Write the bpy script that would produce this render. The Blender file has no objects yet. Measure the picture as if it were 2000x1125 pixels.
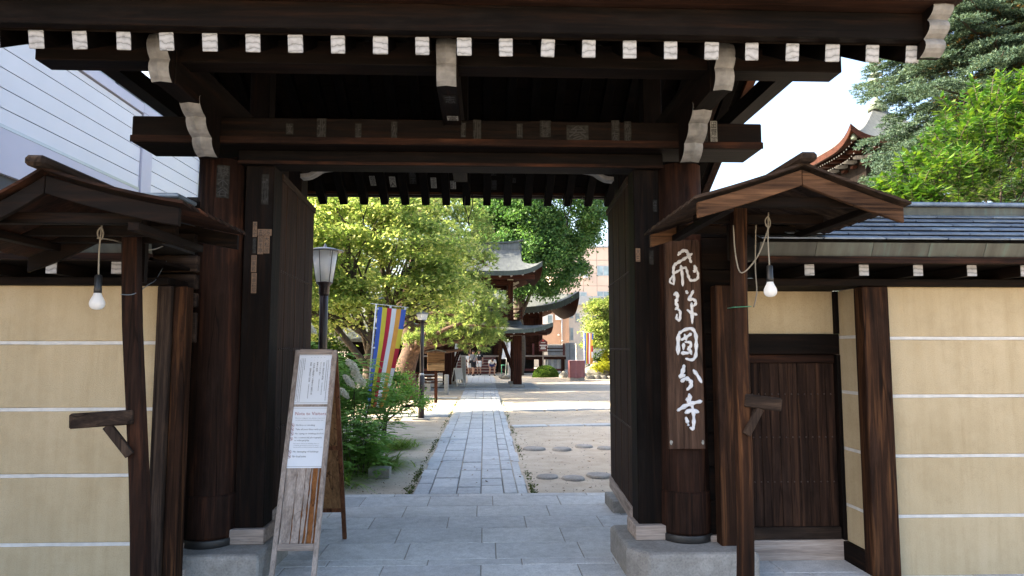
import bpy, bmesh, math, random
import numpy as np
from math import radians as R, sin, cos, pi, sqrt
from mathutils import Vector, Matrix

random.seed(7)
rng = np.random.default_rng(11)
S = bpy.context.scene
COL = S.collection

# ------------------------------------------------------------------ camera
CAM_Z = 1.7
YAW = math.atan(53 / 1345)
PITCH = math.atan(119.5 / 1345)
cam_data = bpy.data.cameras.new('camera')
cam = bpy.data.objects.new('camera', cam_data)
COL.objects.link(cam)
cam.location = (0, 0, CAM_Z)
cam.rotation_euler = (pi / 2 + PITCH, 0, -YAW)
cam_data.sensor_width = 36
cam_data.lens = 1345 / 2000 * 36
cam_data.clip_start = 0.05
cam_data.clip_end = 2000
S.camera = cam

# ------------------------------------------------------------------ sky and sun
SUN_AZ = math.atan2(-0.995, 0.06)      # direction towards the sun, measured from +Y to +X
SUN_EL = R(30)
world = bpy.data.worlds.new('World')
S.world = world
world.use_nodes = True
wn = world.node_tree
sky = wn.nodes.new('ShaderNodeTexSky')
sky.sky_type = 'NISHITA'
sky.sun_disc = False
sky.sun_elevation = SUN_EL
sky.sun_rotation = SUN_AZ
sky.air_density = 1.0
sky.dust_density = 5.0
sky.ozone_density = 1.0
wn.links.new(sky.outputs['Color'], wn.nodes['Background'].inputs['Color'])
wn.nodes['Background'].inputs['Strength'].default_value = 0.125
sun_data = bpy.data.lights.new('sun', 'SUN')
sun_data.energy = 5.0
sun_data.angle = R(0.5)
sun_data.color = (1.0, 0.87, 0.66)
sun = bpy.data.objects.new('sun', sun_data)
COL.objects.link(sun)
sd = Vector((sin(SUN_AZ) * cos(SUN_EL), cos(SUN_AZ) * cos(SUN_EL), sin(SUN_EL)))
sun.rotation_euler = sd.to_track_quat('Z', 'Y').to_euler()
sun.location = (-20, 20, 30)

S.view_settings.view_transform = 'Standard'
S.view_settings.look = 'None'
S.view_settings.gamma = 1
S.view_settings.exposure = 2.6
S.view_settings.use_curve_mapping = False
S.render.engine = 'CYCLES'
S.cycles.use_denoising = True
S.cycles.max_bounces = 8
S.cycles.diffuse_bounces = 5
S.cycles.transmission_bounces = 4
S.cycles.transparent_max_bounces = 6

# ------------------------------------------------------------------ helpers
_cp, _sp, _cy, _sy = cos(PITCH), sin(PITCH), cos(YAW), sin(YAW)
def at(px, py, Y):
    """point seen at photo pixel (px, py) that lies at distance Y down the path"""
    a = (px - 1000) / 1345; b = (562.5 - py) / 1345
    f = _cp - b * _sp; u = _sp + b * _cp
    dx = a * _cy + f * _sy; dy = -a * _sy + f * _cy
    t = Y / dy
    return Vector((dx * t, Y, CAM_Z + u * t))

def V(*a): return Vector(a)

class MB:
    def __init__(s): s.v = []; s.f = []; s.sm = []
    def add(s, vs, fs, smooth=False):
        n = len(s.v); s.v += [tuple(p) for p in vs]
        for f in fs: s.f.append(tuple(i + n for i in f)); s.sm.append(smooth)
        return s
    def box(s, x0, x1, y0, y1, z0, z1):
        vs = [(x0,y0,z0),(x1,y0,z0),(x1,y1,z0),(x0,y1,z0),(x0,y0,z1),(x1,y0,z1),(x1,y1,z1),(x0,y1,z1)]
        return s.add(vs, [(0,3,2,1),(4,5,6,7),(0,1,5,4),(1,2,6,5),(2,3,7,6),(3,0,4,7)])
    def obox(s, c, d, m):
        vs = []
        for z in (-1,1):
            for x,y in ((-1,-1),(1,-1),(1,1),(-1,1)):
                vs.append(Vector(c) + m @ Vector((x*d[0]/2, y*d[1]/2, z*d[2]/2)))
        return s.add(vs, [(0,3,2,1),(4,5,6,7),(0,1,5,4),(1,2,6,5),(2,3,7,6),(3,0,4,7)])
    def beam(s, p0, p1, w, h, up=(0,0,1), w1=None, h1=None):
        p0 = Vector(p0); p1 = Vector(p1); d = (p1-p0).normalized(); up = Vector(up)
        sx = d.cross(up)
        if sx.length < 1e-4: sx = d.cross(Vector((0,1,0)))
        sx.normalize(); u = sx.cross(d).normalized()
        w1 = w if w1 is None else w1; h1 = h if h1 is None else h1
        vs = [p0-sx*w/2-u*h/2, p0+sx*w/2-u*h/2, p0+sx*w/2+u*h/2, p0-sx*w/2+u*h/2,
              p1-sx*w1/2-u*h1/2, p1+sx*w1/2-u*h1/2, p1+sx*w1/2+u*h1/2, p1-sx*w1/2+u*h1/2]
        return s.add(vs, [(0,1,2,3),(4,7,6,5),(0,4,5,1),(1,5,6,2),(2,6,7,3),(3,7,4,0)])
    def tube(s, pts, rad, n=8, cap=True, flat=None, smooth=True):
        """rad: number or list; flat=(normal, k) squashes the section along a direction"""
        pts = [Vector(p) for p in pts]; m = len(pts)
        if not hasattr(rad, '__len__'): rad = [rad]*m
        vs = []; prev = None
        for i, p in enumerate(pts):
            d = (pts[min(i+1,m-1)] - pts[max(i-1,0)])
            d = d.normalized() if d.length > 1e-9 else Vector((0,0,1))
            if prev is None:
                a = d.orthogonal().normalized()
            else:
                a = prev - d*prev.dot(d)
                a = a.normalized() if a.length > 1e-6 else d.orthogonal().normalized()
            prev = a; b = d.cross(a)
            for k in range(n):
                t = 2*pi*k/n
                o = (a*cos(t) + b*sin(t))*rad[i]
                if flat: o = o - flat[0]*(o.dot(flat[0])*(1-flat[1]))
                vs.append(p+o)
        fs = []
        for i in range(m-1):
            for k in range(n):
                fs.append((i*n+k, i*n+(k+1)%n, (i+1)*n+(k+1)%n, (i+1)*n+k))
        s.add(vs, fs, smooth)
        if cap:
            o = len(s.v) - m*n
            s.f.append(tuple(o+k for k in reversed(range(n)))); s.sm.append(False)
            s.f.append(tuple(o+(m-1)*n+k for k in range(n))); s.sm.append(False)
        return s
    def lathe(s, prof, c=(0,0,0), n=24, smooth=True, sq=1.0):
        c = Vector(c); vs = []; m = len(prof)
        for r, z in prof:
            for k in range(n):
                t = 2*pi*k/n
                vs.append(c + Vector((r*cos(t), r*sin(t)*sq, z)))
        fs = []
        for i in range(m-1):
            for k in range(n):
                fs.append((i*n+k, i*n+(k+1)%n, (i+1)*n+(k+1)%n, (i+1)*n+k))
        s.add(vs, fs, smooth); o = len(s.v) - m*n
        s.f.append(tuple(o+k for k in reversed(range(n)))); s.sm.append(False)
        s.f.append(tuple(o+(m-1)*n+k for k in range(n))); s.sm.append(False)
        return s
    def prism(s, poly, fn, a0, a1):
        """poly: 2D points; fn(u, v, a) -> 3D"""
        n = len(poly)
        vs = [fn(u,v,a0) for u,v in poly] + [fn(u,v,a1) for u,v in poly]
        fs = [tuple(range(n)), tuple(reversed(range(n, 2*n)))]
        for i in range(n): fs.append((i, i+n, (i+1)%n+n, (i+1)%n))
        return s.add(vs, fs)
    def quad(s, *p): return s.add(p, [tuple(range(len(p)))])
    def grid(s, fn, nu, nv, smooth=True):
        vs = [fn(i/nu, j/nv) for j in range(nv+1) for i in range(nu+1)]
        fs = [(j*(nu+1)+i, j*(nu+1)+i+1, (j+1)*(nu+1)+i+1, (j+1)*(nu+1)+i) for j in range(nv) for i in range(nu)]
        return s.add(vs, fs, smooth)
    def jit(s, a):
        s.v = [(x+random.uniform(-a,a), y+random.uniform(-a,a), z+random.uniform(-a,a)) for x,y,z in s.v]; return s
    def mesh(s, name, mat, off=(0,0,0), fix=True):
        me = bpy.data.meshes.new(name)
        ox, oy, oz = off
        me.from_pydata([(x-ox,y-oy,z-oz) for x,y,z in s.v], [], s.f)
        me.polygons.foreach_set('use_smooth', s.sm)
        if fix:
            bm = bmesh.new(); bm.from_mesh(me); bmesh.ops.recalc_face_normals(bm, faces=bm.faces); bm.to_mesh(me); bm.free()
        if mat: me.materials.append(mat)
        me.update(); return me
    def build(s, name, mat, parent=None, bevel=0, fix=True, origin=None):
        """verts are world coordinates; the object's origin is the parent's base (or origin)"""
        off = Vector(origin) if origin is not None else (wl(parent) if parent else Vector((0,0,0)))
        me = s.mesh(name, mat, off, fix)
        o = bpy.data.objects.new(name, me); COL.objects.link(o)
        if parent: o.parent = parent; o.location = off - wl(parent)
        else: o.location = off
        o['_w'] = tuple(off)
        if bevel: bev(o, bevel)
        return o
def bev(o, w, seg=1):
    m = o.modifiers.new('bevel', 'BEVEL'); m.width = w; m.segments = seg; m.limit_method = 'ANGLE'; m.angle_limit = R(40)
def wl(o): return Vector(o['_w']) if '_w' in o else Vector(o.location)
def tag(o, label=None, cat=None, group=None, kind=None):
    if label: o['label'] = label
    if cat: o['category'] = cat
    if group: o['group'] = group
    if kind: o['kind'] = kind
    return o
def thing(name, loc, label, cat, group=None):
    o = bpy.data.objects.new(name, None); COL.objects.link(o)
    o.location = loc; o['_w'] = tuple(loc); o.empty_display_size = 0.2
    return tag(o, label, cat, group)
def put(me, name, parent, loc, rot=(0,0,0), scale=None):
    """a piece that shares mesh data; loc in world coordinates"""
    o = bpy.data.objects.new(name, me); COL.objects.link(o)
    if parent: o.parent = parent; o.location = Vector(loc) - wl(parent)
    else: o.location = loc
    o.rotation_euler = rot; o['_w'] = tuple(loc)
    if scale: o.scale = scale
    return o
def np_mesh(name, mat, V3, F, parent=None, smooth=False):
    """V3 (n,3) world coords, F (m,k) all faces same size"""
    off = np.array(wl(parent)) if parent else np.zeros(3)
    me = bpy.data.meshes.new(name)
    V3 = np.asarray(V3, dtype=np.float32) - off.astype(np.float32); F = np.asarray(F, dtype=np.int32)
    m, k = F.shape
    me.vertices.add(len(V3)); me.vertices.foreach_set('co', V3.ravel())
    me.loops.add(m*k); me.loops.foreach_set('vertex_index', F.ravel())
    me.polygons.add(m); me.polygons.foreach_set('loop_start', np.arange(0, m*k, k, dtype=np.int32))
    if smooth: me.polygons.foreach_set('use_smooth', np.ones(m, dtype=bool))
    me.materials.append(mat); me.update(calc_edges=True); me.validate()
    o = bpy.data.objects.new(name, me); COL.objects.link(o)
    if parent: o.parent = parent
    o['_w'] = tuple(off)
    return o
def text2d(body, size=1.0, font_space=1.0, line=1.0):
    cu = bpy.data.curves.new('t', 'FONT'); cu.body = body; cu.size = size; cu.resolution_u = 1
    cu.space_character = font_space; cu.space_line = line
    o = bpy.data.objects.new('t', cu); COL.objects.link(o)
    dg = bpy.context.evaluated_depsgraph_get(); ev = o.evaluated_get(dg); me = ev.to_mesh()
    vs = [(v.co.x, v.co.y) for v in me.vertices]; fs = [tuple(p.vertices) for p in me.polygons]
    ev.to_mesh_clear(); bpy.data.objects.remove(o); bpy.data.curves.remove(cu)
    return vs, fs
def bold(vs, fs): return vs, fs
def fit_text(mb, body, org, U, W, w=None, h=None, cx=True, line=1.0, thick=None):
    """flat lettering in the plane org + U*u + W*v fitted in a w x h box centred on org"""
    vs, fs = text2d(body, 1.0, 1.0, line)
    if not vs: return
    a = np.array(vs); lo = a.min(0); hi = a.max(0); ext = hi - lo
    sx = w/ext[0] if w else None; sy = h/ext[1] if h else None
    if sx is None: sx = sy
    if sy is None: sy = sx
    c = (lo+hi)/2 if cx else np.array((lo[0], (lo[1]+hi[1])/2))
    mb.add([org + U*((x-c[0])*sx) + W*((y-c[1])*sy) for x,y in vs], fs)

def catmull(pts, k=5):
    P = [Vector(p) for p in pts]
    if len(P) < 3:
        return [P[0].lerp(P[-1], i/k) for i in range(k+1)]
    out = []
    for i in range(len(P)-1):
        p0 = P[max(i-1,0)]; p1 = P[i]; p2 = P[i+1]; p3 = P[min(i+2,len(P)-1)]
        for j in range(k):
            t = j/k
            out.append(0.5*((2*p1)+(p2-p0)*t+(2*p0-5*p1+4*p2-p3)*t*t+(3*p1-p0-3*p2+p3)*t**3))
    out.append(P[-1]); return out
# ------------------------------------------------------------------ materials
class NT:
    def __init__(s, name):
        s.m = bpy.data.materials.new(name); s.m.use_nodes = True
        s.t = s.m.node_tree; s.b = s.t.nodes['Principled BSDF']; s.out = s.t.nodes['Material Output']
    def n(s, typ, **k):
        o = s.t.nodes.new(typ)
        for a, b in k.items(): setattr(o, a, b)
        return o
    def l(s, a, b): s.t.links.new(a, b)
    def ramp(s, fac, stops):
        r = s.n('ShaderNodeValToRGB'); e = r.color_ramp.elements
        while len(e) > 1: e.remove(e[-1])
        e[0].position = stops[0][0]; e[0].color = (*stops[0][1], 1)
        for p, c in stops[1:]:
            x = e.new(p); x.color = (*c, 1)
        s.l(fac, r.inputs['Fac']); return r.outputs['Color']
    def coord(s, scale=(1,1,1), rnd=True, kind='Object'):
        tc = s.n('ShaderNodeTexCoord'); mp = s.n('ShaderNodeMapping')
        mp.inputs['Scale'].default_value = scale
        s.l(tc.outputs[kind], mp.inputs['Vector'])
        if rnd:
            oi = s.n('ShaderNodeObjectInfo'); mu = s.n('ShaderNodeMath', operation='MULTIPLY'); mu.inputs[1].default_value = 37.0
            s.l(oi.outputs['Random'], mu.inputs[0])
            cb = s.n('ShaderNodeCombineXYZ')
            for k in 'XYZ': s.l(mu.outputs[0], cb.inputs[k])
            s.l(cb.outputs[0], mp.inputs['Location'])
        return mp.outputs['Vector']
    def noise(s, vec, scale, detail=4, rough=0.55, dist=0):
        n = s.n('ShaderNodeTexNoise'); n.inputs['Scale'].default_value = scale
        n.inputs['Detail'].default_value = detail; n.inputs['Roughness'].default_value = rough; n.inputs['Distortion'].default_value = dist
        s.l(vec, n.inputs['Vector']); return n.outputs['Fac']
    def mix(s, fac, a, b, mode='MIX'):
        x = s.n('ShaderNodeMix', data_type='RGBA', blend_type=mode)
        for sock, val in ((x.inputs[0], fac), (x.inputs[6], a), (x.inputs[7], b)):
            if isinstance(val, (int, float)): sock.default_value = val
            elif isinstance(val, tuple): sock.default_value = (*val, 1)
            else: s.l(val, sock)
        return x.outputs[2]
    def math(s, op, a, b=None):
        x = s.n('ShaderNodeMath', operation=op)
        for i, v in ((0,a),(1,b)):
            if v is None: continue
            if isinstance(v, (int,float)): x.inputs[i].default_value = v
            else: s.l(v, x.inputs[i])
        return x.outputs[0]
    def bump(s, h, strength=0.3, dist=0.01):
        b = s.n('ShaderNodeBump'); b.inputs['Strength'].default_value = strength; b.inputs['Distance'].default_value = dist
        s.l(h, b.inputs['Height']); s.l(b.outputs[0], s.b.inputs['Normal'])
    def done(s, col=None, rough=0.6, spec=None, metal=0):
        if col is not None:
            if isinstance(col, tuple): s.b.inputs['Base Color'].default_value = (*col, 1)
            else: s.l(col, s.b.inputs['Base Color'])
        if isinstance(rough, (int,float)): s.b.inputs['Roughness'].default_value = rough
        else: s.l(rough, s.b.inputs['Roughness'])
        if spec is not None: s.b.inputs['Specular IOR Level'].default_value = spec
        s.b.inputs['Metallic'].default_value = metal
        return s.m

def plain(name, col, rough=0.6, var=0.15, scale=6, spec=None, metal=0, bump=0.0):
    t = NT(name); v = t.coord()
    n = t.noise(v, scale, 5)
    c0 = tuple(x*(1-var) for x in col); c1 = tuple(min(1,x*(1+var)) for x in col)
    c = t.ramp(n, [(0.3,c0),(0.7,c1)])
    if bump: t.bump(t.noise(v, scale*12, 3), bump, 0.004)
    return t.done(c, rough, spec, metal)

def wood(name, axis, dark, mid, light, rough=0.72, grain=26, streak=0.4, wear=None, spec=0.10, crack=0.8):
    """grain runs along axis"""
    t = NT(name)
    k = 0.05
    sc = [1,1,1]; sc['xyz'.index(axis)] = k
    v = t.coord(tuple(sc))
    g = t.noise(v, grain, 7, 0.62, 0.6)
    fine = t.noise(v, grain*5, 4, 0.6)
    v2 = t.coord(tuple((1 if s == 1 else 0.35) for s in sc))
    big = t.noise(v2, 2.6, 3, 0.55)
    c = t.ramp(g, [(0.34,dark),(0.52,mid),(0.72,light)])
    c2 = t.ramp(big, [(0.36,tuple(x*0.5 for x in dark)),(0.62,mid)])
    c = t.mix(streak, c, c2)
    c = t.mix(0.55, c, t.ramp(fine, [(0.3,(0.45,0.45,0.45)),(0.7,(1.25,1.2,1.15))]), 'MULTIPLY')
    if wear:
        w = t.ramp(t.noise(v2, 1.7, 5, 0.6), [(0.55,(0,0,0)),(0.72,(1,1,1))])
        c = t.mix(w, c, t.mix(0.6, wear, t.ramp(g, [(0.3,tuple(x*0.4 for x in wear)),(0.7,wear)])))
    sc3 = [1,1,1]; sc3['xyz'.index(axis)] = 0.03
    cn = t.noise(t.coord(tuple(sc3)), 9, 2, 0.5, 0.3)
    ck = t.math('ABSOLUTE', t.math('SUBTRACT', cn, 0.47))
    c = t.mix(crack, c, t.ramp(ck, [(0.0,(0.12,0.11,0.10)),(0.006,(0.35,0.33,0.32)),(0.011,(1,1,1))]), 'MULTIPLY')
    dust = t.ramp(t.noise(v2, 7, 6, 0.7), [(0.52,(0,0,0)),(0.80,(1,1,1))])
    c = t.mix(t.math('MULTIPLY', dust, 0.35), c, tuple(min(1,x*1.6+0.012) for x in mid))
    h = t.math('ADD', t.math('MULTIPLY', g, 1.0), t.math('MULTIPLY', fine, 0.35))
    t.bump(h, 0.45, 0.006)
    return t.done(c, rough, spec)

M = {}
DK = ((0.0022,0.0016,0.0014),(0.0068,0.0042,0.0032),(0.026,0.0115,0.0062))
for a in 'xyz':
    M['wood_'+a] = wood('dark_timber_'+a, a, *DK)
    M['red_'+a] = wood('reddish_timber_'+a, a, (0.006,0.0034,0.0026),(0.024,0.0112,0.0074),(0.078,0.030,0.0155), wear=(0.115,0.042,0.0195))
    M['grey_'+a] = wood('weathered_timber_'+a, a, (0.012,0.0088,0.007),(0.038,0.026,0.02),(0.11,0.074,0.052), rough=0.8, wear=(0.12,0.07,0.042))
    M['orange_'+a] = wood('sunburnt_timber_'+a, a, (0.008,0.0045,0.0032),(0.036,0.016,0.0085),(0.20,0.088,0.036), rough=0.75, grain=20)
    M['pale_'+a] = wood('pale_timber_'+a, a, (0.22,0.175,0.148),(0.42,0.35,0.305),(0.56,0.485,0.43), rough=0.85, crack=0.25)
    M['temple_'+a] = wood('temple_timber_'+a, a, (0.018,0.007,0.005),(0.05,0.018,0.011),(0.105,0.038,0.022))
M['leaf_z'] = wood('door_leaf_timber', 'z', (0.010,0.006,0.0046),(0.036,0.0195,0.0135),(0.11,0.054,0.031), rough=0.8)
M['shade_y'] = wood('shade_timber', 'y', (0.0012,0.001,0.0009),(0.0034,0.0024,0.002),(0.011,0.0058,0.0038), spec=0.05)  # darker timber copy for rafters; the shade under the roof is in the colour
M['lit_x'] = wood('lit_brown_timber', 'x', (0.030,0.016,0.010),(0.095,0.05,0.027),(0.24,0.125,0.065), rough=0.75, grain=22)  # lighter timber copy; warm light on the bargeboards is put into the colour
M['signred_z'] = wood('sign_back_timber', 'z', (0.05,0.02,0.01),(0.14,0.06,0.03),(0.24,0.11,0.055), rough=0.6)
M['plaque'] = wood('plaque_timber', 'z', (0.028,0.016,0.0115),(0.072,0.041,0.029),(0.13,0.078,0.055), rough=0.45, grain=34, streak=0.35)

def mk_whitepaint():
    t = NT('worn_white_paint'); v = t.coord((1,1,1))
    w = t.n('ShaderNodeTexWave', wave_type='RINGS'); w.inputs['Scale'].default_value = 14; w.inputs['Distortion'].default_value = 5; w.inputs['Detail'].default_value = 3
    t.l(v, w.inputs['Vector'])
    c = t.ramp(w.outputs['Fac'], [(0.0,(0.19,0.195,0.20)),(0.12,(0.33,0.34,0.355)),(1,(0.42,0.43,0.455))])
    n = t.ramp(t.noise(v, 30, 5), [(0.38,(0.72,0.71,0.70)),(0.50,(1,1,1))])
    t.bump(w.outputs['Fac'], 0.25, 0.004)
    return t.done(t.mix(0.6, c, n, 'MULTIPLY'), 0.8)
M['white_end'] = mk_whitepaint()
M['white_nose'] = plain('chalky_white_paint', (0.205,0.203,0.20), 0.85, 0.35, 12, bump=0.15)
M['white_line'] = plain('white_lime_line', (0.58,0.57,0.55), 0.8, 0.12, 14)

def mk_plaster():
    t = NT('cream_sand_plaster'); v = t.coord((1,1,1), False)
    fine = t.noise(v, 130, 4, 0.7); big = t.noise(v, 1.4, 5, 0.6)
    vv = t.coord((0.3,1,1.0), False); streak = t.noise(t.coord((6,6,0.5), False), 2.2, 5, 0.6)
    c = t.ramp(big, [(0.3,(0.455,0.365,0.228)),(0.7,(0.52,0.425,0.28))])
    c = t.mix(0.5, c, t.ramp(fine, [(0.25,(0.60,0.56,0.50)),(0.52,(1,1,1)),(0.8,(1.06,1.05,1.04))]), 'MULTIPLY')
    c = t.mix(0.3, c, t.ramp(streak, [(0.35,(0.78,0.74,0.66)),(0.6,(1,1,1))]), 'MULTIPLY')
    spot = t.ramp(t.noise(v, 5.5, 6, 0.7), [(0.76,(0,0,0)),(0.80,(1,1,1))])
    c = t.mix(spot, c, (0.34,0.28,0.19))
    drip = t.ramp(t.noise(t.coord((9,9,0.7), False), 1.3, 6, 0.7), [(0.56,(1,1,1)),(0.74,(0.72,0.68,0.60))])
    c = t.mix(0.4, c, drip, 'MULTIPLY')
    patch = t.ramp(t.noise(v, 2.3, 7, 0.72), [(0.40,(0.82,0.80,0.76)),(0.52,(1,1,1)),(0.66,(1.05,1.05,1.05))])
    c = t.mix(0.35, c, patch, 'MULTIPLY')
    vo = t.n('ShaderNodeTexVoronoi', feature='DISTANCE_TO_EDGE'); vo.inputs['Scale'].default_value = 0.9
    dn = t.n('ShaderNodeVectorMath', operation='ADD'); nzc = t.n('ShaderNodeTexNoise'); nzc.inputs['Scale'].default_value = 3.5; nzc.inputs['Detail'].default_value = 5
    t.l(v, nzc.inputs['Vector']); t.l(v, dn.inputs[0]); t.l(nzc.outputs['Color'], dn.inputs[1]); t.l(dn.outputs[0], vo.inputs['Vector'])
    crack = t.ramp(vo.outputs['Distance'], [(0.0,(0.55,0.52,0.48)),(0.004,(1,1,1))])
    c = t.mix(0.18, c, crack, 'MULTIPLY')
    t.bump(fine, 0.5, 0.006)
    return t.done(c, 0.92, 0.2)
M['plaster'] = mk_plaster()

def mk_granite(name, c0, c1, speck=190, big=2.0, b=0.25, rnd=0.16):
    t = NT(name); v = t.coord((1,1,1))
    n = t.noise(v, speck, 3, 0.7); g = t.noise(v, big, 6, 0.62); mid = t.noise(v, 13, 5, 0.65)
    c = t.ramp(g, [(0.32,c0),(0.68,c1)])
    c = t.mix(0.6, c, t.ramp(n, [(0.3,(0.55,0.55,0.56)),(0.5,(0.98,0.98,0.98)),(0.72,(1.25,1.24,1.22))]), 'MULTIPLY')
    c = t.mix(0.55, c, t.ramp(mid, [(0.32,(0.66,0.65,0.63)),(0.6,(1.05,1.05,1.05))]), 'MULTIPLY')
    oi = t.n('ShaderNodeObjectInfo')
    c = t.mix(1.0, c, t.ramp(oi.outputs['Random'], [(0,(1-rnd,)*3),(1,(1+rnd,1+rnd,1+rnd*0.8))]), 'MULTIPLY')
    t.bump(t.math('ADD', n, mid), b, 0.004)
    return t.done(c, 0.72, 0.3)
M['granite'] = mk_granite('grey_granite', (0.47,0.462,0.45),(0.59,0.58,0.568), 75, 2.0, 0.4, 0.10)
M['pathstone'] = mk_granite('worn_path_stone', (0.40,0.42,0.44),(0.49,0.505,0.52), 90, 2.5, 0.35, 0.09)
M['basestone'] = mk_granite('hewn_base_stone', (0.22,0.205,0.185),(0.33,0.31,0.285), 62, 3, 1.0, 0.05)
M['rock'] = mk_granite('garden_rock', (0.10,0.10,0.09),(0.24,0.23,0.21), 40, 2, 0.8, 0.1)
M['concrete'] = mk_granite('plain_concrete', (0.30,0.295,0.28),(0.40,0.39,0.37), 120, 1.5, 0.3, 0.1)
M['mortar'] = plain('sandy_mortar', (0.27,0.235,0.19), 0.95, 0.2, 30)

def mk_sand():
    t = NT('packed_sandy_soil'); v = t.coord((1,1,1), False)
    a = t.noise(v, 0.35, 6, 0.6); b = t.noise(v, 3.0, 6, 0.65); f = t.noise(v, 60, 4, 0.7)
    c = t.ramp(a, [(0.35,(0.43,0.365,0.285)),(0.65,(0.53,0.46,0.37))])
    c = t.mix(0.6, c, t.ramp(b, [(0.3,(0.70,0.67,0.62)),(0.6,(1.04,1.03,1.02))]), 'MULTIPLY')
    c = t.mix(0.5, c, t.ramp(f, [(0.3,(0.65,0.63,0.6)),(0.55,(1.04,1.04,1.04))]), 'MULTIPLY')
    t.bump(t.math('ADD', t.math('ADD', b, t.noise(v, 7.5, 3, 0.5)), t.math('MULTIPLY', f, 0.4)), 0.6, 0.02)
    return t.done(c, 0.95, 0.15)
M['sand'] = mk_sand()

def mk_copper(name, c0, c1, c2, rough=0.38, metal=0.25):
    t = NT(name); v = t.coord((1,1,1)); st = t.coord((7,1,1))
    a = t.noise(st, 1.6, 6, 0.65); b = t.noise(v, 5, 5, 0.6)
    c = t.ramp(a, [(0.34,c0),(0.56,c1),(0.78,c2)])
    c = t.mix(0.5, c, t.ramp(b, [(0.3,(0.6,0.6,0.62)),(0.65,(1.12,1.12,1.1))]), 'MULTIPLY')
    oi = t.n('ShaderNodeObjectInfo')
    c = t.mix(1.0, c, t.ramp(oi.outputs['Random'], [(0,(0.7,0.72,0.76)),(0.5,(1,1,1)),(1,(1.2,1.22,1.2))]), 'MULTIPLY')
    t.bump(b, 0.12, 0.01)
    return t.done(c, rough, 0.5, metal)
M['shingle'] = mk_copper('slate_blue_copper', (0.14,0.18,0.24),(0.22,0.275,0.345),(0.31,0.36,0.41))
M['patina'] = mk_copper('green_patina_copper', (0.042,0.043,0.036),(0.066,0.071,0.06),(0.075,0.135,0.112), 0.55, 0.1)
M['temple_roof'] = mk_copper('temple_copper_roof', (0.055,0.062,0.064),(0.088,0.097,0.097),(0.13,0.14,0.137), 0.6, 0.0)
M['roof_edge'] = mk_copper('roof_edge_verdigris', (0.022,0.032,0.029),(0.04,0.056,0.05),(0.06,0.085,0.075), 0.6, 0.0)

def leaf(name, cols, trans=0.45, rough=0.45, tcol=None, spec=0.12):
    """cols: three greens picked per leaf; a soft noise varies whole sprays"""
    t = NT(name)
    g = t.n('ShaderNodeNewGeometry'); v = t.coord((1,1,1), False)
    nz = t.noise(v, 0.9, 3)
    f = t.math('ADD', t.math('MULTIPLY', g.outputs['Random Per Island'], 0.62), t.math('MULTIPLY', nz, 0.42))
    c = t.ramp(f, [(0.12,cols[0]),(0.5,cols[1]),(0.9,cols[2])])
    t.l(c, t.b.inputs['Base Color']); t.b.inputs['Roughness'].default_value = rough; t.b.inputs['Specular IOR Level'].default_value = spec
    tr = t.n('ShaderNodeBsdfTranslucent')
    t.l(t.mix(1.0, c, tcol or (1.5,1.45,0.7), 'MULTIPLY'), tr.inputs['Color'])
    mx = t.n('ShaderNodeMixShader'); mx.inputs[0].default_value = trans
    t.l(t.b.outputs[0], mx.inputs[1]); t.l(tr.outputs[0], mx.inputs[2]); t.l(mx.outputs[0], t.out.inputs['Surface'])
    return t.m
M['maple'] = leaf('maple_leaf', ((0.06,0.118,0.03),(0.18,0.242,0.062),(0.42,0.425,0.17)), 0.55, tcol=(1.9,1.9,1.5))
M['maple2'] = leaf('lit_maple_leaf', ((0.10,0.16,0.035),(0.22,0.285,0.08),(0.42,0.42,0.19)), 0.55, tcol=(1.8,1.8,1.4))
M['pine'] = leaf('pine_needle', ((0.08,0.14,0.045),(0.16,0.225,0.075),(0.29,0.30,0.11)), 0.42, 0.5, tcol=(1.6,1.7,1.1))
M['ginkgo'] = leaf('ginkgo_leaf', ((0.045,0.105,0.038),(0.08,0.16,0.055),(0.14,0.22,0.08)), 0.4, tcol=(1.2,1.4,0.7))
M['spruce'] = leaf('blue_spruce_needle', ((0.03,0.058,0.045),(0.055,0.10,0.075),(0.12,0.165,0.105)), 0.25, 0.5, tcol=(1.3,1.2,0.6))
M['spruce_in'] = leaf('inner_glow_needle', ((0.10,0.06,0.02),(0.17,0.10,0.03),(0.26,0.16,0.05)), 0.35, 0.6)  # golden sunlight inside the boughs, put into the needle colour
M['broad'] = leaf('glossy_broad_leaf', ((0.025,0.075,0.018),(0.052,0.125,0.025),(0.15,0.22,0.035)), 0.3, 0.3, tcol=(1.5,1.6,0.5), spec=0.5)
M['fern'] = leaf('ferny_leaflet', ((0.09,0.20,0.045),(0.17,0.32,0.07),(0.27,0.42,0.11)), 0.35, 0.45, tcol=(1.3,1.4,0.6))
M['blade'] = leaf('striped_grass_blade', ((0.08,0.18,0.03),(0.17,0.28,0.05),(0.32,0.38,0.14)), 0.35, 0.4)
M['bush'] = leaf('clipped_bush_leaf', ((0.045,0.10,0.02),(0.08,0.15,0.03),(0.13,0.19,0.04)), 0.3)
M['yellowbush'] = leaf('golden_leaf', ((0.16,0.20,0.02),(0.28,0.30,0.03),(0.40,0.40,0.06)), 0.45)
M['hedge'] = leaf('deep_green_leaf', ((0.025,0.06,0.014),(0.05,0.10,0.02),(0.09,0.15,0.03)), 0.4)
M['plume'] = plain('cream_white_blossom', (0.74,0.70,0.58), 0.8, 0.15, 20)
M['moss'] = leaf('moss_tuft', ((0.05,0.075,0.02),(0.085,0.11,0.03),(0.14,0.15,0.05)), 0.1)
M['bark'] = plain('grey_brown_bark', (0.065,0.048,0.034), 0.9, 0.5, 14, bump=0.8)
M['pinebark'] = plain('red_brown_pine_bark', (0.075,0.042,0.028), 0.9, 0.55, 12, bump=0.9)

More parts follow.
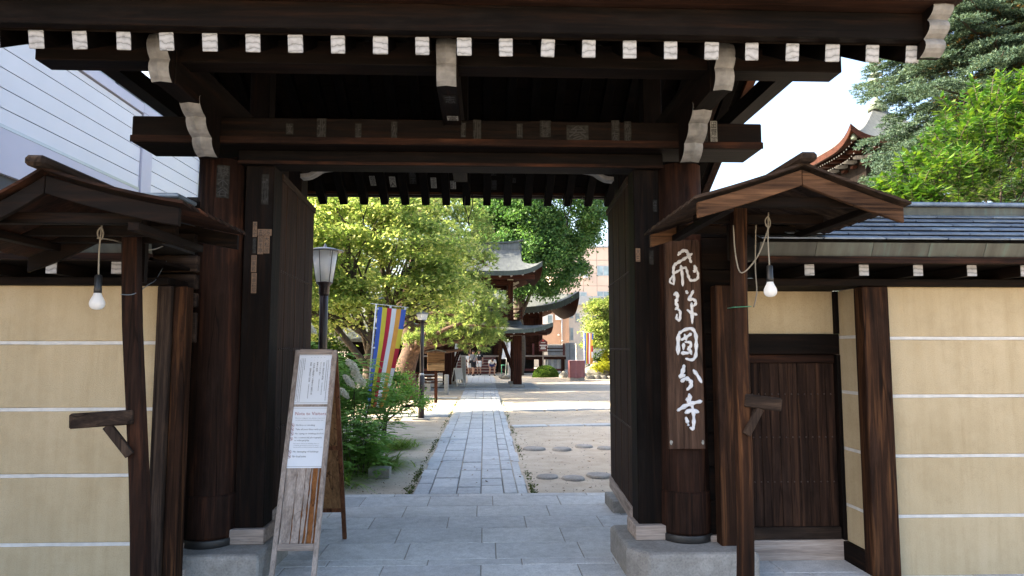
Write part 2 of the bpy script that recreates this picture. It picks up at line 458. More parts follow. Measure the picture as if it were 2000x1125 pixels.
M['post_brown'] = plain('brown_enamel_post', (0.028,0.017,0.016), 0.32, 0.2, 8)
M['lampcap'] = plain('grey_enamel_cap', (0.16,0.16,0.165), 0.35, 0.12, 6)
def mk_opal():
    t = NT('opal_glass'); t.done((0.90,0.90,0.89), 0.3)
    tr = t.n('ShaderNodeBsdfTranslucent'); tr.inputs['Color'].default_value = (0.92,0.92,0.91,1)
    mx = t.n('ShaderNodeMixShader'); mx.inputs[0].default_value = 0.45
    t.l(t.b.outputs[0], mx.inputs[1]); t.l(tr.outputs[0], mx.inputs[2]); t.l(mx.outputs[0], t.out.inputs['Surface'])
    return t.m
M['opal'] = mk_opal()
M['black'] = plain('black_plastic', (0.012,0.012,0.012), 0.4, 0.2)
M['iron'] = plain('black_iron', (0.018,0.017,0.016), 0.5, 0.3)
M['cord'] = plain('grey_cord', (0.24,0.22,0.18), 0.7, 0.1)
M['rope_blue'] = plain('blue_grey_wire', (0.14,0.18,0.21), 0.6, 0.1)
M['white_plastic'] = plain('white_plastic', (0.72,0.72,0.71), 0.35, 0.06)
M['paper'] = plain('laminated_paper', (0.72,0.74,0.78), 0.25, 0.04, 3)
M['slip_white'] = plain('faded_paper_slip', (0.24,0.235,0.215), 0.8, 0.4, 40, spec=0.1)
M['slip_dim'] = plain('dark_paper_slip', (0.026,0.025,0.023), 0.9, 0.5, 40, spec=0.03)  # much darker slip colour that leaves the lettering faint
M['slip_tan'] = plain('tan_paper_slip', (0.15,0.092,0.055), 0.8, 0.2, 30)
M['ink'] = plain('black_ink', (0.012,0.011,0.011), 0.6, 0.1)
M['ink_soft'] = plain('grey_print', (0.16,0.16,0.17), 0.6, 0.1)
M['ink_red'] = plain('dark_red_print', (0.30,0.05,0.05), 0.5, 0.1)
M['tanprint'] = plain('pale_brown_print', (0.40,0.30,0.22), 0.7, 0.2)
M['brush_white'] = plain('thick_white_lacquer', (0.62,0.64,0.68), 0.5, 0.10, 25, bump=0.3)
M['flag_blue'] = plain('flag_blue', (0.06,0.13,0.50), 0.75, 0.06)
M['flag_yellow'] = plain('flag_yellow', (0.72,0.60,0.05), 0.75, 0.05)
M['flag_red'] = plain('flag_red', (0.55,0.02,0.045), 0.75, 0.05)
M['flag_white'] = plain('flag_white', (0.78,0.78,0.80), 0.75, 0.04)
M['flag_orange'] = plain('flag_orange', (0.78,0.36,0.06), 0.75, 0.05)
M['siding'] = plain('pale_blue_siding', (0.62,0.61,0.645), 0.55, 0.05, 0.7)
M['siding_trim'] = plain('lilac_grey_trim', (0.46,0.44,0.52), 0.5, 0.05, 1)
M['siding_gap'] = plain('dark_siding_joint', (0.06,0.06,0.065), 0.8, 0.1)
M['siding_grey'] = plain('grey_block_cladding', (0.30,0.33,0.38), 0.7, 0.14, 18)
M['beige'] = plain('beige_wall_panel', (0.55,0.43,0.35), 0.7, 0.05, 0.5)
M['beige_joint'] = plain('panel_joint', (0.36,0.28,0.23), 0.8, 0.05)
M['tan_wall'] = plain('salmon_tan_wall', (0.42,0.27,0.185), 0.8, 0.08, 2)
M['pale_wall'] = plain('pale_render_wall', (0.60,0.56,0.50), 0.8, 0.08, 2)
M['alu'] = plain('aluminium_frame', (0.42,0.43,0.44), 0.35, 0.05, metal=0.4)
M['glass'] = plain('window_glass', (0.24,0.32,0.36), 0.06, 0.3, 1.2, spec=0.8)
M['curtain'] = plain('pale_curtain', (0.60,0.63,0.62), 0.8, 0.1, 6)
M['maroon'] = plain('maroon_sheet', (0.17,0.06,0.065), 0.5, 0.12, 5)
M['board_red'] = plain('dark_red_board', (0.10,0.018,0.016), 0.5, 0.15)
M['bright_red'] = plain('red_paint', (0.45,0.03,0.03), 0.5, 0.1)
M['green_paint'] = plain('green_pipe', (0.04,0.22,0.13), 0.45, 0.1)
M['skin'] = plain('skin', (0.44,0.24,0.16), 0.55, 0.08)
M['hair'] = plain('black_hair', (0.010,0.009,0.009), 0.45, 0.2)
M['cloth_grey'] = plain('grey_cotton', (0.26,0.25,0.25), 0.85, 0.12)
M['cloth_black'] = plain('black_cotton', (0.014,0.014,0.017), 0.85, 0.2)
M['cloth_white'] = plain('white_cotton', (0.74,0.74,0.74), 0.85, 0.06)
M['cloth_navy'] = plain('navy_cotton', (0.018,0.03,0.13), 0.85, 0.15)
M['void'] = plain('shade_fill', (0.012,0.010,0.009), 0.9, 0.2)  # near-black fill that puts the shade of gaps and openings into colour
M['soffit'] = plain('dark_roof_board', (0.006,0.0042,0.0033), 0.9, 0.4, 5, spec=0.05)  # near-black, dull colour for roof boards and eave decks
M['bronze'] = plain('green_bronze', (0.10,0.13,0.10), 0.5, 0.2)
M['copper_old'] = plain('dull_gilt_metal', (0.36,0.33,0.26), 0.5, 0.2)
M['nail'] = plain('rusty_nail', (0.045,0.03,0.025), 0.6, 0.2)
# ------------------------------------------------------------------ ground, paving, path
g = MB()
xs = [-400,-60,-20] + [x*0.5 for x in range(-24,33)] + [30,80,400]
ys = [-60,-10,2] + [y*0.5 for y in range(16,110)] + [70,120,500]
def gz(x, y):
    if 8.4 < y < 55 and -12 < x < 16.5:
        return -0.035 + 0.012*sin(x*1.9+y*0.7) + 0.010*sin(y*1.3-x*0.6)
    return -0.035
vs = [(x,y,gz(x,y)) for y in ys for x in xs]; nx = len(xs)
g.add(vs, [(j*nx+i, j*nx+i+1, (j+1)*nx+i+1, (j+1)*nx+i) for j in range(len(ys)-1) for i in range(nx-1)], True)
tag(g.build('ground', M['sand'], fix=False), kind='structure')

pv = MB().box(-5.5, 7.5, 1.0, 8.34, -0.30, -0.006)
pave = tag(pv.build('gate_pavement', M['mortar']), kind='structure')
rows = [8.34,8.19,7.70,7.21,6.76,6.26,5.79,5.63,5.14,4.65,4.16,3.66]
offs = [0.30,0.12,-0.13,0.30,-0.02,0.16,0.10,-0.05,0.28,-0.1,0.2]
for i in range(len(rows)-1):
    y1, y0 = rows[i]-0.004, rows[i+1]+0.004
    ln = 0.74 if i % 3 else 0.77
    x = -4.4 + offs[i]
    while x < 4.8:
        w = ln*random.uniform(0.96,1.04)
        if not (x < -5 or x > 6):
            b = MB().box(x+0.004, x+w-0.004, y0, y1, -0.08, random.uniform(-0.0015,0.0015))
            b.build('paving_slab', M['granite'], pave, bevel=0.004, origin=(x+w/2,(y0+y1)/2,0))
        x += w

ph = MB().box(-0.86, 0.54, 8.345, 29.3, -0.25, -0.034)
path = tag(ph.build('stone_path', M['mortar']), kind='structure')
cols = [-0.85,-0.66,-0.35,-0.06,0.24,0.40,0.535]
cols = [-0.85,-0.655,-0.33,-0.04,0.235,0.40,0.535]
rest = MB(); npiece = 0
for c in range(len(cols)-1):
    y = 8.352 + random.uniform(0,0.1)
    edge = c in (0, len(cols)-2)
    first = True
    while y < 29.2:
        L = random.uniform(0.42,0.80) if edge else random.uniform(0.28,0.62)
        if y + L > 29.25: L = 29.25 - y
        if first: y = 8.352; first = False
        x0, x1 = cols[c]+0.006, cols[c+1]-0.006
        if edge:
            jx = random.uniform(-0.018,0.018)
            if c == 0: x0 += jx
            else: x1 += jx
        z = random.uniform(-0.008,0.006) - (0.012 if edge else 0)
        g = 0.007
        jj = [random.uniform(-0.008,0.008) for _ in range(4)]
        b = MB(); top = [(x0,y+g+jj[0],z),(x1,y+g+jj[1],z+random.uniform(-.003,.003)),(x1,y+L-g+jj[2],z),(x0,y+L-g+jj[3],z)]
        low = [(p[0],p[1],-0.1) for p in top]
        b.add(low+top, [(0,3,2,1),(4,5,6,7),(0,1,5,4),(1,2,6,5),(2,3,7,6),(3,0,4,7)])
        if y < 24 and npiece < 290:
            b.build('path_slab', M['pathstone'], path, bevel=0.008, origin=((x0+x1)/2,y+L/2,0)); npiece += 1
        else:
            rest.v and None; rest.add(b.v, b.f)
        y += L
o = rest.build('far_path_slabs', M['pathstone'], path); o['kind'] = 'stuff'

# platform under the bell tower and the path beyond it
pl = MB().box(-3.05, 2.35, 29.3, 34.8, -0.25, 0.03)
plat = tag(pl.build('tower_pavement', M['concrete'], bevel=0.01), kind='structure')
for i in range(7):
    for j in range(2 if i % 2 else 3):
        n = 2 if i % 2 else 3
        w = 1.38/n
        MB().box(-0.86+j*w+.008, -0.86+(j+1)*w-.008, 29.34+i*.77, 29.34+(i+1)*.77-.016, 0.0, 0.036).build('tower_paving_slab', M['pathstone'], plat, bevel=0.006, origin=(-0.86+j*w+w/2, 29.7+i*.77, 0.03))
fp = MB()
def fpath(u, v):
    y = 34.8 + v*11.5
    cx = -0.16 - 0.45*max(0, v-0.35)**1.4
    return (cx + (u-0.5)*1.4*(1+0.25*v), y, -0.008)
fp.grid(fpath, 4, 12)
t = NT('far_slab_path'); v_ = t.coord((1,1,1), False)
br = t.n('ShaderNodeTexBrick'); br.inputs['Scale'].default_value = 1.0; br.inputs['Brick Width'].default_value = 0.7; br.inputs['Row Height'].default_value = 0.5
br.inputs['Mortar Size'].default_value = 0.02; br.inputs['Color1'].default_value = (0.33,0.34,0.35,1); br.inputs['Color2'].default_value = (0.38,0.39,0.40,1); br.inputs['Mortar'].default_value = (0.18,0.16,0.14,1)
t.l(v_, br.inputs['Vector'])
tag(fp.build('far_path', t.done(br.outputs['Color'], 0.8), fix=False), kind='structure')
MB().box(-9,9,46.6,48.2,-0.2,0.03).build('hall_kerb', M['concrete'], bevel=0.01)['kind'] = 'structure'

# kerb strips set flush in the sand
def strip(name, p0, p1, w, n, z=0.012):
    p0 = Vector(p0); p1 = Vector(p1)
    base = MB().beam(p0 - V(0,0,0.09), p1 - V(0,0,0.09), w*0.94, 0.17)
    o = tag(base.build(name, M['mortar']), kind='structure')
    for i in range(n):
        a = p0.lerp(p1, i/n + 0.004); b = p0.lerp(p1, (i+1)/n - 0.004)
        MB().beam(a - V(0,0,0.05-z+random.uniform(-.006,.006)), b - V(0,0,0.05-z), w, 0.10).build('kerb_stone', M['pathstone'], o, bevel=0.008, origin=(a+b)/2)
strip('kerb_strip', (0.60,15.6,-0.012), (7.2,16.45,-0.012), 0.30, 8)
strip('kerb_strip', (0.72,19.6,-0.012), (8.3,20.9,-0.012), 0.30, 8)
strip('kerb_strip', (-0.95,18.5,-0.012), (-4.6,17.3,-0.012), 0.50, 5)
strip('kerb_strip', (-0.95,24.6,-0.012), (-5.2,24.6,-0.012), 0.45, 5)

def blob_stone(c, rx, ry, h, n=14, seed=0, tilt=0.0):
    r = random.Random(seed); mb = MB(); prof = [(1.0,-0.06),(1.02,0.0),(0.97,h*0.7),(0.86,h),(0.45,h*1.06),(0.02,h*1.04)]
    ph_ = [r.uniform(0.86,1.12) for _ in range(n)]
    rad = [(ph_[k]+ph_[(k+1)%n]+ph_[k-1])/3 for k in range(n)]
    vs = []
    for q,z in prof:
        for k in range(n):
            a = 2*pi*k/n
            vs.append((c[0]+rx*q*rad[k]*cos(a), c[1]+ry*q*rad[k]*sin(a), c[2]+z+tilt*cos(a)*q*rx+r.uniform(-.003,.003)))
    fs = [(i*n+k, i*n+(k+1)%n, (i+1)*n+(k+1)%n, (i+1)*n+k) for i in range(len(prof)-1) for k in range(n)]
    fs.append(tuple(range((len(prof)-1)*n, len(prof)*n)))
    return mb.add(vs, fs, True)
steps = [((1043,873),0.24,0.22,'long flat stepping stone nearest the path in the far curved row'),
         ((1098,874),0.21,0.20,'second stepping stone from the path in the far row, with domed top'),
         ((1140,869),0.20,0.2,'farthest stepping stone, set back behind the far row'),
         ((1183,873),0.20,0.2,'stepping stone of the far row beside the open right door'),
         ((1068,925),0.19,0.21,'dark round stepping stone of the near row, closest to the path'),
         ((1119,928),0.20,0.22,'middle dark stepping stone of the near row of three'),
         ((1169,923),0.215,0.22,'dark stepping stone of the near row beside the open right door')]
for i, ((px,py),rx,ry,lab) in enumerate(steps):
    Yd = 1.72*1345/(py-682); p = at(px, py, Yd)
    o = blob_stone((p.x, Yd, -0.03), rx*0.82, ry*0.85, 0.034 if i < 4 else 0.024, 16, 40+i).build('stepping_stone', M['basestone'], origin=(p.x,Yd,-0.03))
    tag(o, lab, 'stepping stone', 'stepping stones in the sand')
p = at(745, 917, 9.6)
tag(MB().box(p.x-0.16,p.x+0.12,9.5,9.72,-0.04,0.10).jit(0.006).build('kerb_block', M['basestone'], bevel=0.008, origin=(p.x,9.6,-0.035)), 'short grey kerb block lying in the sand before the striped grass', 'stone block')
# ------------------------------------------------------------------ the gate
GX = -0.26
gate = thing('temple_gate', (GX, 6.4, 0), 'dark timber temple gate with white rafter ends and open plank doors', 'gate')
PX = (GX-1.86, GX+1.86)

def nose(cx, w, prof, ridge=0.02):
    """carved beam end: prof (y,z) from top to bottom, facing -y, closed backwards"""
    mb = MB(); yb = max(p[0] for p in prof) + 0.03
    n = len(prof); vs = []
    for y,z in prof: vs += [(cx-w/2,y,z),(cx,y-ridge,z),(cx+w/2,y,z)]
    fs = []
    for i in range(n-1):
        for k in (0,1): fs.append((3*i+k, 3*i+k+1, 3*i+4+k, 3*i+3+k))
    mb.add(vs, fs); mb.nf = len(mb.f)
    # sides
    for sx in (-w/2, w/2):
        vs = []
        for y,z in prof: vs += [(cx+sx,y,z),(cx+sx,yb,z)]
        mb.add(vs, [(2*i,2*i+1,2*i+3,2*i+2) for i in range(n-1)])
    t_, b_ = prof[0], prof[-1]
    mb.quad((cx-w/2,t_[0],t_[1]),(cx+w/2,t_[0],t_[1]),(cx+w/2,yb,t_[1]),(cx-w/2,yb,t_[1]))
    mb.quad((cx-w/2,b_[0],b_[1]),(cx+w/2,b_[0],b_[1]),(cx+w/2,yb,b_[1]),(cx-w/2,yb,b_[1]))
    return mb
def put_nose(mb, par):
    o = mb.build('carved_nose', M['white_nose'], par); o.data.materials.append(M['wood_z'])
    o.data.polygons.foreach_set('material_index', [0 if i < mb.nf else 1 for i in range(len(mb.f))]); return o
def scallop(y0, z0, y1, z1, lobes, depth, k=5):
    """lobed line from (y0,z0) to (y1,z1)"""
    pts = []
    dy, dz = (y1-y0)/lobes, (z1-z0)/lobes
    L = math.hypot(dy, dz); ny, nz = -abs(dz)/L, -abs(dy)/L*0.3
    for l in range(lobes):
        for j in range(k+(l==lobes-1)):
            t = j/k; bulge = depth*sin(pi*t)**0.8
            pts.append((y0+dy*(l+t)+ny*bulge, z0+dz*(l+t)+nz*bulge))
    return pts

# pillars, foot bands, base stones
for i, x in enumerate(PX):
    bs = MB()
    x0, x1 = (-2.50,-1.63) if i == 0 else (1.07,2.02)
    poly = [(x0,5.20),(x1-0.0,5.20),(x1,5.98),(x0,5.98)] if i == 0 else [(x0+0.13,5.12),(x1,5.12),(x1,5.98),(x0,5.98),(x0,5.30)]
    n = len(poly); zt = 0.215; mid = 0.13
    vs = [(a*1+(0.0 if 1 else 0),b,-0.05) for a,b in poly] + [(a,b,zt-0.02) for a,b in poly]
    cxm = sum(p[0] for p in poly)/n; cym = sum(p[1] for p in poly)/n
    vs += [(cxm+(a-cxm)*0.955, cym+(b-cym)*0.95, zt) for a,b in poly]
    fs = [(k,(k+1)%n,n+(k+1)%n,n+k) for k in range(n)] + [(n+k,n+(k+1)%n,2*n+(k+1)%n,2*n+k) for k in range(n)] + [tuple(range(2*n,3*n))]
    bs.add(vs, fs).build('base_stone', M['basestone'], gate, bevel=0.012)
    prof = [(0.195,0.215),(0.197,0.225),(0.196,0.8),(0.190,1.6),(0.184,2.4),(0.178,3.2)]
    pm = MB().lathe(prof, (x,5.56,0), 32)
    pil = pm.build('pillar', M['red_z'], gate)
    MB().lathe([(0.206,0.216),(0.209,0.222),(0.209,0.268),(0.205,0.274)], (x,5.56,0), 32).build('foot_band', M['iron'], pil)
    MB().lathe([(0.2025,0.275),(0.2035,0.30),(0.2035,0.58),(0.1995,0.60)], (x,5.56,0), 32).build('foot_sleeve', M['red_z'], pil)
# jamb posts and blocks
JX = ((-1.925,-1.70),(1.215,1.43))
for x0,x1 in JX:
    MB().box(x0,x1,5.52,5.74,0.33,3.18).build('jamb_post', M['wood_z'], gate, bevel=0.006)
    MB().box(x0-0.035,x1+0.02,5.47,5.80,0.216,0.328).build('foot_block', M['pale_x'], gate, bevel=0.006)
# rear pillars
for x in PX:
    MB().box(x-0.13,x+0.13,7.42,7.68,0.12,3.9).build('rear_post', M['wood_z'], gate, bevel=0.008)
    MB().box(x-0.26,x+0.26,7.30,7.80,-0.05,0.12).build('rear_base_stone', M['basestone'], gate, bevel=0.01)
    MB().box(x-0.05,x+0.05,5.74,7.44,2.35,2.52).build('tie_beam', M['wood_y'], gate, bevel=0.005)
    # closing boards between front and rear posts, outside the door leaves
# main beam and lintel
bm_ = MB().box(GX-2.47, GX+2.47, 5.30, 5.70, 3.29, 3.50)
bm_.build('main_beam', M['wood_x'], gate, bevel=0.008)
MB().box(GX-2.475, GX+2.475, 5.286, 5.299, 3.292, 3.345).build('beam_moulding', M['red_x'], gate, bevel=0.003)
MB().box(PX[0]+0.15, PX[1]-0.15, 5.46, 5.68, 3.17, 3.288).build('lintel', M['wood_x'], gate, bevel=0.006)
MB().box(PX[0]+0.15, PX[1]-0.15, 5.448, 5.459, 3.172, 3.196).build('lintel_lip', M['red_x'], gate)
MB().box(GX-2.3, GX+2.3, 7.45, 7.65, 3.90, 4.15).build('rear_beam', M['wood_x'], gate, bevel=0.006)
# upper arms with carved noses, lower arms
def arm(cx, w, z0, z1, y0, y1, prof, mat='wood_y'):
    a = MB().box(cx-w/2, cx+w/2, y0, y1, z0, z1).build('bracket_arm', M[mat], gate, bevel=0.005)
    put_nose(nose(cx, w-0.01, prof), a)
    return a
for cx in (PX[0], GX, PX[1]):
    pr = [(4.40,3.74)] + scallop(4.385,3.72,4.46,3.44,2,0.035)
    arm(cx, 0.14, 3.455, 3.75, 4.50, 7.15, pr)
for cx in PX:
    pr = [(4.90,3.52)] + scallop(4.88,3.505,5.24,3.16,3,0.05)
    a = MB().prism([(5.03,3.455),(5.30,3.455),(5.30,3.20)], lambda u,v,x: (x,u,v), cx-0.065, cx+0.065)
    ob = a.build('lower_bracket', M['wood_y'], gate)
    put_nose(nose(cx, 0.145, pr, 0.03), ob)
# small rear noses at the lintel ends, inside
for cx, s in ((JX[0][1]+0.02, 1), (JX[1][0]-0.02, -1)):
    pts = catmull([(cx+s*0.03,0,3.225),(cx+s*0.10,0,3.235),(cx+s*0.16,0,3.265),(cx+s*0.22,0,3.30),(cx+s*0.34,0,3.315)], 4)
    mb = MB()
    for i in range(len(pts)-1):
        a, b = pts[i], pts[i+1]
        mb.quad((a.x,6.1,a.z),(b.x,6.1,b.z),(b.x,6.1,b.z+0.034),(a.x,6.1,a.z+0.034)); mb.quad((a.x,6.1,a.z),(b.x,6.1,b.z),(b.x,6.22,b.z),(a.x,6.22,a.z))
        mb.quad((a.x,6.22,a.z),(b.x,6.22,b.z),(b.x,6.22,b.z+0.034),(a.x,6.22,a.z+0.034)); mb.quad((a.x,6.1,a.z+0.034),(b.x,6.1,b.z+0.034),(b.x,6.22,b.z+0.034),(a.x,6.22,a.z+0.034))
    mb.build('carved_corner', M['white_nose'], gate)
    MB().box(min(cx,cx+s*0.4),max(cx,cx+s*0.4),6.105,6.215,3.37,3.46).build('corner_bracket', M['wood_x'], gate)
# purlins
MB().box(GX-2.74, GX+2.74, 4.55, 4.73, 3.62, 3.785).build('front_purlin', M['wood_x'], gate, bevel=0.006)
MB().box(GX-2.9, GX+2.9, 6.36, 6.58, 4.62, 4.80).build('ridge_beam', M['wood_x'], gate, bevel=0.006)
for cx in (PX[0], GX, PX[1]):
    MB().box(cx-0.09, cx+0.09, 6.38, 6.56, 3.75, 4.62).build('strut', M['wood_z'], gate, bevel=0.005)
# roof planes
SL = 0.56; YF, YR, YM = 4.20, 8.78, 6.47
def zf(y): return 3.54 + (y-YF)*SL           # underside of front rafters
def zr(y): return 3.545 + (YR-y)*SL
RH, RW = 0.110, 0.088
rm = MB().prism([(YF,zf(YF)),(YM,zf(YM)),(YM,zf(YM)+RH),(YF-0.02,zf(YF)+RH)], lambda u,v,x: (x,u-YF,v-3.54), -RW/2, RW/2).mesh('rafter', M['shade_y'])
em = MB().add([(-RW/2-.001,-0.003,0.0),(RW/2+.001,-0.003,0.0),(RW/2+.001,-0.023,RH),(-RW/2-.001,-0.023,RH),(-RW/2-.001,0.006,0.004),(RW/2+.001,0.006,0.004),(RW/2+.001,-0.014,RH+.002),(-RW/2-.001,-0.014,RH+.002)],
              [(0,1,2,3),(4,7,6,5),(0,4,5,1),(1,5,6,2),(2,6,7,3),(3,7,4,0)]).mesh('rafter_end', M['white_end'])
SP = 0.2625; nr = 12
for k in range(-nr, nr):
    x = GX + 0.13 + SP*k - 0.005
    r = put(rm, 'rafter', gate, (x, YF, 3.54)); bev(r, 0.004)
    e = bpy.data.objects.new('rafter_end', em); COL.objects.link(e); e.parent = r
    e.rotation_euler = (0, R(random.uniform(-2,2)), 0); bev(e, 0.005); r.rotation_euler = (R(random.uniform(-.25,.25)), 0, R(random.uniform(-.3,.3))); r.scale = (random.uniform(0.94,1.05),1,1)
r2 = MB().prism([(YM,zr(YM)),(YR,zr(YR)),(YR+0.02,zr(YR)+RH),(YM,zr(YM)+RH)], lambda u,v,x: (x,u-YR,v-3.545), -0.05, 0.05).mesh('rafter', M['shade_y'])
for k in range(-11, 12):
    o = put(r2, 'rafter', gate, (GX + 0.02 + 0.262*k, YR, 3.545)); bev(o, 0.004)
# roof boards above the rafters, one by one
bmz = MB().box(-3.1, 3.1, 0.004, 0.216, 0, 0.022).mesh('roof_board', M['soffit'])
def deck(y0, z0, y1, z1, n):
    for i in range(n):
        t0 = i/n; y = y0+(y1-y0)*t0; z = z0+(z1-z0)*t0
        put(bmz, 'roof_board', gate, (GX, y, z), (math.atan2(z1-z0, y1-y0), 0, 0) if y1 > y0 else (0,0,0))
nb = 12
L = math.hypot(YM-YF, zf(YM)-zf(YF)); ang = math.atan(SL)
nb = int(L/0.22)+1
for i in range(nb):
    d = i*0.22
    put(bmz, 'roof_board', gate, (GX, YF+d*cos(ang), zf(YF)+RH+0.004+d*sin(ang)), (ang,0,0))
    put(bmz, 'roof_board', gate, (GX, YR-d*cos(ang), zr(YR)+RH+0.004+d*sin(ang)), (ang,0,pi))
# eave fascias
MB().box(GX-3.1, GX+3.12, 4.115, 4.19, 3.663, 3.835).build('eave_fascia', M['wood_x'], gate, bevel=0.004)
MB().box(GX-3.16, GX+3.2, 3.96, 4.16, 3.837, 3.90).build('eave_board', M['red_x'], gate, bevel=0.004)
MB().box(GX-3.2, GX+3.26, 3.80, 4.10, 3.902, 3.99).build('eave_board', M['wood_x'], gate, bevel=0.004)
MB().box(GX-3.0, GX+3.0, 8.70, 8.76, 3.672, 3.80).build('rear_fascia', M['orange_x'], gate, bevel=0.004)
MB().box(GX-3.0, GX+3.0, 8.80, 8.90, 3.668, 3.78).build('rear_eave_board', M['wood_x'], gate, bevel=0.004)
# roof covering (bark-like thick roof, two slopes and ridge box)
rc = MB()
rc.prism([(3.78,3.992),(YM,5.24),(9.12,3.86),(9.12,4.02),(YM,5.52),(3.76,4.15)], lambda u,v,x: (x,u,v), GX-3.2, GX+3.24)
rc.build('roof_covering', M['patina'], gate)
MB().box(GX-3.05, GX+3.05, YM-0.2, YM+0.2, 5.40, 5.78).build('roof_ridge', M['patina'], gate, bevel=0.02)
# verge boards with lobed white ends
for s in (-1, 1):
    x = GX + s*3.105
    pts = [(4.16,3.62),(YM,4.86),(8.86,3.60),(8.86,3.80),(YM,5.20),(4.16,3.90)]
    vb = MB().prism(pts, lambda u,v,a: (a,u,v), x-0.045, x+0.045).build('verge_board', M['red_y'], gate)
    pr = [(4.02,3.88)] + scallop(4.02,3.87,4.16,3.56,3,0.045)
    put_nose(nose(x, 0.13, pr, 0.012), vb)
    pr2 = [(6.95,4.80)] + scallop(6.94,4.79,7.06,4.56,2,0.03)
# gable purlin noses (rear)
for s in (-1, 1):
    x = GX + s*2.72
    a = MB().box(x-0.07,x+0.07,5.2,7.9,3.9,4.04).build('gable_tie', M['wood_y'], gate)
    MB().prism([(4.75,3.80),(YM,4.66),(8.75,3.5),(8.75,3.62),(YM,4.84),(4.75,3.92)], lambda u,v,q: (q,u,v), x-0.05, x+0.05).build('gable_rafter', M['red_y'], gate)
# door leaves: frame, planks, nails, bottom rail
nail = MB().lathe([(0.011,0),(0.010,0.004),(0.005,0.008),(0.001,0.009)], n=8).mesh('door_nail', M['nail'])
def leaf_door(hx, hy, ang_, side):
    """hinged at (hx,hy), extends backwards along +y"""
    Ln = 1.42
    d = Vector((sin(ang_), cos(ang_), 0)); nrm = Vector((d.y, -d.x, 0)) * (1 if side < 0 else -1)   # towards the opening
    base = Vector((hx, hy, 0))
    fr = MB()
    m = Matrix((d, nrm, V(0,0,1))).transposed()
    for zc, hgt in ((0.42,0.15),(1.7,0.14),(3.04,0.15)):
        fr.obox(base + d*Ln/2 - nrm*0.035 + V(0,0,zc), (Ln, 0.05, hgt), m)
    lf = fr.build('door_leaf', M['wood_y'], gate)
    npk = 7; w = Ln/npk
    for k in range(npk):
        c = base + d*(w*(k+0.5)) + nrm*(0.002*(k % 2)) + V(0,0,1.76)
        MB().obox(c, (w-0.005, 0.028, 2.72), m).build('plank', M['leaf_z'], lf, bevel=0.003, origin=c)
    MB().obox(base + d*(Ln/2) + nrm*0.006 + V(0,0,0.35), (Ln+0.01, 0.05, 0.115), m).build('bottom_rail', M['pale_y'], lf, bevel=0.005)
    MB().obox(base + d*(Ln/2) + nrm*0.006 + V(0,0,3.14), (Ln+0.01, 0.05, 0.06), m).build('top_rail', M['grey_y'], lf, bevel=0.005)
    rx = math.atan2(nrm.x, -nrm.y)
    rot = Matrix((Vector((d.x,d.y,0)), V(0,0,-1) if False else d.cross(nrm), nrm)).transposed()
    eul = Vector(nrm).to_track_quat('Z','Y').to_euler()
    for zc in (1.05, 1.7, 2.35):
        for k in range(18):
            p = base + d*(0.05+k*(Ln-0.1)/17) + nrm*0.016 + V(0,0,zc)
            put(nail, 'door_nail', lf, p, eul)
    return lf
leaf_door(JX[0][1]-0.02, 5.75, -0.055, -1)
leaf_door(JX[1][0]+0.02, 5.75, 0.055, 1)
# side closing boards between jamb and rear posts (outer sides), seen edge-on
# lantern hooks under the rear eave
for x in (GX-1.27, GX+0.05, GX+1.30):
    y = 8.62
    h = thing('eave_hook', (x, y, 3.67), {0:'black iron lantern hook hanging at the left of the rear eave', 1:'black iron lantern hook hanging at the middle of the rear eave', 2:'black iron lantern hook hanging at the right of the rear eave'}[[GX-1.27, GX+0.05, GX+1.30].index(x)], 'hook', 'iron hooks under the rear eave')
    for s in (-1, 1):
        MB().tube([(x+s*0.045,y,3.68),(x+s*0.05,y,3.52),(x+s*0.03,y,3.44),(x+s*0.006,y,3.36)], 0.006, 6).build('wire', M['iron'], h)
    MB().tube([(x,y,3.37),(x,y,3.27),(x+0.01,y,3.25)], 0.008, 6).build('shank', M['iron'], h)

# pasted paper slips
def slip(c, U, W, w, h, txt, paper='slip_white', ink='ink', tilt=0.0):
    U = Vector(U); W = Vector(W); N = U.cross(W)
    U2 = U*cos(tilt) + W*sin(tilt); W2 = W*cos(tilt) - U*sin(tilt)
    c = Vector(c) + N*0.003
    p = MB().quad(c-U2*w/2-W2*h/2, c+U2*w/2-W2*h/2, c+U2*w/2+W2*h/2, c-U2*w/2+W2*h/2)
    p.add([c-U2*w/2-W2*h/2-N*.002, c+U2*w/2-W2*h/2-N*.002, c+U2*w/2+W2*h/2-N*.002, c-U2*w/2+W2*h/2-N*.002], [(3,2,1,0)])
    o = p.build('paper_slip', M[paper], gate, fix=False)
    if txt:
        mb = MB(); fit_text(mb, '\n'.join(txt) if h > w else txt, c+N*0.0015, U2, W2, w*0.8, h*0.92)
        mb.build('lettering', M[ink], o, fix=False)
    return o
XU, ZU = (1,0,0), (0,0,1)
def slip_px(px, py, Y, wpx, hpx, txt, paper='slip_white', ink='ink', tilt=0.0):
    p = at(px, py, Y); k = Y/1345
    return slip(p, XU, ZU, wpx*k, hpx*k, txt, paper, ink, tilt)
# on the left jamb post (front face y=5.52)
slip_px(498,448,5.52,8,30,'木ん七','slip_tan'); slip_px(517,454,5.52,27,13,'古じら','slip_tan')
slip_px(509,479,5.52,11,35,'留半亭','slip_tan'); slip_px(521,478,5.52,11,34,'大松居','slip_tan')
slip_px(497,480,5.52,7,30,'金垣','slip_dim'); slip_px(496,515,5.52,10,33,'田家若','slip_tan'); slip_px(496,553,5.52,10,39,'平幸石部','slip_tan')
slip_px(518,370,5.52,14,60,'加','slip_dim')
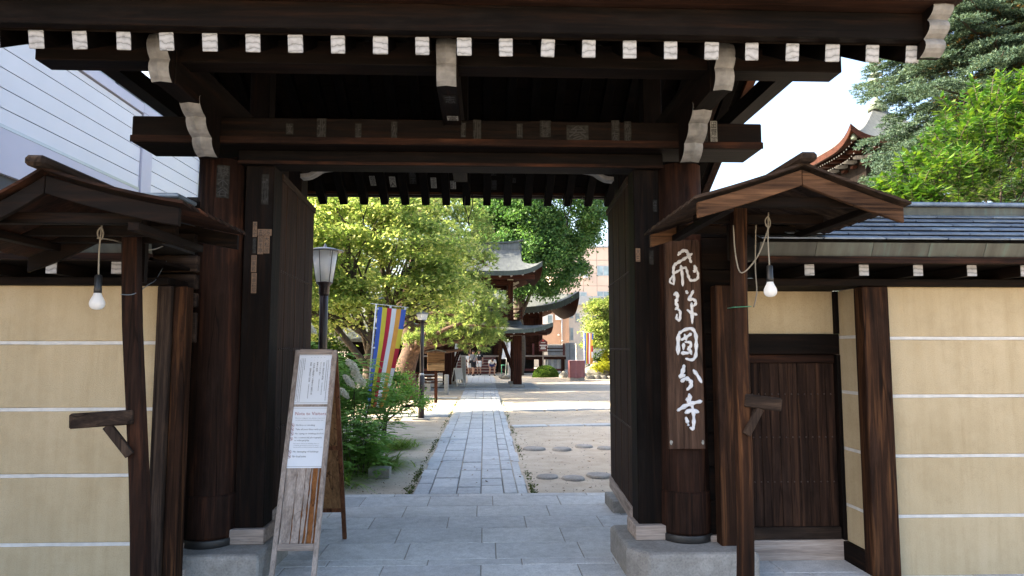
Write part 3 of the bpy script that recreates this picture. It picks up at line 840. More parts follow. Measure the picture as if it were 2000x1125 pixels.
# on the left pillar: round, so the slip is bent to it
def pillar_slip(cx, cy, r, a0, a1, z0, z1, txt, paper, ink='ink'):
    mb = MB()
    f = lambda u, v, e=0.0025: (cx+(r+e)*sin(a0+(a1-a0)*u), cy-(r+e)*cos(a0+(a1-a0)*u), z0+(z1-z0)*v)
    mb.grid(lambda u,v: f(u,v), 6, 1)
    o = mb.build('paper_slip', M[paper], gate, fix=False)
    vs, fs = text2d('\n'.join(txt))
    a = np.array(vs); lo = a.min(0); hi = a.max(0)
    lt = MB(); lt.add([f(0.08+0.84*(x-lo[0])/(hi[0]-lo[0]), 0.04+0.92*(y-lo[1])/(hi[1]-lo[1]), 0.004) for x,y in vs], fs)
    lt.build('lettering', M[ink], o, fix=False)
pillar_slip(PX[0], 5.56, 0.180, 0.10, 0.62, 2.88, 3.14, '駿木谷', 'slip_dim')
pillar_slip(PX[1], 5.56, 0.186, -0.62, -0.42, 2.36, 2.44, '◉', 'slip_white')
# right jamb post
slip_px(1246,498,5.52,9,27,'大三','slip_tan'); slip_px(1272,503,5.52,9,28,'三石家','slip_dim')
slip_px(1279,402,5.52,8,24,'守','slip_dim')
# front of the main beam
for px, py, w, h, tx in ((932,257,16,48,'川'),(1065,252,22,34,'拝登'),(1128,262,44,36,'参'),(1202,256,16,44,'信友'),(1226,257,14,42,'木花'),
                     (566,252,14,22,'文'),(628,254,18,46,'北'),(905,254,10,30,'正'),(1015,256,12,30,'山'),(700,256,12,30,'上'),(770,254,12,34,'久')):
    slip_px(px, py, 5.298, w, h, tx, 'slip_dim', 'ink')
slip_px(1394,259,5.298,14,48,'田野宗','slip_white'); slip_px(1378,262,5.298,9,34,'ち','slip_dim')
# underside of the centre arm (faces down): axes along x and y
for y, h, tx, pp in ((4.72,0.15,'志','slip_dim'),(5.12,0.10,'富','slip_white'),):
    slip((GX+0.01,y,3.452), (1,0,0), (0,-1,0), 0.085, h, tx, pp)
# underside of front roof boards (seen behind the purlin)
roofN = Vector((0, sin(ang), -cos(ang)))
for px, py, w, h, tx, pp in ((1188,172,17,62,'たい','slip_white'),(1147,180,16,44,'幸本','slip_white'),(1102,186,13,30,'松','slip_dim'),(1100,150,13,30,'田','slip_dim'),
        (1052,172,13,16,'土','slip_dim'),(1012,176,12,18,'丹','slip_dim'),(1013,143,16,12,'林','slip_dim'),(690,155,20,36,'久','slip_dim'),(780,152,16,28,'竹','slip_dim'),(520,160,18,60,'中','slip_dim'),(600,170,16,40,'元','slip_dim'),(1180,130,14,20,'永','slip_dim'),(970,150,14,30,'谷','slip_dim')):
    # meet the front slope plane
    a = at(px, py, 1.0) - V(0,0,CAM_Z); a = Vector((a.x, 1.0, a.z))
    # z = CAM_Z + a.z*Y = zf(Y)+RH
    Yh = (3.54 + RH + 0.003 - YF*SL - CAM_Z) / (a.z - SL)
    if Yh < 4.4 or Yh > 6.3: continue
    c = Vector((a.x*Yh, Yh, CAM_Z + a.z*Yh - 0.004))
    k = Yh/1345
    W = Vector((0, -cos(ang), -sin(ang))); U = Vector((1,0,0))
    slip(c, U, W*-1 if False else W, w*k, h*k*1.3, tx, pp)
# underside of rear roof boards and rafters, seen through the opening
for px, py, w, h, tx, pp in ((728,353,11,24,'堀亭','slip_white'),(767,355,12,26,'光人','slip_white'),(806,346,14,34,'高子','slip_dim'),(847,357,11,26,'玉家','slip_white'),(885,361,11,20,'町','slip_white'),(906,347,12,12,'図','slip_white'),(896,331,18,10,'三','slip_white'),(965,361,11,24,'高せ','slip_dim'),(964,335,12,20,'多','slip_dim'),(1127,331,18,8,'し','slip_white'),(1003,352,10,12,'山','slip_dim')):
    a = at(px, py, 1.0) - V(0,0,CAM_Z)
    Yh = (3.545 + YR*SL + RH - CAM_Z) / (a.z + SL)
    c = Vector((a.x*Yh, Yh, CAM_Z + a.z*Yh)); k = Yh/1345
    W = Vector((0, -cos(ang), sin(ang)))
    slip(c, (1,0,0), W, w*k, h*k*1.15, tx, pp)
# ------------------------------------------------------------------ plaster walls beside the gate
def plaster_wall(name, label, xa, xb, yf, zlines, ztop, ze, zr_, door=None):
    w = thing(name, ((xa+xb)/2, yf+0.2, 0), label, 'wall')
    edges = [-0.05] + [z for z in zlines] + [ztop]
    core = MB().box(xa, xb, yf+0.03, yf+0.36, -0.05, ztop)
    core.build('wall_core', M['plaster'], w)
    for i in range(len(edges)-1):
        z0 = edges[i] + (0.013 if i else 0); z1 = edges[i+1] - (0.013 if i < len(edges)-2 else 0)
        MB().box(xa, xb, yf, yf+0.028, z0, z1).build('plaster_panel', M['plaster'], w, bevel=0.004)
    for z in zlines:
        n = int((xb-xa)/0.15); mb = MB()
        up = [z+0.0125+random.uniform(-.0015,.0015) for _ in range(n+1)]; dn = [z-0.0125+random.uniform(-.002,.002) for _ in range(n+1)]
        vs = []
        for i in range(n+1):
            x = xa+(xb-xa)*i/n
            vs += [(x,yf+0.006,dn[i]),(x,yf+0.006,up[i]),(x,yf+0.029,dn[i]),(x,yf+0.029,up[i])]
        fs = []
        for i in range(n):
            a = 4*i; fs += [(a,a+4,a+5,a+1),(a+1,a+5,a+7,a+3),(a+2,a,a+4,a+6)]
        mb.add(vs, fs).build('lime_line', M['white_line'], w)
    return w
def wall_roof(w, xa, xb, yf, ztop, vis, ridge_y):
    """head beam, rafters with white ends, copper shingles, fascia, ridge"""
    MB().box(xa, xb, yf-0.06, yf+0.42, ztop+0.002, ztop+0.058).build('head_beam', M['wood_x'], w, bevel=0.005)
    ye = yf-0.40
    rme = MB().box(-0.035,0.035,0,1.1,-0.04,0.04).mesh('wall_rafter', M['wood_y']); ree = MB().box(-0.0355,0.0355,-0.006,0.0,-0.041,0.041).mesh('rafter_end', M['white_end'])
    x = vis[0]
    while x < vis[1]:
        o = put(rme, 'wall_rafter', w, (x, ye+0.14, ztop+0.100))
        e = bpy.data.objects.new('rafter_end', ree); COL.objects.link(e); e.parent = o
        x += vis[2]
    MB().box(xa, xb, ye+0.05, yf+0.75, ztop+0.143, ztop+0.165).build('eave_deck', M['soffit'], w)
    MB().box(xa, xb, ye+0.03, ye+0.10, ztop+0.142, ztop+0.188).build('eave_batten', M['red_x'], w)
    # fascia in lengths
    x = xa; fz0, fz1 = ztop+0.190, ztop+0.285
    while x < xb:
        L = 0.42; x2 = min(x+L, xb)
        MB().prism([(ye+0.045,fz0),(ye+0.0,fz1),(ye+0.06,fz1),(ye+0.09,fz0)], lambda u,v,a: (a,u,v), x+0.002, x2-0.002).build('copper_fascia', M['patina'], w, origin=((x+x2)/2,ye,fz0))
        x += L
    # shingle courses
    z0, z1 = ztop+0.288, ztop+0.585; n = 6
    sl = math.atan2(z1-z0, ridge_y-0.1-ye); Ls = math.hypot(z1-z0, ridge_y-0.1-ye)/n
    core = MB().prism([(ye+0.02,z0-0.01),(ridge_y,z1-0.0),(2*ridge_y-ye,z0-0.01)], lambda u,v,a: (a,u,v), xa+0.003, xb-0.003)
    core.build('roof_core', M['void'], w)  # dark core paints the shadow gaps between the shingle courses
    sm = MB().prism([(0,0.017),(Ls*1.08,0.0),(Ls*1.08,0.005),(0,0.027)], lambda u,v,a: (a,u,v), -0.2245, 0.2245).mesh('shingle', M['shingle'])
    for r in range(n):
        t = r/n; y = ye - 0.012 + (ridge_y-0.1-ye)*t; z = z0 + 0.004 + (z1-z0)*t
        x = xa + 0.23 + (0.23 if r % 2 else 0)
        while x < xb-0.2:
            if -6.2 < x < 7.4: put(sm, 'shingle', w, (x, y, z+random.uniform(0,.002)), (sl,0,0))
            x += 0.46
    MB().box(xa, xb, ridge_y-0.13, ridge_y+0.13, z1-0.02, z1+0.075).build('ridge_box', M['patina'], w, bevel=0.006)
    MB().box(xa, xb, ridge_y-0.17, ridge_y+0.17, z1+0.077, z1+0.108).build('ridge_cap', M['shingle'], w, bevel=0.008)
lw = plaster_wall('plaster_wall', 'cream plaster wall with four white lines beside the information board', -8.6, -2.335, 5.05, [0.345,0.815,1.275,1.745], 2.155, 0, 0)
wall_roof(lw, -8.6, -2.26, 5.05, 2.155, (-8.2,-2.3,0.437), 5.25)
rw = plaster_wall('plaster_wall', 'cream plaster wall with four white lines to the right of the wicket door', 3.11, 9.6, 5.24, [0.435,0.885,1.34,1.785], 2.185, 0, 0)
wall_roof(rw, 1.98, 9.6, 5.24, 2.185, (2.40,9.5,0.412), 5.48)
# posts of the walls
MB().box(2.90,3.105,5.17,5.30,-0.03,2.18).build('end_post', M['orange_z'], rw, bevel=0.006)
MB().box(-2.33,-2.235,4.98,5.16,0.0,2.15).build('end_post', M['grey_z'], lw, bevel=0.006)
MB().box(-2.232,-2.14,5.02,5.14,0.0,2.15).build('edge_post', M['orange_z'], lw, bevel=0.006)
# return wall of the alcove
for i,(z0,z1) in enumerate(((0.16,0.435),(0.46,0.885),(0.91,1.34),(1.366,1.785),(1.81,2.18))):
    MB().box(2.935,2.965,5.302,5.62,z0,z1).build('return_panel', M['plaster'], rw, bevel=0.003)
MB().box(2.94,2.966,5.302,5.62,0.16,2.18).build('return_core', M['white_line'], rw)
MB().box(2.90,2.962,5.302,5.66,-0.02,0.158).build('return_sill', M['wood_y'], rw, bevel=0.005)
# wicket door
wd = thing('wicket_door', (2.55,5.66,0), 'low dark plank wicket door with nail rows in the right alcove', 'door')
MB().box(2.06,2.97,5.61,5.80,-0.02,0.165).build('threshold', M['pale_x'], wd, bevel=0.006)
MB().box(2.12,2.90,5.63,5.73,0.168,0.262).build('bottom_rail', M['grey_x'], wd, bevel=0.004)
k = 0
for x in [2.12+i*0.078 for i in range(10)]:
    MB().box(x+0.0015,x+0.0765,5.655+0.0015*(k%2),5.70,0.264,1.585).build('plank', M['leaf_z'], wd, bevel=0.002, origin=(x,5.67,0.9)); k += 1
MB().box(2.12,2.90,5.635,5.73,1.587,1.655).build('top_rail', M['red_x'], wd, bevel=0.004)
MB().box(2.05,2.93,5.60,5.75,1.658,1.825).build('header_beam', M['wood_x'], wd, bevel=0.006)
for x0,x1 in ((2.04,2.118),(2.902,2.934)): MB().box(x0,x1,5.60 if x0>2.5 else 5.595,5.74,0.166,1.656).build('jamb', M['wood_z'], wd, bevel=0.004)
MB().box(2.06,2.932,5.64,5.72,1.827,2.18).build('transom_panel', M['plaster'], wd)
MB().box(2.90,2.934,5.60,5.638,1.827,2.18).build('transom_post', M['wood_z'], wd)
MB().box(2.04,2.96,5.74,5.78,0.17,2.24).build('light_block', M['void'], wd)  # added dark sheet that stops light leaking round the door
nl = MB().lathe([(0.007,0),(0.006,0.004),(0.001,0.006)], n=6).mesh('nail', M['nail'])
for z in (0.62,0.98,1.33):
    for i in range(14): put(nl, 'nail', wd, (2.15+i*0.055, 5.654, z), (pi/2,0,0))
ap = MB().box(2.0,2.9,5.0,5.61,-0.05,0.004); 
for (a,b,c,d) in ((2.0,2.46,5.02,5.30),(2.465,2.9,5.02,5.30),(2.0,2.28,5.305,5.605),(2.285,2.9,5.305,5.605)):
    MB().box(a,b,c,d,-0.04,0.012).build('paving_slab', M['granite'], pave, bevel=0.004, origin=((a+b)/2,c,0))
# boarded infills between gate pillars and walls
def infill(name, label, x0, x1, y, sgn):
    f = thing(name, ((x0+x1)/2, y, 0), label, 'fence')
    z = 0.26; n = 0
    while z < 2.72:
        h = 0.26
        MB().box(x0,x1,y+0.004*(n%2),y+0.04,z+0.002,z+h-0.002).build('board', M['wood_x'], f, bevel=0.004, origin=((x0+x1)/2,y,z)); z += h; n += 1
    MB().box(x0,x1,y+0.045,y+0.06,0.1,2.9).build('light_block', M['void'], f)  # dark sheet added behind the boards to block light through the gaps
    MB().box(x0,x1,y-0.03,y+0.043,0.10,0.258).build('sill', M['pale_x'], f, bevel=0.006)
    return f
fl = infill('board_screen', 'narrow dark board screen between cream wall and left gate pillar', -2.36, -2.02, 5.42, 1)
for z0,z1,yy in ((2.16,2.27,5.32),(2.29,2.42,5.34),(2.02,2.13,5.35),(1.75,1.98,5.37)):
    MB().box(-2.72 if z0>2.15 else -2.30,-2.21,yy,yy+0.09,z0,z1).build('rail', M['grey_x'], fl, bevel=0.008)
pz = at(300,530,5.18); MB().box(-2.62,-2.54,5.16,5.3,2.30,2.40).build('rail_end', M['white_end'], fl, bevel=0.004)
fr_ = infill('board_screen', 'narrow dark board screen behind the leaning post right of the name plaque', 1.70, 2.045, 5.45, -1)
MB().box(1.80,1.92,5.30,5.42,0.0,2.2).build('screen_post', M['orange_z'], fr_, bevel=0.006)
MB().box(-2.28,-2.14,5.16,5.20,0.0,0.13).build('foot_wedge', M['pale_x'], fl, bevel=0.004)

# ------------------------------------------------------------------ roofed lamp posts
def shelter(label, px_, py_, lean, hx0, hx1, ridge_x, y0, y1, ze, zr_, arm_dir, curve, mats, tilt=0.0):
    """gabled little roof on a leaning post; ridge runs along y; hx0/hx1 eaves"""
    t = thing('roofed_lamp_post', (px_+lean, py_, 0), label, 'lamp post', 'roofed lamp posts before the gate')
    # post
    n = 9; vs = []; w = 0.045
    for i in range(n):
        z = (ze+0.10)*i/(n-1); cx = px_ + lean*(1-z/2.5) + 0.012*sin(z*2.3); cy = py_ + 0.01*sin(z*1.7+1)
        ww = w*(1.03-0.03*z/2.5)
        for a,b in ((-1,-1),(1,-1),(1,1),(-1,1)): vs.append((cx+a*ww+random.uniform(-.002,.002), cy+b*ww, z))
    fs = [(4*i+k,4*i+(k+1)%4,4*i+4+(k+1)%4,4*i+4+k) for i in range(n-1) for k in range(4)] + [(3,2,1,0),(4*n-4,4*n-3,4*n-2,4*n-1)]
    MB().add(vs, fs).build('post', M[mats[0]], t, bevel=0.012)
    def zx(x, lift=0):
        if x < ridge_x: s = (ridge_x-x)/(ridge_x-hx0)
        else: s = (x-ridge_x)/(hx1-ridge_x)
        zz = zr_ - (zr_-(ze + (tilt if x > ridge_x else -tilt)))*((1+curve)*s - curve*s*s)
        return zz + lift
    # bargeboards front and back (two pieces each)
    for yb in (y0, y1-0.03):
        for xa, xb in ((hx0, ridge_x-0.002), (ridge_x+0.002, hx1)):
            m = 8; top = []; bot = []
            for i in range(m+1):
                x = xa+(xb-xa)*i/m; top.append((x, zx(x)-0.012)); bot.append((x+ (0.02 if x<ridge_x else -0.02)*0, zx(x)-0.105))
            poly = top + bot[::-1]
            MB().prism(poly, lambda u,v,a: (u,a,v), yb, yb+0.03).build('bargeboard', M[mats[1]], t, bevel=0.003)
    # lapped roof planks running down each slope
    npl = 9; wd_ = (y1-y0+0.06)/npl
    for s, (xa, xb) in enumerate(((ridge_x, hx0-0.03), (ridge_x, hx1+0.03))):
        for j in range(npl):
            m = 6; ya = y0-0.03+j*wd_
            vs = []
            for i in range(m+1):
                x = xa+(xb-xa)*i/m; z = zx(min(max(x,hx0-0.03),hx1+0.03))
                for yy, dz in ((ya,0.010),(ya+wd_*1.12,0.0),(ya+wd_*1.12,0.014),(ya,0.026)):
                    vs.append((x, yy, z+dz+0.0))
            fs = [(4*i+k,4*i+(k+1)%4,4*i+4+(k+1)%4,4*i+4+k) for i in range(m) for k in range(4)] + [(3,2,1,0),(4*m,4*m+1,4*m+2,4*m+3)]
            MB().add(vs, fs).build('roof_plank', M[mats[2]], t, origin=((xa+xb)/2, ya, ze))
    # ridge piece
    MB().box(ridge_x-0.05, ridge_x+0.05, y0-0.10, y1+0.06, zr_+0.014, zr_+0.068).build('ridge_piece', M['grey_y'], t, bevel=0.015)
    # tie beams, side plates, small rafters
    wx = min(ridge_x-hx0, hx1-ridge_x)*0.72
    for yy in (y0+0.10, (y0+y1)/2+0.05, y1-0.12):
        MB().box(ridge_x-wx*1.02, ridge_x+wx*1.02, yy, yy+0.05, ze-0.005, ze+0.055).build('tie_beam', M['wood_x'], t, bevel=0.003)
    for sx in (-1, 1):
        MB().box(ridge_x+sx*wx-0.03, ridge_x+sx*wx+0.03, y0+0.03, y1-0.03, ze-0.05, ze-0.007).build('side_plate', M['wood_y'], t, bevel=0.003)
    MB().box(px_-0.045, px_+0.045, py_+0.066, py_+0.11, ze-0.25, zr_-0.05).build('king_post', M['wood_z'], t)
    # side arm with brace
    za = 1.30 if arm_dir < 0 else 1.37
    cx = px_ + lean*(1-za/2.5)
    a0 = Vector((cx, py_-0.03, za)); dv = Vector(arm_dir_vec[arm_dir])
    MB().beam(a0, a0+dv, 0.06, 0.085).build('side_arm', M['grey_x'], t, bevel=0.008)
    MB().beam(a0+dv*0.42-V(0,0,0.04), Vector((cx,py_-0.05,za-0.22)), 0.045, 0.05).build('arm_brace', M['grey_z'], t, bevel=0.004)
    return t
arm_dir_vec = {-1: (-0.30,-0.12,-0.012), 1: (0.235,-0.02,-0.03)}
shelter('roofed lamp post with dark curved roof leaning before the left cream wall', -2.15, 4.25, 0.15, -2.86, -1.57, -2.25, 3.55, 4.42, 2.36, 2.60, -1, 0.35, ('red_z','wood_x','red_x'), tilt=0.075)
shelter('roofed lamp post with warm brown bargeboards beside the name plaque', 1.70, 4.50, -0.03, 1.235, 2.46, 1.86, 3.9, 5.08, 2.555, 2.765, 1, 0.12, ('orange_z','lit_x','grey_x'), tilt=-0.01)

def bulb(label, x, y, ztop, zb, wire_pts, ties):
    t = thing('hanging_bulb', (x, y, zb), label, 'light bulb', 'bare bulbs under the little roofs')
    MB().tube(catmull([(x+0.004,y,ztop),(x-0.004,y,(ztop+zb)/2+0.1),(x,y,zb+0.19)], 4), 0.0045, 6).build('cord', M['cord'], t)
    lp = [(x+0.004,y,ztop-0.02),(x-0.018,y,ztop-0.05),(x-0.012,y,ztop-0.085),(x+0.006,y,ztop-0.095),(x+0.014,y,ztop-0.06),(x+0.004,y,ztop-0.03)]
    MB().tube(catmull(lp, 4), 0.004, 6).build('cord_knot', M['cord'], t)
    MB().tube(catmull(wire_pts, 6), 0.0045, 6).build('feed_cord', M['cord'], t)
    MB().lathe([(0.013,0.20),(0.019,0.195),(0.0195,0.125),(0.021,0.12),(0.021,0.095)], (x,y,zb), 16).build('socket', M['black'], t)
    pr = [(0.0165,0.096),(0.017,0.085),(0.020,0.075),(0.028,0.058),(0.0335,0.042),(0.0345,0.030),(0.031,0.016),(0.022,0.005),(0.010,0.001),(0.001,0.0)]
    MB().lathe([(a*1.18,b*1.08) for a,b in pr], (x,y,zb), 24).build('glass_bulb', M['opal'], t)
    return t
p = at(189,605,4.0); q = at(192,435,4.0)
bulb('unlit white bulb hanging under the dark roof before the left wall', p.x, 4.0, q.z, p.z, [(q.x,4.0,q.z-0.09), at(225,470,4.2), at(285,488,4.6), at(320,480,5.0), at(338,466,5.25)], None)
p = at(1505,580,4.25); q = at(1501,415,4.25)
bulb('unlit white bulb hanging beside the name plaque and wicket door', p.x, 4.25, q.z, p.z, [(q.x,4.25,q.z-0.09), at(1480,500,4.33), at(1449,533,4.42), at(1437,500,4.43), at(1432,440,4.44)], None)
# wall socket and tie wire on the left
ps = at(346,467,5.26)
so = MB().box(ps.x-0.035,ps.x+0.035,5.24,5.33,ps.z-0.018,ps.z+0.02).build('wall_socket', M['white_plastic'], bevel=0.005, origin=(ps.x,5.3,ps.z))
tag(so, 'small white power socket on the dark rails beside the left pillar', 'socket')
tw = MB().tube(catmull([at(236,575,4.17),at(262,574,4.17),at(290,556,4.6),at(305,545,5.0),at(325,510,5.2)],5), 0.003, 5).build('tie_wire', M['rope_blue'], origin=tuple(at(262,574,4.17)))
tag(tw, 'thin blue grey wire tied round the left lamp post', 'wire')
tw = MB(); zz = at(1455,599,4.43).z
tw.tube([(1.686+0.058*sx, 4.5+0.058*sy, zz+0.003*sx) for sx,sy in ((-1,-1),(1,-1),(1,1),(-1,1),(-1,-1))], 0.003, 5)
tag(tw.build('tie_wire', M['green_paint'], origin=(1.70,4.42,zz)), 'green wire wound round the lamp post beside the plaque', 'wire')
vc = at(1475,470,4.55)
tag(MB().tube(catmull([at(1476,440,4.56),at(1475,520,4.57),at(1478,570,4.58),at(1472,600,4.56)],5), 0.0045, 6).build('loose_cord', M['cord'], origin=tuple(vc)), 'grey cord running down behind the lamp post near the plaque', 'cord')

# ------------------------------------------------------------------ name plaque with brushed characters
YP = 5.325
c = [at(1298,468,YP), at(1366,468,YP), at(1378,877,YP), at(1307,877,YP)]
pl_ = thing('name_plaque', ((c[2].x+c[3].x)/2, YP, c[2].z), 'tall brown wooden plaque with five white brushed characters on the right pillar', 'sign')
x0t, x1t, x0b, x1b = c[0].x, c[1].x, c[3].x, c[2].x; zt_, zb_ = c[0].z, c[2].z
poly = [(x0t+0.02,zt_),(x1t-0.02,zt_),(x1t-0.005,zt_-0.006),(x1t,zt_-0.02),(x1b,zb_),(x0b,zb_),(x0t,zt_-0.02),(x0t+0.005,zt_-0.006)]
MB().prism(poly, lambda u,v,a: (u,a,v), YP, YP+0.035).build('board', M['plaque'], pl_, bevel=0.004)
def A(x, y): return (1280+x/5.625, 460+y/5.625)
def B(x, y): return (1280+x/4.1667, 620+y/4.1667)
chars = [
 (A, 5.625, [([(250,215),(270,190),(310,165),(345,175),(365,215),(378,255),(392,295)],36), ([(402,200),(350,235),(290,272),(235,305),(207,330),(198,380),(203,440),(203,540)],33), ([(196,440),(168,475),(160,510),(196,535)],22), ([(192,425),(240,395),(285,372),(325,350)],26), ([(281,330),(290,380),(298,460),(301,552)],33), ([(328,345),(345,380),(360,440),(385,488),(430,490),(463,470),(468,420),(452,375)],30), ([(430,330),(440,365),(425,400)],40)]),
 (A, 5.625, [([(205,652),(238,632),(240,690),(226,738),(244,782),(222,812)],38), ([(250,812),(272,835),(270,900),(262,930),(232,912),(238,865)],30), ([(340,608),(352,636)],34), ([(416,605),(396,650),(366,706),(415,698),(446,735),(425,775)],33), ([(398,742),(404,850),(405,965)],36), ([(352,818),(400,850),(456,870)],34)]),
 (B, 4.1667, [([(190,135),(185,200),(185,300)],33), ([(192,130),(240,100),(298,92),(328,140),(332,220),(328,310),(300,345),(248,335)],28), ([(212,182),(250,162),(292,132)],26), ([(238,138),(252,188)],24), ([(230,212),(228,262)],26), ([(242,200),(286,205),(284,240),(262,262)],24), ([(268,240),(294,300)],26), ([(212,290),(272,290)],30)]),
 (B, 4.1667, [([(234,390),(222,440),(200,490)],32), ([(310,428),(345,475),(376,530)],28), ([(212,520),(250,497),(286,520),(290,555),(258,588)],32), ([(205,488),(240,468)],26)]),
 (B, 4.1667, [([(275,625),(282,665),(262,690)],32), ([(252,672),(292,652)],28), ([(182,757),(240,722),(310,697),(376,682)],33), ([(245,776),(290,757),(350,770)],34), ([(290,690),(308,760),(313,840),(306,905),(284,896)],28), ([(249,815),(264,860)],30), ([(268,870),(268,880)],20)])]
sid = 0
for fn, sc, strokes in chars:
    mb = MB()
    for pts, w in strokes:
        sid += 1
        P = [at(*fn(x,y), YP-0.001) for x,y in pts]
        P = catmull(P, 5); m = len(P); r = w/sc/2*YP/1345
        rad = [r*((0.42 if i == 0 else 0.28) if i in (0,m-1) else (0.74+0.34*sin(pi*(0.15+0.8*i/m)))*(0.95+0.20*sin(i*1.3+sid*2.1)+0.07*sin(i*4.7+sid))) for i in range(m)]
        d0 = (P[0]-P[1]).normalized()*r*0.4; d1 = (P[-1]-P[-2]).normalized()*r*0.4
        P = [P[0]+d0] + P[1:-1] + [P[-1]+d1]
        P = [q + V(0,-0.0002*(sid%5),0) for q in P]
        mb.tube(P, rad, 8, True, (Vector((0,1,0)), 0.22))
    mb.build('character', M['brush_white'], pl_)
for px,py in ((1311,864),(1373,864)):
    q = at(px,py,YP-0.002); MB().lathe([(0.014,0),(0.012,0.003),(0.002,0.004)], n=7).mesh('x', None)
    MB().add([(q.x+0.014*cos(a)*random.uniform(.6,1.1), YP-0.003, q.z+0.02*sin(a)*random.uniform(.6,1.1)) for a in [i*2*pi/9 for i in range(9)]], [tuple(range(9))]).build('paint_patch', M['slip_white'], pl_)

# ------------------------------------------------------------------ information A-board
sx0, sx1 = -1.575, -1.235
sb = thing('information_board', ((sx0+sx1)/2, 5.8, 0), 'tall weathered wooden sandwich board with two laminated notices', 'sign board')
def fy(z): return 5.28 + 0.335*z
def by(z): return 6.42 - 0.335*z
fn_ = Vector((0,-1,0.335)).normalized(); fW = Vector((0,0.335,1)).normalized()
def fpt(x, z, d=0.0): return Vector((x, fy(z), z)) + fn_*d
for x in (sx0+0.017, sx1-0.017):
    MB().beam(fpt(x,0.004), fpt(x,1.69), 0.036, 0.034, up=fn_).build('leg', M['pale_z'], sb, bevel=0.003)
for z in (0.225, 1.675):
    MB().beam(fpt(sx0+0.036,z), fpt(sx1-0.036,z), 0.034, 0.045 if z>1 else 0.05, up=fW).build('cross_rail', M['pale_x'], sb, bevel=0.003)
# veneer strips, the lower ones curling off
xs_ = [sx0+0.037, sx0+0.12, sx0+0.185, sx0+0.225, sx0+0.262, sx1-0.037]
MB().add([fpt(sx0+0.037,0.25,-0.006),fpt(sx1-0.037,0.25,-0.006),fpt(sx1-0.037,1.65,-0.006),fpt(sx0+0.037,1.65,-0.006),fpt(sx0+0.037,0.25,-0.014),fpt(sx1-0.037,0.25,-0.014),fpt(sx1-0.037,1.65,-0.014),fpt(sx0+0.037,1.65,-0.014)],
   [(0,1,2,3),(7,6,5,4),(0,4,5,1),(1,5,6,2),(2,6,7,3),(3,7,4,0)]).build('backing_board', wood('bare_ply','z',(0.16,0.06,0.02),(0.30,0.12,0.04),(0.42,0.19,0.07)), sb)
for i in range(5):
    if i == 3: xa, xb_ = xs_[3]+0.004, xs_[3]+0.016
    else: xa, xb_ = xs_[i]+0.001, xs_[i+1]-0.001-(0.022 if i == 4 else 0.0)
    if i == 4: xa += 0.024
    n = 14; vs = []
    for j in range(n+1):
        z = 0.25 + (0.80-0.25)*j/n; cur = 0.010*max(0,1-j/6)**2*(i%2)
        a = xa + random.uniform(-.002,.003) + (0.006*(1-j/n) if i in (1,2) else 0); b = xb_ + random.uniform(-.003,.002) - (0.012*(1-j/n) if i in (2,) else 0)
        vs += [fpt(a,z,0.001+cur),fpt(b,z,0.001+cur*1.6),fpt(b,z,-0.005),fpt(a,z,-0.005)]
    fs = [(4*j+k,4*j+(k+1)%4,4*j+4+(k+1)%4,4*j+4+k) for j in range(n) for k in range(4)] + [(3,2,1,0),(4*n,4*n+1,4*n+2,4*n+3)]
    MB().add(vs, fs).build('veneer_strip', M['pale_z'], sb)
MB().add([fpt(sx0+0.037,0.80,0.0),fpt(sx1-0.037,0.80,0.0),fpt(sx1-0.037,1.655,0.0),fpt(sx0+0.037,1.655,0.0),fpt(sx0+0.037,0.80,-0.0055),fpt(sx1-0.037,0.80,-0.0055),fpt(sx1-0.037,1.655,-0.0055),fpt(sx0+0.037,1.655,-0.0055)],
   [(0,1,2,3),(7,6,5,4),(0,4,5,1),(1,5,6,2),(2,6,7,3),(3,7,4,0)]).build('face_board', M['pale_z'], sb)
# rear frame
bn = Vector((0,1,0.335)).normalized(); bW = Vector((0,-0.335,1)).normalized()
def bpt(x, z, d=0.0): return Vector((x, by(z), z)) + bn*d
for x in (sx0+0.017, sx1-0.017):
    MB().beam(bpt(x,0.004), bpt(x,1.66), 0.036, 0.03, up=bn).build('rear_leg', M['signred_z'], sb, bevel=0.003)
for z in (0.28,0.85,1.45):
    MB().beam(bpt(sx0+0.03,z), bpt(sx1-0.03,z), 0.03, 0.04, up=bW).build('rear_rail', M['signred_z'], sb, bevel=0.003)
MB().beam(bpt((sx0+sx1)/2,0.28,-0.008), bpt((sx0+sx1)/2,1.62,-0.008), sx1-sx0-0.07, 0.006, up=bn).build('rear_panel', wood('stained_ply','z',(0.10,0.055,0.025),(0.24,0.13,0.06),(0.36,0.21,0.11)), sb)
# notices
U = Vector((1,0,0))
def poster(z0, z1, x0, x1):
    P = [fpt(x0,z0,0.004),fpt(x1,z0,0.004),fpt(x1,z1,0.004),fpt(x0,z1,0.004)]; Q = [p-fn_*0.003 for p in P]
    return MB().add(Q+P, [(0,3,2,1),(4,5,6,7),(0,1,5,4),(1,2,6,5),(2,3,7,6),(3,0,4,7)]).build('notice', M['paper'], sb)
def border(o, z0, z1, x0, x1, t, mat, d):
    mb = MB()
    for a,b,c_,e in ((x0,x1,z0,z0+t),(x0,x1,z1-t,z1),(x0,x0+t,z0+t,z1-t),(x1-t,x1,z0+t,z1-t)):
        mb.quad(fpt(a,c_,d),fpt(b,c_,d),fpt(b,e,d),fpt(a,e,d))
    mb.build('border', M[mat], o, fix=False)
LX0, LX1 = sx0+0.008, sx1-0.004
po = poster(1.255,1.655,LX0,LX1); border(po,1.265,1.645,LX0+0.008,LX1-0.008,0.002,'ink_soft',0.0055)
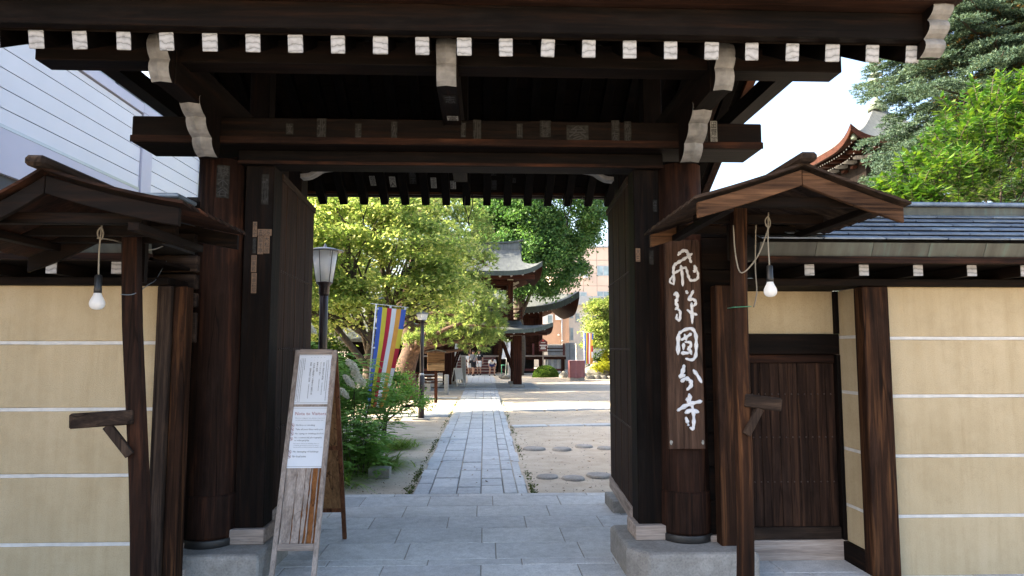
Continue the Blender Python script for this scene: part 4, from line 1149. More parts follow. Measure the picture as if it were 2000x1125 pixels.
def vcol(o, txt, x, ztop, cell, mat, wid=None):
    mb = MB(); n = len(txt)
    fit_text(mb, '\n'.join(txt), fpt(x, ztop-cell*n/2, 0.006), U, fW, (wid or cell*0.82), cell*n*0.96)
    mb.build('lettering', M[mat], o, fix=False)
vcol(po, '国分寺境内での左記の行為を禁止します', LX1-0.03, 1.632, 0.0195, 'ink_red', 0.016)
for i,(tx,cell) in enumerate((('火気の使用及び喫煙',0.0175),('ゴミのポイ捨て',0.0175),('食事や飲酒',0.0175),('文化財や建築物への落書きや破損行為',0.0165),('営利・商業目的の利用',0.0175))):
    x = LX1-0.093-i*0.0265
    vcol(po, '一、', x, 1.632, 0.014, 'ink', 0.010)
    vcol(po, tx, x, 1.598, cell, 'ink', 0.0145)
def small_col(o, x, z1, z0):
    mb = MB(); z = z1
    while z > z0:
        h = random.uniform(0.005,0.0075); w = random.uniform(0.004,0.0055)
        mb.quad(fpt(x-w/2,z-h,0.006),fpt(x+w/2,z-h,0.006),fpt(x+w/2,z,0.006),fpt(x-w/2,z,0.006)); z -= h+0.0035
    mb.build('fine_print', M['ink_soft'], o, fix=False)
small_col(po, LX1-0.056, 1.61, 1.29); small_col(po, LX1-0.070, 1.605, 1.36)
small_col(po, LX1-0.093, 1.425, 1.335); small_col(po, LX1-0.1195, 1.455, 1.36); small_col(po, LX1-0.199, 1.41, 1.30)
for k_,(a_,b_) in enumerate(((1.62,1.53),(1.62,1.28),(1.62,1.275),(1.61,1.285))): small_col(po, LX0+0.098-0.0135*k_-0.02, a_, b_)
pe = poster(0.775,1.235,LX0-0.004,LX1-0.002); border(pe,0.785,1.225,LX0+0.004,LX1-0.010,0.002,'ink_soft',0.0055)
def hline(o, txt, x, z, h, mat, w=None, cx=False):
    mb = MB(); fit_text(mb, txt, fpt(x,z,0.006), U, fW, w, h, cx); mb.build('lettering', M[mat], o, fix=False)
mx = (LX0+LX1)/2
hline(pe, 'Note to Visitors', mx+0.005, 1.182, 0.026, 'ink_red', 0.245, True)
hline(pe, 'This is a religious site, please respect it', mx+0.002, 1.146, 0.0105, 'ink_soft', 0.235, True)
hline(pe, 'as such and observe the following rules.', mx+0.002, 1.130, 0.0105, 'ink_soft', 0.225, True)
lines = [('No fires or smoking',1.092,0.150),('Take all your litter with you',1.060,0.215),('No eating or drinking alcohol',1.028,0.222),('No commercial photography',0.998,0.215),('or videography',0.977,0.115),
         ('No damaging of buildings',0.893,0.198),('No loud noise',0.860,0.105)]
for tx,z,w in lines: hline(pe, tx, LX0+0.062, z, 0.0165, 'ink', w)
for j,tx in enumerate(('E.g.: photo shoots in wedding attire or','costumes, group photo shoots, or photo','shoots with a professional photographer, etc.')):
    hline(pe, tx, LX0+0.06, 0.954-0.0135*j, 0.010, 'ink_soft', (0.20,0.20,0.228)[j])
for z in (1.092,1.060,1.028,0.990,0.893,0.860):
    mb = MB(); cx, cz = LX0+0.036, z
    for a in range(16):
        t0, t1 = 2*pi*a/16, 2*pi*(a+1)/16
        mb.quad(*[fpt(cx+r*cos(t), cz+r*sin(t), 0.006) for r,t in ((0.0115,t0),(0.0138,t0),(0.0138,t1),(0.0115,t1))])
    mb.quad(*[fpt(cx+a, cz+b, 0.0063) for a,b in ((-0.009,0.007),(0.007,-0.009),(0.009,-0.007),(-0.007,0.009))])
    mb.build('ban_icon', M['ink_red'], pe, fix=False)
    MB().quad(*[fpt(cx+a, cz+b, 0.0058) for a,b in ((-0.006,-0.003),(0.005,-0.004),(0.006,0.003),(-0.004,0.004))]).build('icon_picture', M['ink_soft'], pe, fix=False)
# ------------------------------------------------------------------ buildings
def roof_shape(cx, cy, rh, ehx, ehy, ze, zrid, vb, lift, thick=0.16, cur=1.55, nu=20, nv=10):
    """hip-and-gable (vb>0) or pyramid roof; returns (top, edge, underside) builders"""
    def zz(v): return zrid + (ze-zrid)*(1-(1-v)**cur)
    def w(v): return rh if v <= vb else rh + (ehx-rh)*((v-vb)/(1-vb))**1.0
    def lf(u, v): return lift*abs(u)**5*v**3
    top = MB(); under = MB(); edge = MB()
    for s in (-1, 1):
        F = lambda u, v, s=s: (cx+(2*u-1)*w(v), cy+s*ehy*v, zz(v)+lf(2*u-1, v))
        top.grid(F, nu, nv)
        under.grid(lambda u,v,F=F: (lambda p: (p[0],p[1],p[2]-thick*(0.6+0.4*v)))(F(u,0.25+0.75*v)), nu, nv)
        G = lambda t, k, s=s: (lambda p: (p[0],p[1]+s*0.004*k,p[2]-thick*k))(F(t,1.0))
        edge.grid(G, nu*2, 1)
        H = lambda u, v, s=s: (cx+s*w(vb+(1-vb)*v), cy+ehy*(vb+(1-vb)*v)*(2*u-1), zz(vb+(1-vb)*v)+lf(2*u-1, vb+(1-vb)*v))
        top.grid(H, nu, nv)
        under.grid(lambda u,v,H=H: (lambda p: (p[0],p[1],p[2]-thick*(0.6+0.4*v)))(H(u,0.2+0.8*v)), nu, nv)
        K = lambda t, k, s=s: (lambda p: (p[0]+s*0.004*k,p[1],p[2]-thick*k))(H(t,1.0))
        edge.grid(K, nu*2, 1)
    gable = MB()
    if vb > 0:
        for s in (-1, 1):
            xg = cx+s*(rh-0.12); n = 6
            pts = [(cy+ehy*vb*(2*i/n-1), zz(vb*abs(2*i/n-1))-0.03) for i in range(n+1)]
            pts += [(cy+ehy*vb, zz(vb)-0.25), (cy-ehy*vb, zz(vb)-0.25)]
            gable.add([(xg,y,z) for y,z in pts], [tuple(range(len(pts)))])
    return top, edge, under, gable, zz

# ---- bell tower over the path
BX, BY = -0.08, 32.0
bt = thing('bell_tower', (BX, BY, 0.03), 'two storey wooden bell tower with grey green copper roofs over the path', 'bell tower')
cxs = (BX-1.56, BX+1.52)
for x in cxs:
    for y in (30.55, 33.45):
        MB().box(x-0.30,x+0.30,y-0.28,y+0.28,0.03,0.16).build('column_base', M['basestone'], bt, bevel=0.015)
        MB().box(x-0.19,x+0.19,y-0.19,y+0.19,0.16,2.62).build('column', M['temple_z'], bt, bevel=0.02)
        MB().box(x-0.20,x+0.20,y-0.20,y+0.20,2.30,2.38).build('column_fitting', M['copper_old'], bt)
for y in (30.55,33.45):
    MB().box(BX-2.3,BX+2.3,y-0.08,y+0.08,2.40,2.60).build('tie_beam', M['temple_x'], bt, bevel=0.01)
    MB().beam((cxs[1]-0.15,y,0.75),(cxs[1]-0.62,y,2.05),0.09,0.09,up=(0,1,0)).build('brace', M['temple_z'], bt)
    MB().beam((cxs[0]+0.15,y,0.75),(cxs[0]+0.62,y,2.05),0.09,0.09,up=(0,1,0)).build('brace', M['temple_z'], bt)
for x in cxs: MB().box(x-0.08,x+0.08,30.4,33.6,2.42,2.58).build('tie_beam', M['temple_y'], bt, bevel=0.01)
MB().box(BX-1.9,BX+1.9,30.1,33.9,2.64,2.70).build('floor_boards', M['temple_x'], bt)
tp, ed, un, ga, _ = roof_shape(BX, BY, 1.75, 2.95, 3.15, 2.52, 3.02, 0.52, 0.30, 0.16, 1.3)
tp.build('lower_roof', M['temple_roof'], bt, fix=False); ed.build('lower_roof_edge', M['roof_edge'], bt, fix=False); un.build('lower_soffit', M['temple_x'], bt, fix=False)
dot = MB().lathe([(0.045,0),(0.045,0.02),(0.03,0.03)], n=10).mesh('rafter_end', M['white_end'])
def rafter_dots(par, n, x0, x1, y, z, lift=0.0, sc=1.0):
    for i in range(n):
        t = i/(n-1); o = put(dot, 'rafter_end', par, (x0+(x1-x0)*t, y, z+lift*abs(2*t-1)**4), (pi/2,0,0), (sc,sc,sc))
rafter_dots(bt, 13, BX-2.6, BX+2.6, BY-2.98, 2.36, 0.18)
MB().box(BX-2.7,BX+2.7,BY-2.96,BY-2.86,2.28,2.42).build('eave_beam', M['temple_x'], bt)
# upper storey
for x in (BX-1.22, BX+1.22):
    for y in (BY-1.2, BY+1.2):
        MB().box(x-0.12,x+0.12,y-0.12,y+0.12,3.0,5.0).build('upper_column', M['temple_z'], bt, bevel=0.015)
for s in (-1,1):
    for z in (3.12,3.28,3.46):
        MB().box(BX-1.75,BX+1.75,BY+s*1.7-0.035,BY+s*1.7+0.035,z-0.03,z+0.03).build('balcony_rail', M['temple_x'], bt)
        MB().box(BX+s*1.7-0.035,BX+s*1.7+0.035,BY-1.65,BY+1.65,z-0.028,z+0.028).build('balcony_rail', M['temple_y'], bt)
    for k in range(5):
        MB().box(BX-1.7+0.85*k-0.04,BX-1.7+0.85*k+0.04,BY+s*1.7-0.04,BY+s*1.7+0.04,3.0,3.55).build('rail_post', M['temple_z'], bt)
    MB().box(BX-1.35,BX+1.35,BY+s*1.2-0.07,BY+s*1.2+0.07,4.55,4.75).build('upper_beam', M['temple_x'], bt)
    MB().box(BX-1.5,BX+1.5,BY+s*1.2-0.09,BY+s*1.2+0.09,4.9,5.05).build('upper_beam', M['temple_x'], bt)
    MB().box(BX+s*1.2-0.07,BX+s*1.2+0.07,BY-1.35,BY+1.35,4.56,4.74).build('upper_beam', M['temple_y'], bt)
    # carved bracket noses
    for sx in (-1,1):
        MB().prism([(0,0),(0.30,0.16),(0.26,0.24),(0.12,0.17),(0,0.22)], lambda u,v,a,sx=sx,s=s: (BX+sx*(1.32+u),BY+s*1.2+a,4.5+v), -0.04, 0.04).build('bracket_carving', M['copper_old'], bt)
        MB().box(BX+sx*1.22-0.13,BX+sx*1.22+0.13,BY+s*1.2-0.14,BY+s*1.2+0.14,4.78,4.9).build('bracket_block', M['copper_old'], bt)
MB().lathe([(0.42,3.55),(0.43,3.62),(0.38,3.95),(0.34,4.3),(0.22,4.5),(0.05,4.55)], (BX,BY,0), 24).build('bell', M['bronze'], bt)
tp, ed, un, ga, _ = roof_shape(BX, BY, 1.72, 2.50, 3.25, 4.98, 6.45, 0.55, 0.42, 0.20, 1.35)
tp.build('upper_roof', M['temple_roof'], bt, fix=False); ed.build('upper_roof_edge', M['roof_edge'], bt, fix=False); un.build('upper_soffit', M['temple_x'], bt, fix=False); ga.build('gable', M['temple_x'], bt)
rafter_dots(bt, 10, BX-2.15, BX+2.15, BY-3.0, 4.78, 0.22, 1.15)
MB().box(BX-2.2,BX+2.2,BY-2.98,BY-2.88,4.66,4.84).build('eave_beam', M['temple_x'], bt)
rd = MB(); n = 14
for j in range(n):
    pass
f = lambda x: 6.62 + 0.10*abs((x-BX)/1.7)**4
vs = []
for j in range(n+1):
    x = BX-1.68+3.36*j/n
    vs += [(x,BY-0.16,6.34),(x,BY+0.16,6.34),(x,BY+0.13,f(x)),(x,BY-0.13,f(x))]
fs = [(4*i+k,4*i+(k+1)%4,4*i+4+(k+1)%4,4*i+4+k) for i in range(n) for k in range(4)] + [(3,2,1,0),(4*n,4*n+1,4*n+2,4*n+3)]
MB().add(vs, fs).build('ridge', M['temple_roof'], bt)
vs = []
for j in range(n+1):
    x = BX-1.86+3.72*j/n; z = f(x)+0.004
    vs += [(x,BY-0.2,z),(x,BY+0.2,z),(x,BY+0.17,z+0.07),(x,BY-0.17,z+0.07)]
MB().add(vs, fs).build('ridge_cap', M['roof_edge'], bt)
for s in (-1,1): MB().box(BX+s*1.72-0.06,BX+s*1.72+0.06,BY-0.25,BY+0.25,6.05,6.6).build('ridge_end', M['roof_edge'], bt, bevel=0.02)

# ---- main hall
HX, HY = -0.9, 53.5
mh = thing('main_hall', (HX, HY, 0), 'dark red temple main hall with broad green roof behind the bell tower', 'temple hall')
MB().box(HX-4.7,HX+4.9,49.6,57.5,1.25,4.7).build('hall_wall', M['temple_z'], mh)
MB().box(HX-4.75,HX+4.95,49.5,49.62,3.9,4.35).build('frieze', M['temple_x'], mh)
MB().box(HX-4.75,HX+4.95,49.5,49.6,3.0,3.12).build('lintel', M['temple_x'], mh)
for k in range(7): MB().box(HX-4.7+1.6*k-0.14,HX-4.7+1.6*k+0.14,49.36,49.64,1.25,4.6).build('column', M['temple_z'], mh, bevel=0.02)
for k in (0,1,4,5):
    for j in range(4):
        MB().box(HX-4.5+1.6*k+j*0.33,HX-4.5+1.6*k+j*0.33+0.27,49.54,49.6,1.5,2.95).build('lattice_panel', M['temple_x'], mh)
MB().box(HX-1.35,HX+1.45,49.54,49.6,1.3,2.95).build('entrance_dark_panel', M['void'], mh)  # dark panel on the solid wall painting the unlit doorway
# veranda
MB().box(HX-6.3,HX+6.6,48.3,49.6,1.17,1.27).build('veranda_floor', M['pale_x'], mh, bevel=0.01)
MB().box(HX-6.3,HX+6.6,48.34,48.5,0.98,1.168).build('veranda_beam', M['temple_x'], mh)
for k in range(9):
    x = HX-6.1+k*1.56
    if -1.9 < x-HX < 1.9: continue
    MB().box(x-0.12,x+0.12,48.35,48.6,0.02,0.98).build('veranda_post', M['temple_z'], mh)
MB().box(HX+2.0,HX+6.5,48.4,48.5,0.18,0.34).build('skirting_rail', M['board_red'], mh)
MB().box(HX-6.2,HX-2.0,48.4,48.5,0.18,0.34).build('skirting_rail', M['board_red'], mh)
MB().box(HX-6.2,HX+4.4,49.0,49.1,0.02,1.1).build('underfloor_shade', M['void'], mh)  # dark sheet standing in for the shade beneath the veranda
for k in range(4): MB().box(HX+4.75+k*0.42,HX+4.75+k*0.42+0.16,48.62,48.7,0.2,0.98).build('white_slat', M['white_line'], mh)
for x in (HX+4.3,HX+6.45): MB().box(x-0.07,x+0.07,48.34,48.46,1.27,2.1).build('rail_post', M['board_red'], mh)
MB().box(HX+1.6,HX+6.5,48.38,48.44,1.72,1.80).build('hand_rail', M['temple_x'], mh)
MB().box(HX+1.6,HX+6.5,48.38,48.44,1.50,1.55).build('hand_rail', M['temple_x'], mh)
# steps
for k in range(6):
    MB().box(HX-1.75,HX+1.65,46.9+k*0.26,48.34,0.05+k*0.19,0.05+(k+1)*0.19-0.05).build('step', M['board_red'], mh)
    MB().box(HX-1.78,HX+1.68,46.86+k*0.26,46.9+k*0.26+0.30,0.05+(k+1)*0.19-0.048,0.05+(k+1)*0.19).build('tread', M['pale_x'], mh, bevel=0.006)
for x in (HX-2.0,HX+1.95):
    MB().box(x-0.11,x+0.11,46.75,46.97,0.0,3.6).build('porch_column', M['orange_z'], mh, bevel=0.02)
    MB().box(x-0.22,x+0.22,46.64,47.08,0.0,0.12).build('column_base', M['pale_x'], mh)
tp, ed, un, ga, _ = roof_shape(HX, HY, 5.2, 7.4, 6.4, 4.55, 9.6, 0.5, 1.15, 0.42, 1.5, 24, 10)
tp.build('roof', M['temple_roof'], mh, fix=False); ed.build('roof_edge', M['roof_edge'], mh, fix=False); un.build('soffit', M['temple_x'], mh, fix=False); ga.build('gable', M['temple_x'], mh)
MB().box(HX-5.1,HX+5.1,HY-0.3,HY+0.3,9.4,10.1).build('ridge', M['temple_roof'], mh, bevel=0.05)
rafter_dots(mh, 44, HX-6.8, HX+6.8, HY-6.1, 4.05, 0.85, 0.9)

# ---- three storey pagoda
GXp, GYp = 22.1, 37.0
pg = thing('pagoda', (GXp, GYp, 0), 'three storey pagoda with upturned red brown eaves behind the spruce', 'pagoda')
for k,(zb,zt,half,eh,ze,zp) in enumerate(((0.2,4.2,2.6,4.2,4.3,6.2),(5.4,8.2,2.2,3.8,8.2,10.0),(9.2,12.5,1.9,3.55,12.4,15.3))):
    MB().box(GXp-half,GXp+half,GYp-half,GYp+half,zb,zt).build('storey', M['wood_z'], pg)
    tp, ed, un, ga, _ = roof_shape(GXp, GYp, 0.25 if k == 2 else half*0.9, eh, eh, ze, zp, 0.02, 0.75, 0.34, 1.5, 20, 10)
    tp.build('roof', M['temple_roof'], pg, fix=False); ed.build('roof_edge', M['temple_x'], pg, fix=False); un.build('soffit', M['red_x'], pg, fix=False)
    if k == 2:
        for r in range(2):
            n = 26; off = eh-0.35-0.45*r; zz0 = ze-0.42-0.26*r
            for i in range(n):
                t = i/(n-1); x = -off+2*off*t; lf_ = 0.55*abs(2*t-1)**5
                put(dot, 'rafter_end', pg, (GXp+x, GYp-off, zz0+lf_), (pi/2,0,0), (0.9,0.9,1))
                put(dot, 'rafter_end', pg, (GXp-off, GYp+x, zz0+lf_), (0,-pi/2,0), (0.9,0.9,1))
        for i in range(5):
            x = GXp-half+2*half*i/4
            for q in range(3):
                MB().box(x-0.16,x+0.16,GYp-half-0.25-0.35*q,GYp-half-0.02,zt-1.0+0.28*q,zt-0.86+0.28*q).build('bracket', M['white_nose'] if q==1 else M['temple_x'], pg)
                y = GYp-half+2*half*i/4
                MB().box(GXp-half-0.25-0.35*q,GXp-half-0.02,y-0.16,y+0.16,zt-1.0+0.28*q,zt-0.86+0.28*q).build('bracket', M['white_nose'] if q==1 else M['temple_x'], pg)
        MB().lathe([(0.14,0),(0.15,0.1),(0.10,0.28),(0.03,0.34)], (GXp-eh+0.3,GYp-eh+0.3,ze+0.0), 12).build('wind_bell', M['bronze'], pg)
MB().lathe([(0.5,15.1),(0.5,15.4),(0.3,15.6),(0.09,15.8),(0.09,19.5),(0.03,21)], (GXp,GYp,0), 14).build('spire', M['bronze'], pg)
for k in range(9): MB().lathe([(0.12,-0.05),(0.42-0.02*k,-0.04),(0.42-0.02*k,0.05),(0.12,0.06)], (GXp,GYp,16.1+k*0.36), 18).build('spire_ring', M['bronze'], pg)

# ---- pale building on the left, beyond the wall
LXb = -6.5
lb = thing('pale_building', (LXb-4, 10, 0), 'large pale blue clad building rising behind the left wall', 'building')
MB().box(LXb-8, LXb-0.04, 0.5, 17.3, 0, 6.21).build('wall_core', M['siding_gap'], lb)
band0, band1 = 4.05, 4.66
for sec,(y0,y1) in enumerate(((0.5,12.96),(13.36,17.3))):
    z = 0.03
    while z < 6.1:
        z1 = min(z+0.27, 6.14)
        if sec == 0 and z < band1 and z1 > band0: z = band1+0.014; continue
        MB().box(LXb-0.04, LXb, y0, y1-0.004, z, z1-0.016).build('siding_board', M['siding'], lb, origin=(LXb,(y0+y1)/2,z))
        z = z1
MB().box(LXb-0.04, LXb+0.02, 0.5, 12.94, band0, band1).build('band_course', M['siding_trim'], lb)
MB().box(LXb-0.04, LXb+0.024, 0.5, 12.94, band1+0.002, band1+0.05).build('flashing', M['alu'], lb)
MB().box(LXb-0.04, LXb+0.04, 12.97, 13.35, 0, 6.16).build('pilaster', M['siding_trim'], lb)
MB().box(LXb-0.04, LXb+0.04, 0.5, 12.95, 6.15, 6.33).build('parapet', M['siding_trim'], lb)
MB().box(LXb-0.04, LXb+0.04, 12.96, 17.3, 6.17, 6.33).build('parapet', M['siding_trim'], lb)
MB().tube([(LXb+0.09,15.6,0.0),(LXb+0.09,15.6,6.1)],0.04,10).build('downpipe', M['siding_trim'], lb)
# upper storey set back
MB().box(LXb-7, LXb-0.87, 5.5, 16.6, 6.2, 7.5).build('upper_core', M['siding_gap'], lb)
z = 6.22
while z < 7.3:
    y = 5.5
    while y < 15.5:
        if not (13.2 < y < 13.8): MB().box(LXb-0.87, LXb-0.84, y, min(y+1.15,15.6)-0.008, z, z+0.245).build('cladding_block', M['siding_grey'], lb, origin=(LXb,y,z))
        y += 1.15
    z += 0.26
MB().box(LXb-0.87, LXb-0.78, 13.55, 13.77, 6.2, 7.5).build('wall_duct', M['siding_gap'], lb)
MB().box(LXb-0.87, LXb-0.72, 15.65, 16.6, 6.2, 7.56).build('corner_pilaster', M['siding_trim'], lb)
# dark low roof line beyond the wall, by the left pillar
nb_ = thing('outbuilding', (-4.6, 8.2, 0), 'dark low tiled outbuilding roof between the left wall and pale building', 'outbuilding')
MB().prism([(7.3,2.95),(8.4,3.28),(9.6,2.9),(9.6,2.75),(7.3,2.8)], lambda u,v,a: (a,u,v), -6.3, -3.0).build('roof', M['patina'], nb_)
MB().box(-6.2,-3.1,7.5,9.4,-0.03,2.9).build('wall', M['wood_z'], nb_)
t0 = at(385,415,6.3)
MB().lathe([(0.075,0),(0.075,0.02)], n=16).mesh('x', None)

# ---- far buildings on the right
fb = thing('beige_building', (10, 80, 0), 'tall beige panelled building with paired windows behind the ginkgo', 'building')
yb_ = 80.0
def fbp(px, py): return at(px, py, yb_)
a = fbp(1085, 482); b = fbp(1330, 482)
MB().box(a.x, b.x, yb_+0.05, yb_+14, 0, a.z-0.05).build('wall_core', M['beige_joint'], fb)
MB().box(a.x-0.2, b.x+0.2, yb_-0.2, yb_+14.2, a.z-0.05, a.z+0.12).build('parapet', M['alu'], fb)
wins = [(1166,519,1190,539),(1131,520,1145,540),(1120,570,1146,590),(1166,569,1190,586),(1205,519,1230,539),(1166,620,1190,640)]
z = 0.0; H = (a.z-0.05)/9
for r in range(9):
    x = a.x; 
    while x < b.x-0.1:
        x2 = min(x+1.62, b.x)
        MB().box(x+0.03, x2-0.03, yb_, yb_+0.06, r*H+0.03, (r+1)*H-0.03).build('wall_panel', M['beige'], fb, origin=(x,yb_,r*H)); x += 1.62
for (x0,y0,x1,y1) in wins:
    p, q = fbp(x0,y1), fbp(x1,y0)
    wo = MB().box(p.x,q.x,yb_-0.06,yb_+0.08,p.z,q.z).build('window', M['alu'], fb)
    m_ = (p.x+q.x)/2
    for c0,c1 in ((p.x+0.08,m_-0.05),(m_+0.05,q.x-0.08)):
        MB().box(c0,c1,yb_-0.075,yb_-0.061,p.z+0.09,q.z-0.09).build('pane', M['glass'], wo)
MB().box(*(fbp(1138,520).x,fbp(1146,520).x), yb_-0.9, yb_-0.1, fbp(0,540).z, fbp(0,522).z).build('cooling_unit', M['alu'], fb, bevel=0.05)
sh = thing('tan_house', (8, 66, 0), 'salmon tan house with curtained window and roof sign behind the hall', 'house')
ys_ = 66.0
p, q = at(1052,690,ys_), at(1111,600,ys_)
MB().box(p.x-3, q.x, ys_, ys_+8, 0, q.z).build('wall', M['tan_wall'], sh)
MB().box(p.x-3.2, q.x+0.3, ys_-0.3, ys_+8.3, q.z, q.z+0.15).build('roof_edge', M['alu'], sh)
MB().box(p.x-3, q.x+0.01, ys_-0.02, ys_, 0, at(0,672,ys_).z).build('plinth', M['concrete'], sh)
def rect(par, name, mat, x0, y0, x1, y1, Y, d):
    a = at(x0,y1,Y); b = at(x1,y0,Y)
    return MB().box(a.x,b.x,Y-d,Y-d+0.05,a.z,b.z).build(name, M[mat], par)
w_ = rect(sh,'window','white_plastic',1060,614,1080,633,ys_,0.06)
rect(w_,'pane','curtain',1062,616,1069,631,ys_,0.10); rect(w_,'pane','glass',1070,616,1078,631,ys_,0.10)
rect(sh,'wall_vent','white_plastic',1084,615,1096,625,ys_,0.2)
MB().tube([(at(1097,600,ys_).x,ys_-0.1,0.2),(at(1097,600,ys_).x,ys_-0.1,q.z)],0.06,8).build('downpipe', M['alu'], sh)
for px,py in ((1091,654),(1098,665)):
    c_ = at(px,py,ys_-0.1); MB().lathe([(0.09,-0.06),(0.1,0),(0.05,0.08)], c_, 10).build('wall_lamp', M['white_plastic'], sh)
gh = thing('pale_house', (11, 70, 0), 'pale rendered low house between the tan house and maple', 'house')
p, q = at(1110,690,70), at(1150,596,70)
MB().box(p.x, q.x+6, 70, 77, 0, q.z).build('wall', M['pale_wall'], gh)
MB().prism([(p.x-0.4,q.z),(q.x+6.4,q.z),(q.x+6.0,q.z+0.9),(p.x,q.z+0.9)], lambda u,v,a_: (u,a_,v), 69.5, 77.5).build('roof', M['alu'], gh)
for x0,x1,y0,y1 in ((1113,1120,608,622),(1113,1120,640,665),(1124,1132,612,630)):
    w_ = rect(gh,'window','alu',x0,y0,x1,y1,70,0.06); rect(w_,'pane','glass',x0+1,y0+1,x1-1,y1-1,70,0.09)
gw = thing('block_wall', (9, 58, 0), 'low grey block garden wall with gate pillars behind the hall', 'wall')
p, q = at(1070,722,58), at(1124,672,58)
MB().box(p.x,q.x,58,58.2,0,q.z-0.1).build('wall_panel', M['concrete'], gw)
for px in (1108,1117): 
    c_ = at(px,700,57.9); MB().box(c_.x-0.18,c_.x+0.18,57.8,58.3,0,q.z+0.1).build('pillar', M['concrete'], gw, bevel=0.02)
MB().box(q.x+0.3, q.x+5.5, 60, 60.2, 0, 2.2).build('wall_panel', M['pale_wall'], gw)
# ------------------------------------------------------------------ courtyard things
def street_lamp(x, y, label, ztop, zsh, big):
    t = thing('street_lamp', (x,y,-0.03), label, 'street lamp')
    if big:
        MB().lathe([(0.062,-0.03),(0.062,zsh-0.17),(0.05,zsh-0.15)], (x,y,0), 20).build('post', M['post_brown'], t)
        MB().lathe([(0.072,zsh-0.20),(0.078,zsh-0.17),(0.078,zsh-0.06),(0.12,zsh-0.015),(0.12,zsh)], (x,y,0), 20).build('collar', M['post_brown'], t)
        MB().lathe([(0.118,zsh),(0.185,ztop-0.07)], (x,y,0), 28).build('lamp_shade', M['opal'], t)
        MB().lathe([(0.27,ztop-0.075),(0.265,ztop-0.06),(0.13,ztop-0.025),(0.03,ztop-0.01),(0.02,ztop+0.015),(0.004,ztop+0.05)], (x,y,0), 32).build('lamp_cap', M['lampcap'], t)
        for k in range(6):
            a = 2*pi*k/6+0.3
            MB().tube([(x+0.124*cos(a),y+0.124*sin(a),zsh),(x+0.19*cos(a),y+0.19*sin(a),ztop-0.06)],0.005,5).build('cage_wire', M['iron'], t)
        for k in range(6):
            a = 2*pi*k/6
            MB().tube([(x+0.255*cos(a),y+0.255*sin(a),ztop-0.07),(x+0.245*cos(a),y+0.245*sin(a),ztop-0.17)],0.003,4).build('drip_wire', M['iron'], t)
    else:
        MB().lathe([(0.075,-0.03),(0.075,1.02),(0.05,1.06)], (x,y,0), 20).build('lower_post', M['post_brown'], t)
        MB().lathe([(0.048,1.0),(0.048,zsh-0.02)], (x,y,0), 16).build('post', M['post_brown'], t)
        MB().lathe([(0.05,1.045),(0.056,1.05),(0.056,1.10),(0.05,1.105)], (x,y,0), 16).build('joint_ring', M['alu'], t)
        MB().lathe([(0.06,zsh-0.03),(0.09,zsh)], (x,y,0), 16).build('lamp_seat', M['post_brown'], t)
        MB().lathe([(0.105,zsh),(0.145,ztop-0.04)], (x,y,0), 4, False).build('lamp_shade', M['opal'], t)
        MB().lathe([(0.17,ztop-0.04),(0.15,ztop-0.02),(0.02,ztop+0.03)], (x,y,0), 4, False).build('lamp_cap', M['lampcap'], t)
        MB().box(x-0.2,x+0.2,y-0.18,y+0.18,-0.06,0.0).build('footing', M['concrete'], t)
p = at(635,487,10.2); q = at(635,551,10.2)
street_lamp(p.x, 10.2, 'lamp with white conical shade on brown post behind the information board', p.z+0.04, q.z, True)
p = at(825,610,17.4); q = at(825,625,17.4)
street_lamp(p.x, 17.4, 'brown lamp post with small square lantern on the sand left of path', p.z, q.z, False)

def flag(label, base, top, w, h, sway, group):
    """vertical striped banner: five long stripes and one column of five blocks"""
    base = Vector(base); top = Vector(top)
    t = thing('striped_flag', base, label, 'flag', group)
    MB().tube([base, top], 0.013, 8).build('pole', M['white_plastic'], t)
    cols_ = ['flag_blue','flag_yellow','flag_red','flag_white','flag_orange']
    def C(u, v):   # u across 0..1, v down 0..1
        pt = top - V(0,0,0.05) + (base-top)*(v*h/(top-base).length)
        x = pt.x + 0.03 + u*w*(1-0.12*v) - sway*v*v*u*0.6 + 0.02*sin(5*v+u*4)*v
        return Vector((x, pt.y - 0.06*sin(u*3.4+2.2*v)*(0.3+v) - 0.035*sin(u*11+v*3)*(0.25+v*0.75), pt.z - 0.05*u + 0.0*v - 0.02*sin(u*3)*v))
    for i in range(5):
        MB().grid(lambda u,v,i=i: C((i+u)/6, v), 4, 16).build('stripe', M[cols_[i]], t, fix=False)
        last = i*0.2
        MB().grid(lambda u,v,i=i: C((5+u)/6, (i+v)/5), 4, 5).build('block', M[cols_[i]], t, fix=False)
    MB().tube([top+V(-0.1,0,0.01), top+V(w+0.07,0,-0.06)], 0.006, 6).build('crossbar', M['white_plastic'], t)
    for k in range(5):
        c_ = C(0.0, k/5+0.02) - V(0.03,0,0)
        MB().box(c_.x-0.005,c_.x+0.05,c_.y-0.008,c_.y+0.008,c_.z-0.014,c_.z+0.014).build('loop', M['flag_white'], t)
    for u in (0.45,0.97):
        c_ = C(u,0.0); MB().box(c_.x-0.018,c_.x+0.018,c_.y-0.008,c_.y+0.008,c_.z,c_.z+0.05).build('loop', M['flag_white'], t)
    return t
tp_ = at(735,594,12.4); flag('large rainbow striped vertical flag on white pole behind the white plumed shrub', (tp_.x-0.19,12.4,-0.03), tp_, 0.50, 1.74, 0.36, 'striped flags')
tp_ = at(1140,648,39.0); flag('small distant rainbow striped flag standing beside the maroon covered box', (tp_.x+0.03,39.0,-0.03), tp_, 0.52, 1.72, 0.04, 'striped flags')

